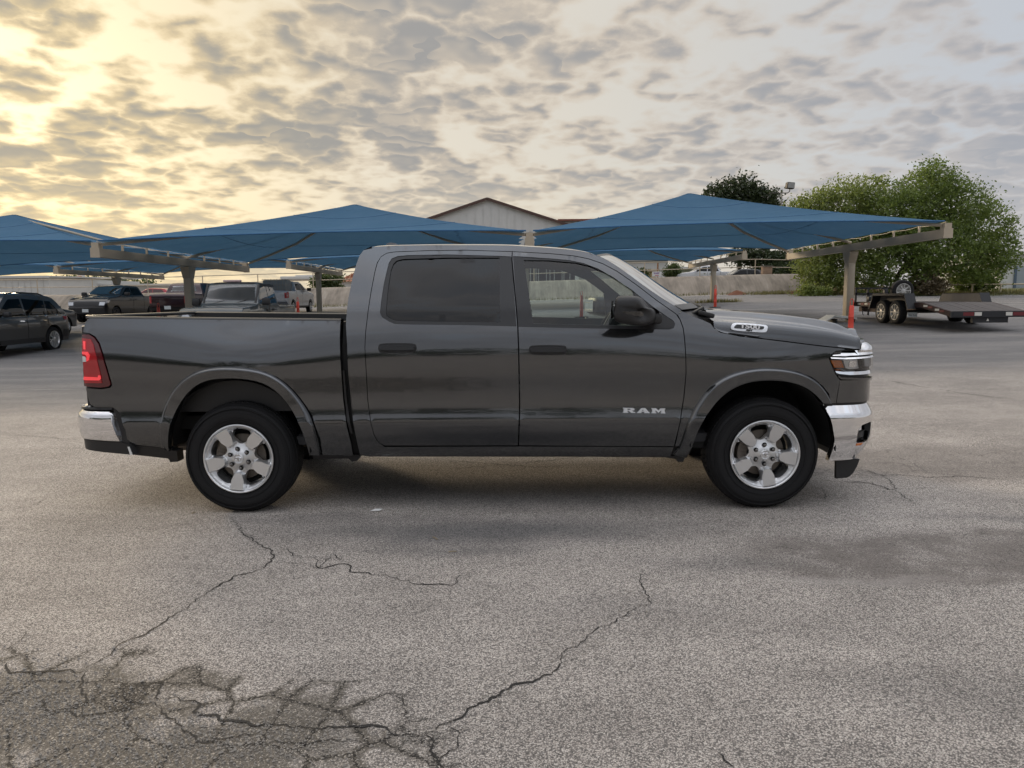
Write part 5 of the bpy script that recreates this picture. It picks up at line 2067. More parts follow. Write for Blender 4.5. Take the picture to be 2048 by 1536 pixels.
def canopy(row, xa, xb, peak, label):
    d0, d1 = ROWD[row]
    y0, y1 = CY + d0, CY + d1
    xc, yc = (xa + xb) / 2, (y0 + y1) / 2
    za, zb = beam_z(row, xa) + .46, beam_z(row, xb) + .46
    zp = (za + zb) / 2 + peak
    root = empty('shade_canopy', (xc, yc, (za + zb) / 2), 0, label, 'shade canopy', 'blue fabric shade canopies over the parking rows')
    o = Vector(root.location)
    e = .10
    A, B, C_, D_ = Vector((xa + e, y0, za)), Vector((xb - e, y0, zb)), Vector((xb - e, y1, zb)), Vector((xa + e, y1, za))
    apex = Vector((xc, yc, zp))
    N = 28
    for (p, q, inw, scal) in ((A, B, Vector((0, 1, 0)), 0), (B, C_, Vector((-1, 0, 0)), 8), (C_, D_, Vector((0, -1, 0)), 0), (D_, A, Vector((1, 0, 0)), 8)):
        rows_ = []
        for j in range(15):
            tt = j / 14
            r_ = []
            for i in range(N + 1):
                s = i / N
                ed = p.lerp(q, s)
                if scal:
                    ed = ed + inw * (.18 * abs(math.sin(math.pi * s * scal))) - Vector((0, 0, .05 * abs(math.sin(math.pi * s * scal))))
                else:
                    ed = ed + inw * (.75 * 4 * s * (1 - s)) + Vector((0, 0, .16 * 4 * s * (1 - s)))
                pt = ed.lerp(apex, tt)
                # the cloth hangs a little hollow between the hips
                hol = 4 * s * (1 - s) * math.sin(math.pi * min(1, tt * 1.02)) * .22
                pt = pt - Vector((0, 0, hol)) - Vector((0, 0, .30 * math.sin(math.pi * tt) * (.35 if scal else .30)))
                # seams give a faint ripple
                pt.z += .012 * math.sin(tt * 40) * (1 - tt) * s * (1 - s) * 2
                r_.append(tuple(pt - o))
            rows_.append(r_)
        rows_[-1] = [tuple(apex - o + Vector((0, 0, -.0)) + Vector((.12 * (i / N - .5), 0, 0))) for i in range(N + 1)]
        pc = loft('cloth_panel', rows_, M_fabric, root, 70)
        # stitched seams a third and two thirds up
        for jj in (5, 10):
            tube('cloth_seam', [Vector(v) + Vector((0, 0, .004)) for v in rows_[jj]], .012, pbr('seam_tape', (.07, .17, .30), .9), pc, 4)
    # hip rafters under the cloth
    for c in (A, B, C_, D_):
        a2 = Vector((c.x, lerp(c.y, yc, .02), c.z - .10)) - o
        mid_ = (c.lerp(apex, .5) - o) - Vector((0, 0, .30))
        tube('hip_rafter', [a2, (a2 + (mid_ - a2) * .5) - Vector((0, 0, .02)), mid_, (apex - o) - Vector((0, 0, .10))], .05, M_steel, root, 6)
    for xx, zz in ((xa, za), (xb, zb)):
        a2 = Vector((xx, yc, zz - .15)) - o
        m_ = Vector((lerp(xx, xc, .5), yc, lerp(zz, zp, .5) - .22)) - o
        tube('ridge_rafter', [a2, m_, (apex - o) - Vector((0, 0, .10))], .05, M_steel, root, 6)
    # roped hem along the two open edges
    for (p, q, inw) in ((A, B, Vector((0, 1, 0))), (C_, D_, Vector((0, -1, 0)))):
        pts = []
        for i in range(25):
            s = i / 24
            ed = p.lerp(q, s) + inw * (.75 * 4 * s * (1 - s)) + Vector((0, 0, .16 * 4 * s * (1 - s)))
            pts.append(ed - o)
        tube('hem_rope', pts, .022, pbr('hem_cloth', (.05, .15, .30), .9), root, 5)
    return root


canopy('front', LX[1], LX[2], 1.50, 'blue cloth canopy at the left edge, above the grey SUV')
canopy('front', LX[2], LX[3], 1.58, 'blue cloth canopy above the truck bed and cab rear')
canopy('front', LX[3], LX[4], 1.70, 'blue cloth canopy above the hood, beside the big green tree')
canopy('back', LX[0], LX[1], 1.5, 'rear blue canopy low behind the grey SUV at the left edge')
canopy('back', LX[1], LX[2], 1.5, 'rear blue canopy behind the black and maroon pickups')
canopy('back', LX[2], LX[3], 1.5, 'rear blue canopy behind the cab and the white pickup')
canopy('back', LX[3], LX[4], 1.5, 'rear blue canopy seen past the windshield')

# ================================================================== delineator posts
M_orange = pbr('orange_red_plastic', (.72, .075, .045), .45, noise=.12, nscale=6)


def delineator(u, D, label):
    d = FW + RT * ((u - 1024) / F_PX) + UP * ((768 - 620) / F_PX)
    y = CY + D
    x = d.x / d.y * D
    root = empty('delineator_post', (x, y, gz(x, y)), rnd.uniform(-.3, .3), label, 'delineator', 'red delineator posts in the lot')
    lathe('post_tube', [(.075, .03), (.072, .30), (.078, .31), (.070, .33), (.066, .62), (.072, .63), (.064, .65), (.060, .90), (.040, .93)], M_orange, root, seg=18, axis='z')
    pts = [(-.036, 0, .90), (-.040, 0, 1.02), (-.030, 0, 1.08), (0, 0, 1.105), (.030, 0, 1.08), (.040, 0, 1.02), (.036, 0, .90)]
    tube('grab_loop', pts, .012, M_orange, root, 7)
    bm = bmesh.new()
    add_box(bm, (0, 0, .02), (.42, .42, .045), Matrix.Rotation(.4, 4, 'Z'), .012)
    bmobj('rubber_base', bm, M_rubber, root, 40)
    return root


delineator(1703, 19.2, 'tallest red delineator post, standing just left of the flatbed trailer')
delineator(1430, 36.5, 'red delineator post seen past the windshield by the slim tan post')
delineator(1163, 30.5, 'red delineator post seen through the truck front side window')
delineator(596, 33.0, 'red delineator loop showing above the bed rail near the white pickup')
delineator(317, 29.5, 'red delineator loop in front of the maroon tailgate')
# ================================================================== vehicles in the background
def car_wheel(parent, x, y, r, rim_mat, spokes, side, half_w=.12, white=False):
    wz = empty('wheel', (x, y, r)); wz.parent = parent
    if side > 0:
        wz.rotation_euler = (0, 0, math.pi)
    key = (round(r, 3), spokes, rim_mat.name)
    if key not in car_wheel.cache:
        rr = r * .66
        bm = bmesh.new()
        add_lathe(bm, [(rr - .01, .03), (rr + .01, .0), (rr + .05, -.008), (r - .03, .0), (r - .008, .02), (r, .06), (r, .17), (r - .01, .21), (rr, .22)], 36)
        t_ = bmobj('tyre', bm, M_rubber, None, 40)
        bm = bmesh.new()
        add_lathe(bm, [(rr + .004, -.004), (rr - .012, -.004), (rr - .03, .03), (rr - .04, .12), (.05, .13)], 32)
        for k in range(spokes):
            a = 2 * math.pi * k / spokes
            add_bar(bm, (.03 * math.cos(a), .015, .03 * math.sin(a)), ((rr - .01) * math.cos(a), .010, (rr - .01) * math.sin(a)), rr * (1.5 / spokes) * .62, .03, up=(0, 1, 0))
        add_lathe(bm, [(.075, .03), (.07, .0), (.03, -.008), (.001, -.01)], 16)
        r_ = bmobj('rim', bm, rim_mat, None, 35)
        car_wheel.cache[key] = (t_.data, r_.data)
        bpy.data.objects.remove(t_); bpy.data.objects.remove(r_)
    a, b = car_wheel.cache[key]
    link(bpy.data.objects.new('tyre', a), wz)
    link(bpy.data.objects.new('rim', b), wz)
    return wz


car_wheel.cache = {}
M_rim_dark = pbr('dark_rim', (.10, .10, .11), .35, .8)
M_plate = pbr('number_plate', (.62, .66, .66), .5)
M_head = pbr('background_headlamp', (.55, .57, .6), .12, .4, coat=1)


class Car:
    def __init__(s, name, label, cat, loc, rz, half, top, wheels, wr, belt, tumble, body, bottom=.36, r=.05, endr=.28, group=None, rim=None, spokes=10, crown=.03, arch=1.18):
        s.root = empty(name, loc, rz, label, cat, group)
        s.half, s.belt, s.tumble, s.endr, s.r = half, belt, tumble, endr, r
        s.mat = body
        s.xmin, s.xmax = min(p[0] for p in top), max(p[0] for p in top)
        # resample keeping the control index
        pts, idx = [], []
        for i, (a, b) in enumerate(zip(top, top[1:])):
            L = math.hypot(b[0] - a[0], b[1] - a[1])
            n = max(1, int(math.ceil(L / .09)))
            for k in range(n):
                pts.append((lerp(a[0], b[0], k / n), lerp(a[1], b[1], k / n)))
                idx.append(i + k / n)
        pts.append(top[-1]); idx.append(len(top) - 1)
        # soften the corners
        sm = pts[:]
        for _ in range(2):
            q = sm[:]
            for i in range(1, len(sm) - 1):
                q[i] = ((sm[i - 1][0] + 2 * sm[i][0] + sm[i + 1][0]) / 4, (sm[i - 1][1] + 2 * sm[i][1] + sm[i + 1][1]) / 4)
            sm = q
        s.p, s.idx = sm, idx
        s.n = []
        for i in range(len(sm)):
            a, b = sm[max(i - 1, 0)], sm[min(i + 1, len(sm) - 1)]
            tx, tz = b[0] - a[0], b[1] - a[1]
            l = math.hypot(tx, tz)
            s.n.append((-tz / l, tx / l))
        shr = [(p[0] - n[0] * r, p[1] - n[1] * r) for p, n in zip(sm, s.n)]
        poly = shr[:]
        # underside with wheel arches, front to rear
        zb = bottom
        seq = []
        for wx in sorted(wheels, reverse=True):
            R = wr * arch
            a0 = math.asin(max(-1, min(1, (zb - wr) / R)))
            for k in range(15):
                a = lerp(a0, math.pi - a0, k / 14)
                seq.append((wx + R * math.cos(a), wr + R * math.sin(a)))
        poly += [(shr[-1][0], zb)] if shr[-1][1] > zb + .02 else []
        poly += seq
        poly += [(shr[0][0], zb)] if shr[0][1] > zb + .02 else []
        V, f = panel_mesh(poly, lambda x, z: (x, -half + s.Y(x, z), z), grid=.10, edge=.06, skirt=lambda q: (0, .10, 0))
        nb = len(V)
        V2 = [Vector((v[0], -v[1], v[2])) for v in V]
        f2 = [tuple(i + nb for i in q[::-1]) for q in f]
        V, f = list(V) + V2, list(f) + f2
        rows = []
        for i in range(len(sm)):
            rows.append(s.row(i, 0.0, crown))
        base = len(V)
        m = len(rows[0])
        for rr in rows:
            V += [Vector(q) for q in rr]
        for i in range(len(rows) - 1):
            for k in range(m - 1):
                f.append((base + i * m + k, base + (i + 1) * m + k, base + (i + 1) * m + k + 1, base + i * m + k + 1))
        s.crown = crown
        s.body = mesh('body', V, f, body, s.root, 40)
        bm = bmesh.new()
        add_box(bm, ((s.xmin + s.xmax) / 2, 0, bottom + .10), (s.xmax - s.xmin - .5, half * 1.7, .12))
        bmobj('underbody', bm, M_dark, s.root)
        for wx in wheels:
            for sd in (-1, 1):
                car_wheel(s.root, wx, sd * (half - .03), wr, rim or M_alloy, spokes, sd)
            bmw = bmesh.new()
            R = wr * arch
            for sd in (-1, 1):
                pass
            rows_ = [[(wx + R * math.cos(a), y, wr + R * math.sin(a)) for a in [math.radians(k) for k in range(-10, 191, 20)]] for y in (-half + .10, half - .10)]
            loft('wheel_well', rows_, M_liner, s.root, 60)

    def Y(s, x, z):
        d = .05 * max(0, (.75 - z)) + .02
        if z > s.belt:
            d += (z - s.belt) * s.tumble
        d += .03 * sstep(s.belt - .25, s.belt, z)
        e = s.endr
        for q in ((x - (s.xmax - e)) / e, ((s.xmin + e) - x) / e):
            if q > 0:
                q = min(q, .98)
                d += .62 * e * (1 - math.sqrt(1 - q * q))
        return d

    def row(s, i, off, crown):
        p, n, r = s.p[i], s.n[i], s.r
        sx, sz = p[0] - n[0] * r, p[1] - n[1] * r
        d = s.Y(sx, sz)
        out = []
        for k in range(5):
            a = math.pi / 2 * k / 4
            out.append((sx + n[0] * (r * math.sin(a) + off), -s.half + d + r * (1 - math.cos(a)), sz + n[1] * (r * math.sin(a) + off)))
        wi = s.half - d - r
        for q in (-.8, -.5, -.25, 0):
            c = crown * (1 - q * q) * 1.0
            out.append((p[0] + n[0] * (c + off), q * wi, p[1] + n[1] * (c + off)))
        return out + [(x, -y, z) for x, y, z in out[::-1][1:]]

    def patch(s, name, i0, i1, y0, y1, mat, off=.006, parent=None):
        """a piece let into the skin between two points of the outline, y as share of half width"""
        rows = []
        sel = [k for k, v in enumerate(s.idx) if i0 <= v <= i1]
        ks = [i0] + [s.idx[k] for k in sel if i0 < s.idx[k] < i1] + [i1]
        for v in ks:
            j = 0
            while j < len(s.idx) - 2 and s.idx[j + 1] <= v:
                j += 1
            t_ = (v - s.idx[j]) / (s.idx[j + 1] - s.idx[j])
            a, b = s.row(j, off, s.crown), s.row(j + 1, off, s.crown)
            r_ = [tuple(lerp(p, q, t_) for p, q in zip(u_, v_)) for u_, v_ in zip(a, b)]
            wi = max(q[1] for q in r_)
            ys_ = [lerp(y0, y1, k / 10) * wi for k in range(11)]
            row_ = []
            for yy in ys_:
                for c, d in zip(r_, r_[1:]):
                    if c[1] <= yy <= d[1] or d is r_[-1]:
                        tt = (yy - c[1]) / max(1e-6, d[1] - c[1])
                        row_.append(tuple(lerp(p, q, min(1, max(0, tt))) for p, q in zip(c, d)))
                        break
            rows.append(row_)
        return loft(name, rows, mat, parent or s.root, 50, flip=False)

    def side(s, name, poly, mat, off=-.006, parent=None, sides=(-1, 1), g=.12):
        for sd in sides:
            V, f = panel_mesh(poly, lambda x, z: (x, -s.half + s.Y(x, z) + off, z), grid=g, edge=.05, skirt=lambda q: (0, .02, 0))
            if sd > 0:
                V = [(v[0], -v[1], v[2]) for v in V]
                f = [q[::-1] for q in f]
            mesh(name, V, f, mat, parent or s.root, 40)

    def box(s, name, c, sz, mat, bev=.02, both_=False):
        for sg in ((-1, 1) if both_ else (1,)):
            box(name, (c[0], c[1] * sg, c[2]), sz, mat, s.root, bev=bev)


def at_ground(x, D):
    return (x, CY + D, gz(x, CY + D))


DOWN = -math.pi / 2      # heading towards the camera
AWAY = math.pi / 2
G_CARS = 'vehicles parked under the canopies'
M_bt = thin_glass('car_glass_dark', (.06, .065, .07), .40)
M_ct = thin_glass('car_glass_light', (.45, .50, .48), 1.0)

# grey SUV at the left edge
P_suv = paint('suv_grey_paint', (.10, .105, .11), .8, .32)
top = [(-2.28, .42), (-2.40, .55), (-2.40, .92), (-2.30, 1.10), (-1.92, 1.60), (-1.70, 1.70), (-.5, 1.76), (.30, 1.73), (1.12, 1.20), (1.5, 1.14), (2.18, 1.03), (2.38, .88), (2.44, .58), (2.36, .34)]
suv = Car('parked_suv', 'dark grey SUV with roof rails parked at the left edge of the photo', 'suv', at_ground(-15.0, 20.9), DOWN + .02, .97, top, (-1.46, 1.46), .385, 1.10, .34, P_suv, .33, rim=M_alloy, spokes=10, group=G_CARS)
suv.side('side_window', [(-1.95, 1.15), (-1.62, 1.54), (-1.35, 1.56), (-1.25, 1.14)], M_bt)
suv.side('side_window', [(-1.20, 1.14), (-1.30, 1.565), (-.32, 1.62), (-.25, 1.13)], M_bt)
suv.side('side_window', [(-.18, 1.13), (-.22, 1.62), (.28, 1.60), (.98, 1.16), (.95, 1.13)], M_bt)
suv.side('window_trim', [(-2.02, 1.10), (-1.99, 1.135), (.98, 1.125), (1.05, 1.11)], M_chrome, -.010)
suv.side('door_seam', [(-.24, .45), (-.25, 1.09), (-.235, 1.09), (-.225, .45)], M_dark, -.004)
suv.side('door_seam', [(-1.22, .80), (-1.24, 1.10), (-1.225, 1.10), (-1.205, .80)], M_dark, -.004)
suv.side('door_handle', [(-1.12, .96), (-1.12, .99), (-.92, 1.0), (-.92, .97)], M_chrome, -.02)
suv.side('door_handle', [(-.10, .96), (-.10, .99), (.10, 1.0), (.10, .97)], M_chrome, -.02)
suv.side('sill_cladding', [(-1.0, .345), (-1.02, .47), (1.02, .47), (1.0, .345)], M_black, -.015)
suv.side('tail_lamp', [(-2.36, .95), (-2.32, 1.07), (-1.98, 1.09), (-2.05, .97)], M_red, -.012)
suv.side('rear_bumper_side', [(-2.40, .44), (-2.40, .66), (-1.96, .68), (-1.93, .44)], M_black, -.012)
suv.patch('rear_window', 3.1, 3.95, -.80, .80, M_bt)
suv.patch('windshield', 7.08, 7.92, -.85, .85, M_bt)
suv.patch('tail_lamp_bar', 2.55, 2.95, -.95, .95, M_red, .012)
suv.patch('rear_bumper', .6, 1.4, -.98, .98, M_black, .03)
suv.patch('bumper_chrome_strip', .35, .6, -.95, .95, M_chrome, .04)
suv.patch('grille', 11.2, 11.9, -.6, .6, M_black)
for sd in (-1, 1):
    tube('roof_rail', [(-1.6, sd * .62, 1.70), (-1.3, sd * .62, 1.78), (-.2, sd * .62, 1.81), (.2, sd * .62, 1.75)], .02, M_trim, suv.root, 6)
    box('door_mirror', (.80, sd * 1.06, 1.18), (.14, .20, .15), M_trim, suv.root, bev=.04)
box('roof_antenna', (-1.5, 0, 1.77), (.14, .03, .06), M_trim, suv.root, bev=.01)

# second car behind the SUV
P_blk2 = paint('sedan_black_paint', (.03, .03, .032), .6, .3)
top = [(-2.15, .45), (-2.25, .62), (-2.22, 1.0), (-2.08, 1.12), (-1.70, 1.52), (-1.4, 1.62), (-.4, 1.68), (.20, 1.64), (.98, 1.12), (1.3, 1.06), (2.0, .96), (2.18, .80), (2.22, .50), (2.15, .34)]
car2 = Car('parked_suv', 'small black SUV half hidden between the grey SUV and the black pickup', 'suv', at_ground(-18.6, 27.6), AWAY, .92, top, (-1.32, 1.34), .35, 1.05, .34, P_blk2, .33, spokes=8, group=G_CARS)
car2.side('side_window', [(-1.85, 1.10), (-1.55, 1.46), (-.60, 1.54), (-.52, 1.08)], M_ct)
car2.side('side_window', [(-.45, 1.08), (-.50, 1.545), (.18, 1.54), (.86, 1.10)], M_ct)
car2.patch('rear_window', 3.1, 3.9, -.8, .8, M_bt)
car2.patch('windshield', 7.08, 7.92, -.85, .85, M_ct)
for sd in (-1, 1):
    box('door_mirror', (.72, sd * 1.0, 1.10), (.12, .18, .13), M_trim, car2.root, bev=.03)

PK = [(-2.80, .58), (-2.92, .72), (-2.92, 1.28), (-2.86, 1.36), (-1.24, 1.36), (-1.16, 1.42), (-1.02, 1.82), (-.85, 1.90), (.1, 1.93), (.50, 1.87), (1.22, 1.42), (1.36, 1.37), (2.40, 1.27), (2.74, 1.12), (2.86, .80), (2.80, .46)]


def pickup(label, loc, rz, body, spokes=6, rim=None, chrome=True, glass=M_bt, lift=0.0, sc=1.0):
    c = Car('parked_pickup', label, 'pickup truck', (loc[0], loc[1], loc[2]), rz, 1.0, [(x * sc, z) for x, z in PK], (-1.86 * sc, 1.80 * sc), .405, 1.36, .40, body, .46, rim=rim, spokes=spokes, group=G_CARS)
    c.side('side_window', [(-.98 * sc, 1.42), (-.82 * sc, 1.78), (-.02, 1.82), (.02, 1.41)], glass)
    c.side('side_window', [(.08, 1.41), (.05, 1.82), (.42, 1.79), (1.08, 1.42)], glass)
    c.side('door_seam', [(.03, .55), (.04, 1.36), (.055, 1.36), (.045, .55)], M_dark, -.004)
    c.side('door_seam', [(-1.10, .60), (-1.12, 1.36), (-1.105, 1.36), (-1.085, .60)], M_dark, -.004)
    c.side('door_handle', [(-.12, 1.18), (-.12, 1.22), (-.32, 1.22), (-.32, 1.18)], M_chrome if chrome else M_black, -.02)
    c.side('door_handle', [(.18, 1.18), (.18, 1.22), (.38, 1.22), (.38, 1.18)], M_chrome if chrome else M_black, -.02)
    c.side('running_board', [(-1.2, .40), (-1.2, .48), (1.2, .48), (1.2, .40)], M_black, -.05)
    c.side('tail_lamp', [(-2.88, .95), (-2.86, 1.28), (-2.68, 1.28), (-2.72, .95)], M_red, -.012)
    c.side('head_lamp', [(2.50, 1.02), (2.38, 1.16), (2.66, 1.12), (2.78, .98)], M_head, -.012)
    c.patch('tailgate', 1.15, 2.05, -.86, .86, body, .012)
    c.patch('tailgate_handle', 1.80, 1.95, -.14, .14, M_black, .022)
    c.patch('tail_lamp_rear', 1.35, 1.95, .87, 1.0, M_red, .010)
    c.patch('tail_lamp_rear', 1.35, 1.95, -1.0, -.87, M_red, .010)
    c.patch('rear_bumper', .15, 1.0, -1.0, 1.0, M_chrome if chrome else M_black, .06)
    c.patch('bed_opening', 3.12, 3.95, -.88, .88, M_black, .004)
    c.patch('rear_window', 5.15, 5.85, -.72, .72, glass)
    c.patch('windshield', 9.06, 9.94, -.9, .9, glass)
    c.patch('grille', 13.15, 13.9, -.66, .66, M_black, .012)
    c.patch('front_bumper', 14.15, 14.8, -.98, .98, M_chrome if chrome else M_black, .05)
    c.patch('head_lamp_front', 13.25, 13.75, -.98, -.70, M_head, .012)
    c.patch('head_lamp_front', 13.25, 13.75, .70, .98, M_head, .012)
    c.box('number_plate', (2.95, 0, .62), (.02, .31, .16), M_plate, 0)
    c.box('number_plate', (-3.0, 0, .70), (.02, .31, .16), M_plate, 0)
    for sd in (-1, 1):
        box('door_mirror', (.98, sd * 1.14, 1.47), (.14, .26, .20), M_trim, c.root, bev=.04)
    return c


P_blk = paint('pickup_black_paint', (.022, .022, .024), .5, .3)
bp_ = pickup('black pickup facing the camera beside the rear-row post', at_ground(-21.6, 39.9), DOWN, P_blk, chrome=False, rim=M_rim_dark)
P_mar = paint('maroon_paint', (.035, .012, .016), .6, .3)
mp_ = pickup('maroon pickup seen from behind, tailgate towards the camera', at_ground(-16.5, 38.0), AWAY, P_mar, chrome=False, glass=M_ct)
P_wht = paint('white_paint', (.62, .63, .65), .1, .35)
wp_ = pickup('white work pickup seen from behind, right of the off-road pickup', at_ground(-13.85, 45.0), AWAY, P_wht, chrome=True)
# caged tank standing in its bed
tk = empty('caged_water_tank', (-13.85, CY + 43.3, gz(-13.85, CY + 43.3) + 1.36), 0, 'pale caged plastic tank standing in the white pickup bed', 'tank')
box('tank_body', (0, 0, .34), (1.34, 1.1, .66), pbr('tank_plastic', (.34, .37, .38), .5, noise=.2, nscale=3), tk, bev=.06)
for k in range(9):
    for yy in (-.56, .56):
        bar('cage_bar', (-.68 + k * .17, yy, 0), (-.68 + k * .17, yy, .72), .015, .015, M_pipe, tk)
for z in (.08, .38, .70):
    tube('cage_hoop', [(-.69, -.57, z), (.69, -.57, z), (.69, .57, z), (-.69, .57, z)], .01, M_pipe, tk, 5, closed=True)

# off-road pickup with upright windshield, nose to the camera
P_jeep = paint('slate_paint', (.045, .058, .066), .3, .45)
top = [(-2.66, .62), (-2.74, .75), (-2.74, 1.18), (-2.70, 1.24), (-1.06, 1.24), (-1.02, 1.30), (-.94, 1.80), (-.80, 1.88), (.20, 1.90), (.32, 1.86), (.66, 1.32), (.74, 1.27), (1.90, 1.20), (2.02, 1.12), (2.06, .62), (2.0, .52)]
jp = Car('off_road_pickup', 'slate grey boxy off-road pickup facing the camera above the truck bed', 'pickup truck', at_ground(-7.85, 21.0), DOWN, .86, top, (-1.72, 1.66), .42, 1.28, .20, P_jeep, .50, r=.03, endr=.10, rim=M_rim_dark, spokes=8, group=G_CARS, crown=.02)
jp.side('side_window', [(-.86, 1.32), (-.80, 1.76), (-.28, 1.79), (-.26, 1.31)], M_ct)
jp.side('side_window', [(-.18, 1.31), (-.19, 1.79), (.22, 1.79), (.52, 1.32)], M_ct)
jp.side('hard_top', [(-.98, 1.78), (-.92, 1.86), (.22, 1.87), (.27, 1.80)], M_black, -.008)
jp.side('door_seam', [(-.22, .70), (-.225, 1.28), (-.21, 1.28), (-.205, .70)], M_dark, -.004)
jp.side('door_handle', [(-.40, 1.10), (-.40, 1.15), (-.60, 1.15), (-.60, 1.10)], M_black, -.03)
jp.side('door_handle', [(.10, 1.10), (.10, 1.15), (-.10, 1.15), (-.10, 1.10)], M_black, -.03)
jp.patch('roof_top', 7.0, 8.98, -1, 1, M_black, .004)
jp.patch('windshield', 9.1, 9.9, -.88, .88, thin_glass('flat_windshield', (.22, .25, .26), .12))
jp.patch('rear_window', 5.2, 5.85, -.7, .7, M_ct)
jp.patch('bed_cover', 3.1, 3.95, -.9, .9, M_black, .004)
for k in range(7):
    yy = -.42 + k * .14
    box('grille_slot', (2.085, yy, .92), (.03, .075, .28), M_dark, jp.root, bev=.01)
for sd in (-1, 1):
    lathe('head_lamp', [(.11, -.02), (.11, .0), (.09, .012), (.001, .02)], M_head, jp.root, seg=20, axis='z').matrix_local = Matrix.Translation((2.08, sd * .62, .95)) @ Matrix.Rotation(math.pi / 2, 4, 'Y')
    for wx in (-1.72, 1.66):
        rows_ = []
        for a in [math.radians(k) for k in range(0, 181, 15)]:
            cx_f, cz_f = math.cos(a), math.sin(a) ** .7
            rows_.append([(wx + .56 * cx_f, sd * .76, .60 + .42 * cz_f), (wx + .58 * cx_f, sd * .95, .60 + .42 * cz_f), (wx + .56 * cx_f, sd * .955, .56 + .42 * cz_f)])
        loft('fender_flare', rows_, M_black, jp.root, 50)
    box('door_mirror', (.55, sd * .98, 1.36), (.12, .22, .20), M_trim, jp.root, bev=.03)
    box('windshield_post', (.49, sd * .72, 1.58), (.05, .06, .64), M_black, jp.root, rot=Matrix.Rotation(-.56, 4, 'Y'), bev=.01)
box('front_bumper', (2.22, 0, .62), (.22, 1.62, .18), M_black, jp.root, bev=.03)
box('light_bar', (.12, -.1, 1.95), (.12, .5, .06), pbr('pale_pink_plastic', (.6, .45, .45), .5), jp.root, bev=.02)
tube('wiper', [(.70, -.5, 1.30), (.62, -.1, 1.42)], .012, M_black, jp.root, 5)
tube('wiper', [(.70, .1, 1.30), (.62, .5, 1.42)], .012, M_black, jp.root, 5)

# cars on the street above the wall
P_red = paint('red_paint', (.42, .03, .04), .3, .35)
top2 = [(-2.15, .45), (-2.25, .62), (-2.22, .95), (-2.05, 1.02), (-1.55, 1.40), (-1.2, 1.46), (-.2, 1.50), (.30, 1.46), (1.05, 1.02), (1.3, .97), (2.05, .86), (2.22, .72), (2.25, .50), (2.15, .34)]
rc = Car('parked_car', 'red car on the street above the wall, left of the maroon pickup', 'car', at_ground(-37.2, 76), math.pi, .90, top2, (-1.32, 1.36), .34, 1.0, .36, P_red, .32, spokes=8)
rc.side('side_window', [(-1.55, 1.03), (-1.25, 1.36), (-.35, 1.40), (-.32, 1.02)], M_ct)
rc.side('side_window', [(-.25, 1.02), (-.28, 1.40), (.28, 1.38), (.92, 1.03)], M_ct)
rc.patch('rear_window', 3.1, 3.9, -.8, .8, M_bt)
rc.patch('windshield', 7.08, 7.92, -.85, .85, M_bt)
wp2 = pickup('white pickup on the street above the wall, behind the slim tan post', at_ground(17.6, 66.5), math.pi, P_wht)
wp2.root['group'] = 'vehicles on the street above the wall'
dk = Car('parked_car', 'dark car on the street above the wall under the dark tree', 'car', at_ground(19.8, 63.4), math.pi + .1, .90, top2, (-1.32, 1.36), .34, 1.0, .36, P_blk, .32, spokes=8, group='vehicles on the street above the wall')
dk.side('side_window', [(-1.55, 1.03), (-1.25, 1.36), (-.35, 1.40), (-.32, 1.02)], M_bt)
dk.side('side_window', [(-.25, 1.02), (-.28, 1.40), (.28, 1.38), (.92, 1.03)], M_bt)
dk.patch('windshield', 7.08, 7.92, -.85, .85, M_bt)

# ================================================================== flatbed car trailer
tx, tD = 13.40, 23.45
TR = empty('flatbed_trailer', at_ground(tx, tD), 0, 'black and rusty flatbed car trailer with tandem wheels parked right of the hood', 'trailer')
M_rust = pbr('rusty_red_steel', (.060, .034, .028), .75, noise=.5, nscale=4)
M_tblk = pbr('trailer_black_steel', (.022, .023, .026), .55, noise=.4, nscale=6)
M_plank = pbr('weathered_deck_plank', (.125, .112, .105), .9, noise=.35, nscale=9, bump=.3, bscale=40)
M_tape_w = pbr('white_reflector', (.70, .68, .62), .4)
M_tape_r = pbr('red_reflector', (.16, .02, .025), .4)
ZD = .66
NP = 12
pw_ = 2.0 / NP
for k in range(NP):
    xx = -1.0 + (k + .5) * pw_
    for nm, (ya, za, yb, zb) in (('deck_plank', (-1.55, ZD, 2.9, ZD)), ('tail_plank', (-2.95, ZD - .24, -1.56, ZD - .004))):
        dz_ = rnd.uniform(-.004, .004)
        bm = bmesh.new()
        add_bar(bm, (xx, ya, za + dz_), (xx, yb, zb + dz_), pw_ - .012, .045)
        o = bmobj(nm, bm, M_plank, TR)
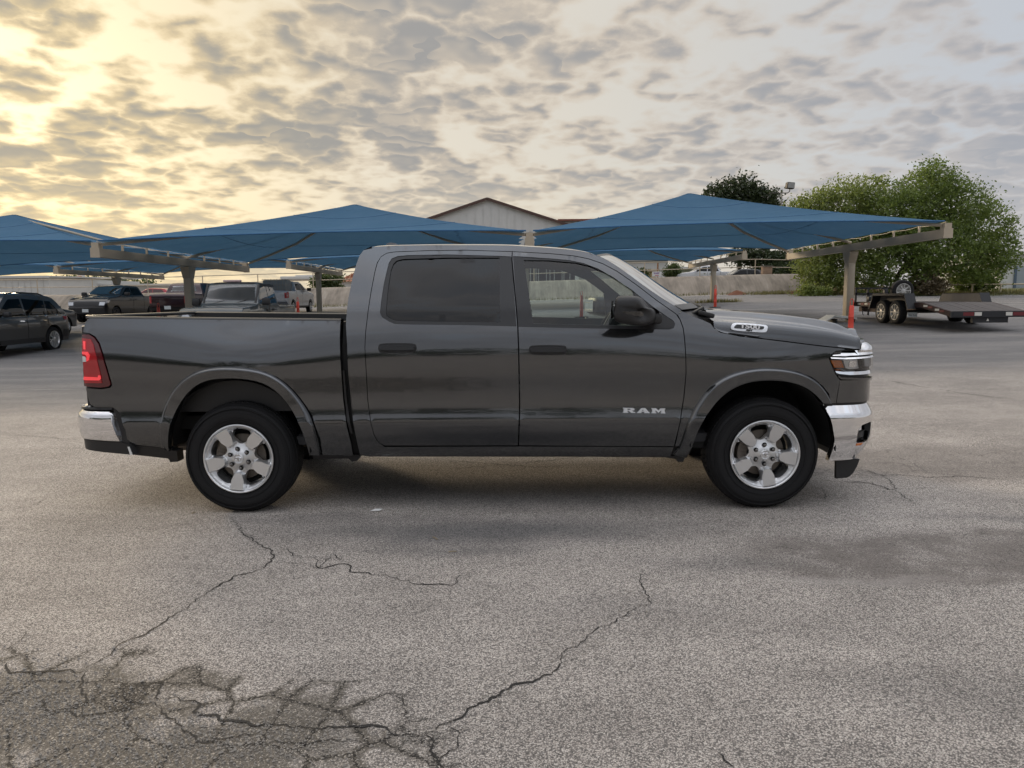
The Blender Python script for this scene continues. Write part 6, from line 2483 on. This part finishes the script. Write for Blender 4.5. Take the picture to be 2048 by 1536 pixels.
for sd in (-1, 1):
    bar('side_rail', (sd * 1.03, -1.55, ZD - .06), (sd * 1.03, 2.95, ZD - .06), .07, .15, M_rust, TR)
    bar('tail_rail', (sd * 1.03, -2.98, ZD - .30), (sd * 1.03, -1.54, ZD - .06), .07, .15, M_rust, TR)
    bar('lower_rail', (sd * .80, .8, ZD - .24), (sd * .80, 2.9, ZD - .24), .06, .18, M_rust, TR)
    for y in (2.4, 1.9, 1.4, -1.75, -2.35):
        zz = ZD - .05 if y > -1.5 else lerp(ZD - .05, ZD - .29, (-1.55 - y) / 1.4)
        box('side_reflector', (sd * 1.072, y, zz), (.01, .20, .06), M_tape_w, TR)
        box('side_reflector', (sd * 1.072, y - .24, zz - (.0 if y > -1.5 else .035)), (.01, .22, .06), M_tape_r, TR)
    # fender
    fp = [(-1.22, ZD - .18), (-.98, ZD + .30), (.98, ZD + .30), (1.22, ZD - .18)]
    rows_ = []
    for (yy, zz) in resample(fp, .2, False):
        rows_.append([(sd * 1.00, yy, zz), (sd * 1.31, yy, zz), (sd * 1.31, yy * .985, zz - .07)])
    fe = loft('fender', rows_, M_tblk, TR, 30)
    mesh('fender_inner_plate', [(sd * 1.005, y, z) for y, z in ((-1.20, ZD - .10), (-.97, ZD + .285), (.97, ZD + .285), (1.20, ZD - .10))], [(0, 1, 2, 3)], pbr('fender_inner_grey', (.15, .135, .115), .8, noise=.3, nscale=4), fe)
    for yy in (-.43, .43):
        wz = car_wheel(TR, sd * 1.17, yy, .375, pbr('trailer_rim', (.42, .41, .39), .45, .5, noise=.3, nscale=15), 8, 0)
        wz.location = (sd * 1.29, yy, .375)
        wz.rotation_euler = (0, 0, math.pi / 2 if sd > 0 else -math.pi / 2)
box('tail_beam', (0, -2.99, ZD - .31), (2.13, .05, .17), M_tblk, TR)
for (xa, xb, m) in ((-1.0, -.72, M_tblk), (-.72, -.42, M_tape_r), (-.40, -.20, M_tape_w), (.48, .66, M_tape_w), (.68, 1.0, M_tape_r)):
    box('rear_reflector', ((xa + xb) / 2, -3.022, ZD - .30), (xb - xa, .012, .10), m, TR)
bm = bmesh.new()
add_box(bm, (.1, -2.9, ZD - .46), (1.0, .10, .18))
bmobj('hitch_step', bm, M_tblk, TR)
mesh('hitch_triangle', [(-.02, -2.96, ZD - .50), (.06, -2.96, ZD - .50), (.02, -2.96, ZD - .42)], [(0, 1, 2)], M_tape_w, TR)
for y in (-2.4, -1.2, 0, 1.2, 2.4):
    bar('cross_member', (-1.0, y, ZD - .12 - (.14 if y < -2 else 0)), (1.0, y, ZD - .12 - (.14 if y < -2 else 0)), .06, .09, M_tblk, TR)
tube('axle', [(-1.1, -.43, .375), (1.1, -.43, .375)], .04, M_tblk, TR)
tube('axle', [(-1.1, .43, .375), (1.1, .43, .375)], .04, M_tblk, TR)
for sd in (-1, 1):
    bar('tongue', (sd * .7, 2.95, ZD - .16), (0, 4.1, ZD - .16), .07, .12, M_tblk, TR)
tube('jack', [(0, 3.9, ZD + .35), (0, 3.9, .1)], .035, M_tblk, TR)
# front rack with winch and spare
for x in (-.98, -.55, .05, .62, .98):
    bar('rack_post', (x, 2.88, ZD), (x, 2.88, ZD + .52), .06, .06, M_tblk, TR)
bar('rack_rail', (-1.02, 2.88, ZD + .50), (1.0, 2.88, ZD + .50), .05, .05, M_tblk, TR)
bar('rack_rail', (-1.02, 2.88, ZD + .30), (1.0, 2.88, ZD + .30), .06, .06, M_tblk, TR)
box('winch', (-.50, 2.75, ZD + .12), (.22, .2, .16), M_tblk, TR, bev=.03)
box('rack_box', (.05, 2.80, ZD + .32), (.14, .14, .30), M_tblk, TR, bev=.02)
sp_ = car_wheel(TR, .55, 2.70, .39, pbr('spare_rim_white', (.55, .55, .53), .4, .3), 9, 0)
sp_.name = 'spare_wheel'
sp_.location = (.62, 2.66, ZD + .40)
# plate and hanging chain
pl_ = box('number_plate', (-1.06, -1.05, ZD - .36), (.30, .012, .15), M_plate, TR)
mt = Matrix.Translation((-1.06, -1.058, ZD - .375)) @ Matrix.Rotation(math.pi / 2, 4, 'X')
text_mesh('plate_text', '996-941J', .07, pbr('plate_ink', (.05, .05, .06), .6), pl_, mt, .001)
tube('safety_chain', [(-1.0, 2.3, ZD - .2), (-.98, 2.28, ZD - .42), (-.96, 2.25, ZD - .45)], .014, M_tblk, TR, 5)
tube('safety_chain', [(-1.0, 1.9, ZD - .2), (-.98, 1.84, ZD - .46)], .012, M_tblk, TR, 5)

# loose ramps on the asphalt
M_alu = pbr('chequer_aluminium', (.78, .77, .72), .55, .0, noise=.25, nscale=9)
x_, D_ = 11.0, 24.6
rp = empty('loading_ramp', at_ground(x_, D_), .12, 'pale aluminium ramp resting on the asphalt beside the tan canopy post', 'ramp')
mesh('ramp_slope', [(-.62, -.28, .02), (-.22, -.28, .24), (-.22, .28, .24), (-.62, .28, .02), (-.62, -.28, -.01), (-.22, -.28, .18), (-.22, .28, .18), (-.62, .28, -.01)], [(0, 1, 2, 3), (4, 7, 6, 5), (0, 4, 5, 1), (3, 2, 6, 7)], M_alu, rp)
mesh('ramp_plate', [(-.215, -.30, .245), (.55, -.30, .16), (.55, .30, .16), (-.215, .30, .245), (-.215, -.30, .17), (.55, -.30, .10), (.55, .30, .10), (-.215, .30, .17)], [(0, 1, 2, 3), (4, 7, 6, 5), (0, 4, 5, 1), (3, 2, 6, 7), (1, 5, 6, 2)], M_alu, rp)
for k in range(4):
    box('ramp_cleat', (-.10 + k * .17, 0, .236 - k * .018), (.03, .5, .015), M_alu, rp)
for sx in (-.15, .48):
    box('ramp_foot', (sx, 0, .05), (.05, .5, .14), M_tblk, rp)
x_, D_ = 14.75, 19.6
rp2 = empty('loading_ramp', at_ground(x_, D_), -.05, 'flat dark ramp lying on the asphalt behind the trailer tail', 'ramp')
box('ramp_deck', (0, 0, .13), (1.25, .55, .03), pbr('ramp_steel', (.20, .19, .18), .5, .5, noise=.3, nscale=6), rp2, bev=.006)
box('ramp_beam', (0, -.24, .07), (1.2, .05, .10), M_tblk, rp2)
box('ramp_beam', (0, .24, .07), (1.2, .05, .10), M_tblk, rp2)
for xx in (-.34, -.14):
    lathe('ramp_lamp', [(.04, -.278), (.04, -.272), (.001, -.272)], M_tape_w, rp2, seg=12, centre=(xx, 0, .075))

# ================================================================== flood light
M_lamp = pbr('floodlight_bronze', (.05, .045, .04), .6)
x_, D_ = 25.6, 70.0
fl_ = empty('floodlight_pole', at_ground(x_, D_), 0, 'box floodlight on a slim pole between the dark tree and the green tree', 'floodlight')
hh = W(1556, 385, CY + D_).z - gz(x_, CY + D_)
tube('pole', [(0, 0, -.2), (0, 0, hh)], [.09, .055], pbr('pole_grey', (.25, .24, .22), .6, .3), fl_, 8)
tube('arm', [(-1.2, 0, hh - .05), (.0, 0, hh - .05), (.55, 0, hh - .05), (.72, 0, hh + .1), (.74, 0, hh + .35)], .045, M_lamp, fl_, 6)
box('lamp_head', (.74, 0, hh + .62), (.72, .55, .58), M_lamp, fl_, rot=Matrix.Rotation(.1, 4, 'Y'), bev=.04)
mesh('lamp_glass', [(.44, -.282, hh + .40), (1.04, -.282, hh + .34), (1.08, -.282, hh + .82), (.48, -.282, hh + .88)], [(0, 1, 2, 3)], pbr('lamp_glass', (.3, .3, .29), .15), fl_)
# ================================================================== trees
import numpy as np


def leaf_mat(name, dark, light, trans=.35):
    m = bpy.data.materials.new(name)
    m.use_nodes = True
    t = NT(m.node_tree)
    m.node_tree.nodes.clear()
    P = t.n('ShaderNodeNewGeometry')
    r1 = t.noise(P.outputs['Position'], .55, 3, .6)
    r2 = P.outputs['Random Per Island']
    k = t.math('ADD', t.math('MULTIPLY', r1, .65), t.math('MULTIPLY', r2, .45))
    c = t.ramp(k, [(.28, dark), (.55, tuple(lerp(a, b, .5) for a, b in zip(dark, light))), (.85, light)])
    df = t.n('ShaderNodeBsdfDiffuse'); t.link(c, df.inputs[0])
    tl_ = t.n('ShaderNodeBsdfTranslucent'); t.link(t.mix(.5, c, tuple(min(1, q * 1.6) for q in light)), tl_.inputs[0])
    gl = t.n('ShaderNodeBsdfGlossy'); gl.inputs['Roughness'].default_value = .45
    mx = t.n('ShaderNodeMixShader'); mx.inputs[0].default_value = trans
    t.link(df.outputs[0], mx.inputs[1]); t.link(tl_.outputs[0], mx.inputs[2])
    m2 = t.n('ShaderNodeMixShader'); m2.inputs[0].default_value = .04
    t.link(mx.outputs[0], m2.inputs[1]); t.link(gl.outputs[0], m2.inputs[2])
    o = t.n('ShaderNodeOutputMaterial'); t.link(m2.outputs[0], o.inputs[0])
    return m


def crown(name, lobes, n, size, mat, parent, seed, origin, clump=.55, shell=.55):
    """many folded leaves gathered in clumps through the lobes' volume"""
    rs = np.random.RandomState(seed)
    vol = np.array([l[1][0] * l[1][1] * l[1][2] for l in lobes]) ** .75
    vol /= vol.sum()
    pts = []
    per = 26
    nc = max(1, n // per)
    for _ in range(nc):
        c, rad = lobes[rs.choice(len(lobes), p=vol)]
        d = rs.normal(size=3); d /= np.linalg.norm(d)
        r = shell + (1.06 - shell) * rs.rand() ** .6 if rs.rand() < .8 else rs.rand() ** .5
        cc = np.array(c) + d * r * np.array(rad)
        sc = clump * rs.uniform(.45, 1.15)
        k = rs.poisson(per)
        q = cc + rs.normal(size=(k, 3)) * sc * np.array([.5, .5, .34])
        pts.append(q)
    P = np.vstack(pts) - np.array(origin)
    k = len(P)
    s = size * rs.uniform(.6, 1.3, size=(k, 1))
    nrm = rs.normal(size=(k, 3)) + np.array([0, 0, .7])
    nrm /= np.linalg.norm(nrm, axis=1, keepdims=True)
    a = np.cross(nrm, rs.normal(size=(k, 3))); a /= np.linalg.norm(a, axis=1, keepdims=True)
    b = np.cross(nrm, a)
    V = np.empty((k, 4, 3))
    V[:, 0] = P - a * s * .6
    V[:, 1] = P + b * s * .32 + nrm * s * .10
    V[:, 2] = P + a * s * .6
    V[:, 3] = P - b * s * .32 + nrm * s * .10
    V = V.reshape(-1, 3)
    me = bpy.data.meshes.new(name)
    me.vertices.add(len(V)); me.vertices.foreach_set('co', V.ravel())
    f = np.arange(k)[:, None] * 4 + np.array([0, 1, 2, 0, 2, 3])
    f = f.reshape(-1)
    me.loops.add(len(f)); me.loops.foreach_set('vertex_index', f)
    me.polygons.add(k * 2)
    me.polygons.foreach_set('loop_start', np.arange(k * 2) * 3)
    me.update()
    me.validate()
    me.materials.append(mat)
    o = link(bpy.data.objects.new(name, me), parent)
    return o


M_bark = pbr('tree_bark', (.085, .068, .05), .95, noise=.4, nscale=6, bump=.6, bscale=14)


def limb(bm, a, b, r0, r1, seed, bend=.12):
    r = random.Random(seed)
    a, b = Vector(a), Vector(b)
    L = (b - a).length
    pts, rs = [], []
    for i in range(7):
        t = i / 6
        p = a.lerp(b, t) + Vector((r.uniform(-1, 1), r.uniform(-1, 1), r.uniform(-.4, .8))) * bend * L * .35 * math.sin(math.pi * t)
        pts.append(p); rs.append(lerp(r0, r1, t ** .8))
    add_tube(bm, pts, rs, 7)
    return pts


def tree(name, label, base, lobes, n, size, mat, seed, group=None, trunk_r=.28, stems=1, clump=.7, shell=.5):
    root = empty(name, base, 0, label, 'tree', group)
    bm = bmesh.new()
    r = random.Random(seed)
    o = Vector(base)
    zc = min(l[0][2] for l in lobes) - o.z
    for s in range(stems):
        st = Vector((r.uniform(-.5, .5) * (stems > 1) * 1.6, r.uniform(-.5, .5) * (stems > 1), -.2))
        fork = Vector((st.x * 1.6 + r.uniform(-.3, .3), st.y * 1.4, max(.8, zc * .55)))
        limb(bm, st, fork, trunk_r, trunk_r * .75, seed + s)
        for i, (c, rad) in enumerate(lobes):
            if stems > 1 and i % stems != s:
                continue
            e = Vector(c) - o
            p = limb(bm, fork, e, trunk_r * .55, .05, seed * 7 + i, .2)
            for k in range(4):
                q = p[r.randrange(2, 6)]
                d = Vector((r.uniform(-1, 1), r.uniform(-1, 1), r.uniform(-.2, 1))).normalized()
                limb(bm, q, q + d * min(rad) * .9, .045, .012, seed * 31 + i * 5 + k, .2)
    bmobj('trunk', bm, M_bark, root, 60)
    crown('crown', lobes, n, size, mat, root, seed, base, clump, shell)
    return root


def lobe(u, v, D, ru, rv, rd=None):
    c = W(u, v, CY + D)
    k = D / F_PX
    return (tuple(c), (ru * k, rd if rd else (ru + rv) / 2 * k, rv * k))


L_green = leaf_mat('fresh_green_leaf', (.048, .082, .018), (.20, .265, .058), .44)
L_light = leaf_mat('yellow_green_leaf', (.075, .11, .026), (.265, .315, .08), .47)
L_dark = leaf_mat('dark_oak_leaf', (.020, .030, .014), (.06, .085, .032), .25)
L_mid = leaf_mat('mid_green_leaf', (.035, .055, .018), (.11, .15, .045), .3)


def on(x, D, dz=0):
    g = at_ground(x, D)
    return (g[0], g[1], g[2] + dz)


tree('broadleaf_tree', 'tall fresh green spreading tree behind the trailer', on(27.6, 50.5), [lobe(1850, 400, 50.5, 62, 66), lobe(1795, 440, 49.5, 62, 66), lobe(1905, 425, 50, 66, 68), lobe(1965, 465, 51, 52, 62), lobe(1995, 500, 51, 34, 46), lobe(1860, 490, 49, 80, 60), lobe(1940, 530, 50, 66, 44), lobe(1800, 530, 49, 66, 54), lobe(1870, 358, 51, 34, 34)], 44000, .17, L_green, 11, trunk_r=.26, stems=3, clump=.75)
tree('broadleaf_tree', 'lighter yellow green tree left of the tall tree, above the canopy corner', on(22.6, 52.5), [lobe(1690, 415, 52, 58, 50), lobe(1640, 430, 52.5, 50, 46), lobe(1600, 440, 53, 36, 40), lobe(1740, 400, 52, 48, 48), lobe(1680, 490, 51.5, 60, 50), lobe(1630, 530, 51.5, 40, 40), lobe(1730, 480, 51, 60, 60), lobe(1650, 560, 51, 38, 26), lobe(1720, 555, 50.5, 50, 34)], 34000, .165, L_light, 13, trunk_r=.18, stems=3, clump=.7)
tree('oak_tree', 'dark rounded oak rising behind the canopy, left of the floodlight', on(24.2, 78), [lobe(1480, 390, 78, 40, 34), lobe(1440, 392, 78, 30, 24), lobe(1520, 400, 78, 34, 30), lobe(1490, 420, 78, 60, 26), lobe(1545, 415, 78, 18, 18)], 11000, .30, L_dark, 17, trunk_r=.4, clump=.9)
tree('oak_tree', 'low dark oak behind the pipe fence right of the white street pickup', on(27.4, 70), [lobe(1540, 520, 70, 46, 22), lobe(1590, 525, 70, 44, 26), lobe(1490, 510, 70, 36, 16), lobe(1570, 545, 68, 50, 16)], 10000, .26, L_dark, 19, trunk_r=.22, stems=2, clump=.8)


def shrub(label, u, v, D, ru, rv, n, size, mat, seed, group=None):
    c = W(u, v, CY + D)
    base = on(c.x, D)
    root = empty('shrub', base, 0, label, 'shrub', group)
    bm = bmesh.new()
    for k in range(4):
        limb(bm, (0, 0, -.1), (rnd.uniform(-.6, .6), rnd.uniform(-.4, .4), max(.5, (c.z - base[2]) * 1.1)), .04, .012, seed + k)
    bmobj('stems', bm, M_bark, root, 60)
    crown('foliage', [lobe(u, v, D, ru, rv), lobe(u - ru * .5, v + rv * .3, D, ru * .6, rv * .7), lobe(u + ru * .5, v + rv * .3, D, ru * .6, rv * .7)], n, size, mat, root, seed, base, .5, .4)
    return root


shrub('green hedge beside the rear-row post, left of the cab', 655, 560, 68, 28, 20, 3500, .20, L_mid, 31)
shrub('round green bush above the wall beside the purple lettered sign', 1345, 542, 66, 15, 13, 1800, .16, L_mid, 33)
shrub('small green bush above the wall left of the sign post', 1286, 546, 68, 8, 10, 900, .15, L_mid, 34)
shrub('scrubby green bush at the foot of the tan earth bank', 1625, 583, 49.5, 30, 12, 2600, .15, L_light, 35)
shrub('dusty brown bush under the tall tree behind the spare wheel', 1860, 568, 47.8, 30, 16, 2400, .15, leaf_mat('dry_leaf', (.06, .05, .025), (.17, .13, .07), .3), 36)
shrub('leafy green bush under the tall tree right of the spare wheel', 1950, 560, 51.5, 44, 22, 3400, .18, L_green, 37)

# far trees on the skyline at the left and all round
def tree_row(name, label, us, v0, D, hpx, n, size, mat, seed):
    r = random.Random(seed)
    lb = []
    for u in us:
        h = hpx * r.uniform(.6, 1.2)
        lb.append(lobe(u, v0 - h * .5, D, hpx * r.uniform(.7, 1.1), h * .6))
    c = lb[0][0]
    o = crown(name, lb, n, size, mat, None, seed, (0, 0, 0), size * 4, .3)
    tag(o, label, 'trees', kind='stuff')


tree_row('tree_line', 'distant row of small trees on the skyline at the left', list(range(96, 300, 16)), 582, 150, 24, 5200, .50, L_mid, 41)
us = [u for u in range(-500, 2600, 60)]
tree_row('tree_line', 'faint far tree line along the horizon', us, 584, 330, 10, 9000, .9, L_dark, 43)
# woods across the road behind the photographer, mirrored in the paintwork
lb = []
r_ = random.Random(5)
for k in range(26):
    x = -62 + k * 5 + r_.uniform(-1.5, 1.5)
    h = r_.uniform(4.5, 8.0)
    lb.append(((x, -46 + r_.uniform(-5, 5), h * .52), (r_.uniform(3, 5), 3, h * .52)))
o = crown('tree_line', lb, 16000, .75, L_dark, None, 47, (0, 0, 0), 1.6, .3)
tag(o, 'row of dark trees across the road behind the viewer', 'trees', kind='stuff')

# weeds along the wall foot and at the lawn edge
def tufts(name, label, pts, n, h, mat, seed):
    r = random.Random(seed)
    V, f = [], []
    for _ in range(n):
        (xa, ya), (xb, yb), wd = pts[r.randrange(len(pts))]
        t = r.random()
        x = lerp(xa, xb, t) + r.gauss(0, wd); y = lerp(ya, yb, t) + r.gauss(0, wd)
        z = gz(x, y)
        a = r.uniform(0, 6.28); hh = h * r.uniform(.4, 1.2); w_ = .012 + hh * .06
        dx, dy = math.cos(a), math.sin(a)
        b = len(V)
        V += [(x - dy * w_, y + dx * w_, z), (x + dy * w_, y - dx * w_, z), (x + dx * hh * .4, y + dy * hh * .4, z + hh)]
        f.append((b, b + 1, b + 2))
    o = mesh(name, V, f, mat)
    tag(o, label, 'grass', kind='stuff')


M_weed = leaf_mat('weed_blade', (.07, .08, .025), (.22, .20, .08), .4)
tufts('weeds', 'dry weeds growing along the foot of the concrete wall', [((-20, CY + 55.0), (22, CY + 55.0), .25), ((18, CY + 54.0), (27, CY + 52.0), .5), ((22, CY + 51.5), (30, CY + 50.5), .6)], 5000, .28, M_weed, 3)
tufts('grass', 'patchy grass along the low pipe fence', [((28, CY + 49.6), (52, CY + 52), .9), ((30, CY + 54), (60, CY + 58), 2.5)], 9000, .25, M_weed, 4)
tufts('weeds', 'weeds around the base of the slim tan rear-row post', [((11.4, CY + 43.8), (13.4, CY + 43.6), .25)], 500, .22, M_weed, 6)

# ================================================================== buildings beyond
M_wmetal = pbr('white_ribbed_metal', (.60, .60, .58), .55, noise=.10, nscale=1.2)
M_gmetal = pbr('grey_metal_wall', (.40, .39, .36), .6, noise=.12, nscale=1.2)
M_brown = pbr('brown_trim', (.085, .045, .035), .6)
M_rroof = pbr('rust_red_roof', (.23, .075, .05), .6, noise=.15, nscale=1)


def hall(name, label, u0, u1, v_eave, v_ridge, D, depth, wall, roof, trim, base_drop=1.0, rib=.9, gable=True, cat='building'):
    """a shed with its front at distance D; gable end facing the camera or a flat eave"""
    y = CY + D
    a, b = W(u0, v_eave, y), W(u1, v_eave, y)
    xc = (a.x + b.x) / 2
    g = gz(xc, y) - base_drop
    ze = (a.z + b.z) / 2
    zr = W((u0 + u1) / 2, v_ridge, y).z
    root = empty(name, (xc, y, g), 0, label, cat)
    hw = (b.x - a.x) / 2
    he, hr = ze - g, zr - g
    if gable:
        prof = [(-hw, 0), (-hw, he), (0, hr), (hw, he), (hw, 0)]
    else:
        prof = [(-hw, 0), (-hw, he), (hw, he), (hw, 0)]
    V = [(x, 0, z) for x, z in prof] + [(x, depth, z) for x, z in prof]
    n = len(prof)
    f = [tuple(range(n))[::-1], tuple(range(n, 2 * n))]
    f += [(i, i + 1, i + 1 + n, i + n) for i in ([0, n - 2])]
    mesh('wall', V, f, wall, root)
    k = 0
    x = -hw + rib
    while x < hw:
        h = lerp(he, hr, 1 - abs(x) / hw) if gable else he
        bar('wall_rib', (x, -.02, .0), (x, -.02, h - .05), .07, .05, wall, root)
        x += rib
    if gable:
        o = .35
        sl = (hr - he) / hw
        for s in (-1, 1):
            V = [(0, -o, hr + .05), (s * (hw + o), -o, he - sl * o + .05), (s * (hw + o), depth + o, he - sl * o + .05), (0, depth + o, hr + .05)]
            V += [(x, yy, z + .14) for x, yy, z in V]
            rf_ = mesh('roof', V, [(0, 1, 2, 3), (7, 6, 5, 4), (0, 4, 5, 1), (1, 5, 6, 2), (2, 6, 7, 3), (3, 7, 4, 0)], roof, root)
            bar('rake_trim', (0, -o - .04, hr + .10), (s * (hw + o), -o - .04, he - sl * o + .10), .06, .30, trim, root)
    else:
        V = [(-hw - .3, -.3, he), (hw + .3, -.3, he), (hw + .3, depth + .3, hr), (-hw - .3, depth + .3, hr)]
        V += [(x, yy, z + .18) for x, yy, z in V]
        mesh('roof', V, [(3, 2, 1, 0), (4, 5, 6, 7), (0, 1, 5, 4), (1, 2, 6, 5), (2, 3, 7, 6), (3, 0, 4, 7)], roof, root)
        bar('eave_trim', (-hw - .3, -.33, he + .08), (hw + .3, -.33, he + .08), .05, .24, trim, root)
    return root


hall('metal_barn', 'white metal barn gable with brown trim rising behind the canopies', 792, 1158, 461, 400, 84, 34, M_wmetal, M_brown, M_brown)
hall('barn_annex', 'rust red roofed annex right of the white barn gable', 1120, 1300, 441, 428, 100, 16, M_gmetal, M_rroof, M_rroof, gable=False)
hall('warehouse', 'pale ribbed warehouse at the left edge behind the grey SUV', -140, 97, 556, 550, 82, 20, M_wmetal, pbr('pale_roof', (.5, .5, .48), .6), M_wmetal, gable=False, rib=.7)
hall('shed', 'long grey shed with white roof edge left of the black pickup cab', 98, 232, 571, 566, 92, 14, M_gmetal, M_wmetal, M_wmetal, gable=False, rib=1.2)
hall('warehouse', 'far white warehouse between the rear posts above the red car', 284, 372, 571, 568, 135, 20, M_wmetal, M_wmetal, M_wmetal, gable=False, rib=2.0)
hall('metal_building', 'pale metal building seen through the cab windows', 1044, 1150, 524, 518, 84, 14, M_wmetal, M_wmetal, M_wmetal, gable=False, rib=1.6)
hall('metal_building', 'grey metal building right of the pale one, seen through the cab window', 1152, 1225, 540, 536, 90, 14, M_gmetal, M_gmetal, M_gmetal, gable=False, rib=1.6)
hall('warehouse', 'white building seen past the windshield above the wall', 1246, 1336, 521, 519, 98, 14, M_wmetal, M_wmetal, M_wmetal, gable=False, rib=1.6)
hall('shed', 'small tan shed behind the purple lettered sign', 1284, 1312, 542, 540, 78, 4, pbr('tan_stucco', (.46, .36, .20), .8), pbr('tan_roof', (.4, .32, .2), .8), M_pipe, gable=False, rib=3)
hall('shed', 'pale green shed right of the round bush above the wall', 1352, 1392, 538, 535, 76, 5, pbr('pale_green_wall', (.38, .42, .33), .8), M_wmetal, M_wmetal, gable=False, rib=3)
wh = hall('white_building', 'white building with a grey door at the right edge beyond the tree', 2004, 2120, 508, 505, 95, 16, M_wmetal, M_wmetal, M_wmetal, gable=False, rib=3.0)
dx_ = W(2035, 530, CY + 95).x - wh.location.x
box('door', (dx_ + .9, -.06, 1.0 + 1.4), (2.0, .06, 2.9), pbr('grey_door', (.33, .37, .40), .5), wh)
box('door_post', (dx_ - .25, -.10, 2.4), (.30, .16, 3.0), pbr('slate_blue_post', (.10, .14, .19), .6), wh)
# white open pavilion
xq = W(600, 560, CY + 78)
pv_ = empty('pavilion', (xq.x, CY + 78, gz(xq.x, CY + 78)), 0, 'white flat roofed pavilion on slim posts behind the white pickup', 'pavilion')
zt_ = W(600, 556, CY + 78).z - pv_.location.z
box('roof_slab', (0, 1.5, zt_), (3.9, 4, .34), M_wmetal, pv_, bev=.04)
box('roof_step', (.6, 1.2, zt_ + .22), (2.0, 3, .14), M_wmetal, pv_, bev=.03)
for sx in (-1.7, 1.7):
    for yy in (0, 3):
        tube('pavilion_post', [(sx, yy, -.5), (sx, yy, zt_)], .08, M_wmetal, pv_, 8)
# house with tiled roof
xq = W(704, 565, CY + 88)
hs = empty('tiled_house', (xq.x, CY + 88, gz(xq.x, CY + 88) - 1), 0, 'white house with a terracotta tiled roof left of the cab', 'house')
ze_ = W(700, 563, CY + 88).z - hs.location.z
zr_ = W(712, 541, CY + 88).z - hs.location.z
box('wall', (.9, 3, ze_ / 2), (4.6, 6, ze_), M_wmetal, hs)
V = [(-1.9, -.4, ze_), (3.7, -.4, ze_), (3.7, 6.4, ze_), (-1.9, 6.4, ze_), (.2, 2.2, zr_), (1.6, 3.8, zr_)]
rf_ = mesh('roof', V, [(0, 1, 5, 4), (1, 2, 5), (2, 3, 4, 5), (3, 0, 4)], pbr('terracotta_tile', (.42, .20, .12), .8, noise=.2, nscale=3), hs)
for k in range(12):
    xa = -1.75 + k * .46
    tt = min(1, max(0, (xa + 1.9) / 2.1)) if xa < .2 else min(1, (3.7 - xa) / 2.1)
    tube('tile_roll', [(xa, -.42, ze_ + .03), (lerp(xa, .2 if xa < .9 else 1.6, .0) , lerp(-.42, 2.2, tt), lerp(ze_, zr_, tt) + .03)], .07, MATS['terracotta_tile'], rf_, 6)
# lettered sign above the wall
q = W(1313.5, 548, CY + 63)
sg = empty('lettered_sign', (q.x, q.y, gz(q.x, q.y)), 0, 'small white sign with purple lettering on a wooden pole above the wall', 'sign')
hz_ = q.z - sg.location.z
box('sign_board', (0, 0, hz_), (.80, .04, .42), M_white, sg)
text_mesh('sign_text', 'KARP', .20, pbr('purple_ink', (.18, .05, .30), .6), sg, Matrix.Translation((-.02, -.026, hz_ + .06)) @ Matrix.Rotation(math.pi / 2, 4, 'X'), .002, bold=.006)
box('sign_small_print', (0, -.024, hz_ - .12), (.34, .006, .05), pbr('red_ink', (.5, .08, .10), .6), sg)
zpole = W(1316, 526, CY + 63.2).z - sg.location.z
tube('sign_pole', [(.10, .12, -.3), (.10, .12, zpole)], .07, pbr('wood_pole', (.30, .17, .09), .85), sg, 8)
# pylon sign far left
q = W(162.5, 562, CY + 112)
py_ = empty('pylon_sign', (q.x, q.y, gz(q.x, q.y)), 0, 'orange and white pylon sign among the far trees at the left', 'sign')
hz_ = q.z - py_.location.z
box('sign_face', (-.2, 0, hz_), (.62, .2, 1.5), pbr('orange_sign_face', (.75, .30, .06), .5), py_)
box('sign_frame', (-.2, .12, hz_), (.86, .2, 1.75), M_white, py_)
tube('sign_pole', [(.45, 0, -.2), (.45, 0, hz_ + .9)], .16, M_white, py_, 8)
# brick pier on the wall crest
q = W(1533, 546, CY + 59.3)
pr_ = empty('brick_pier', (q.x, q.y, gz(q.x, q.y)), 0, 'short tan brick pier on the wall crest among the fence rails', 'pier')
box('shaft', (0, 0, .32), (.75, .5, .72), pbr('tan_brick', (.36, .25, .18), .9, noise=.3, nscale=9), pr_, bev=.02)
box('cap', (0, 0, .70), (.85, .6, .08), M_conc, pr_, bev=.01)
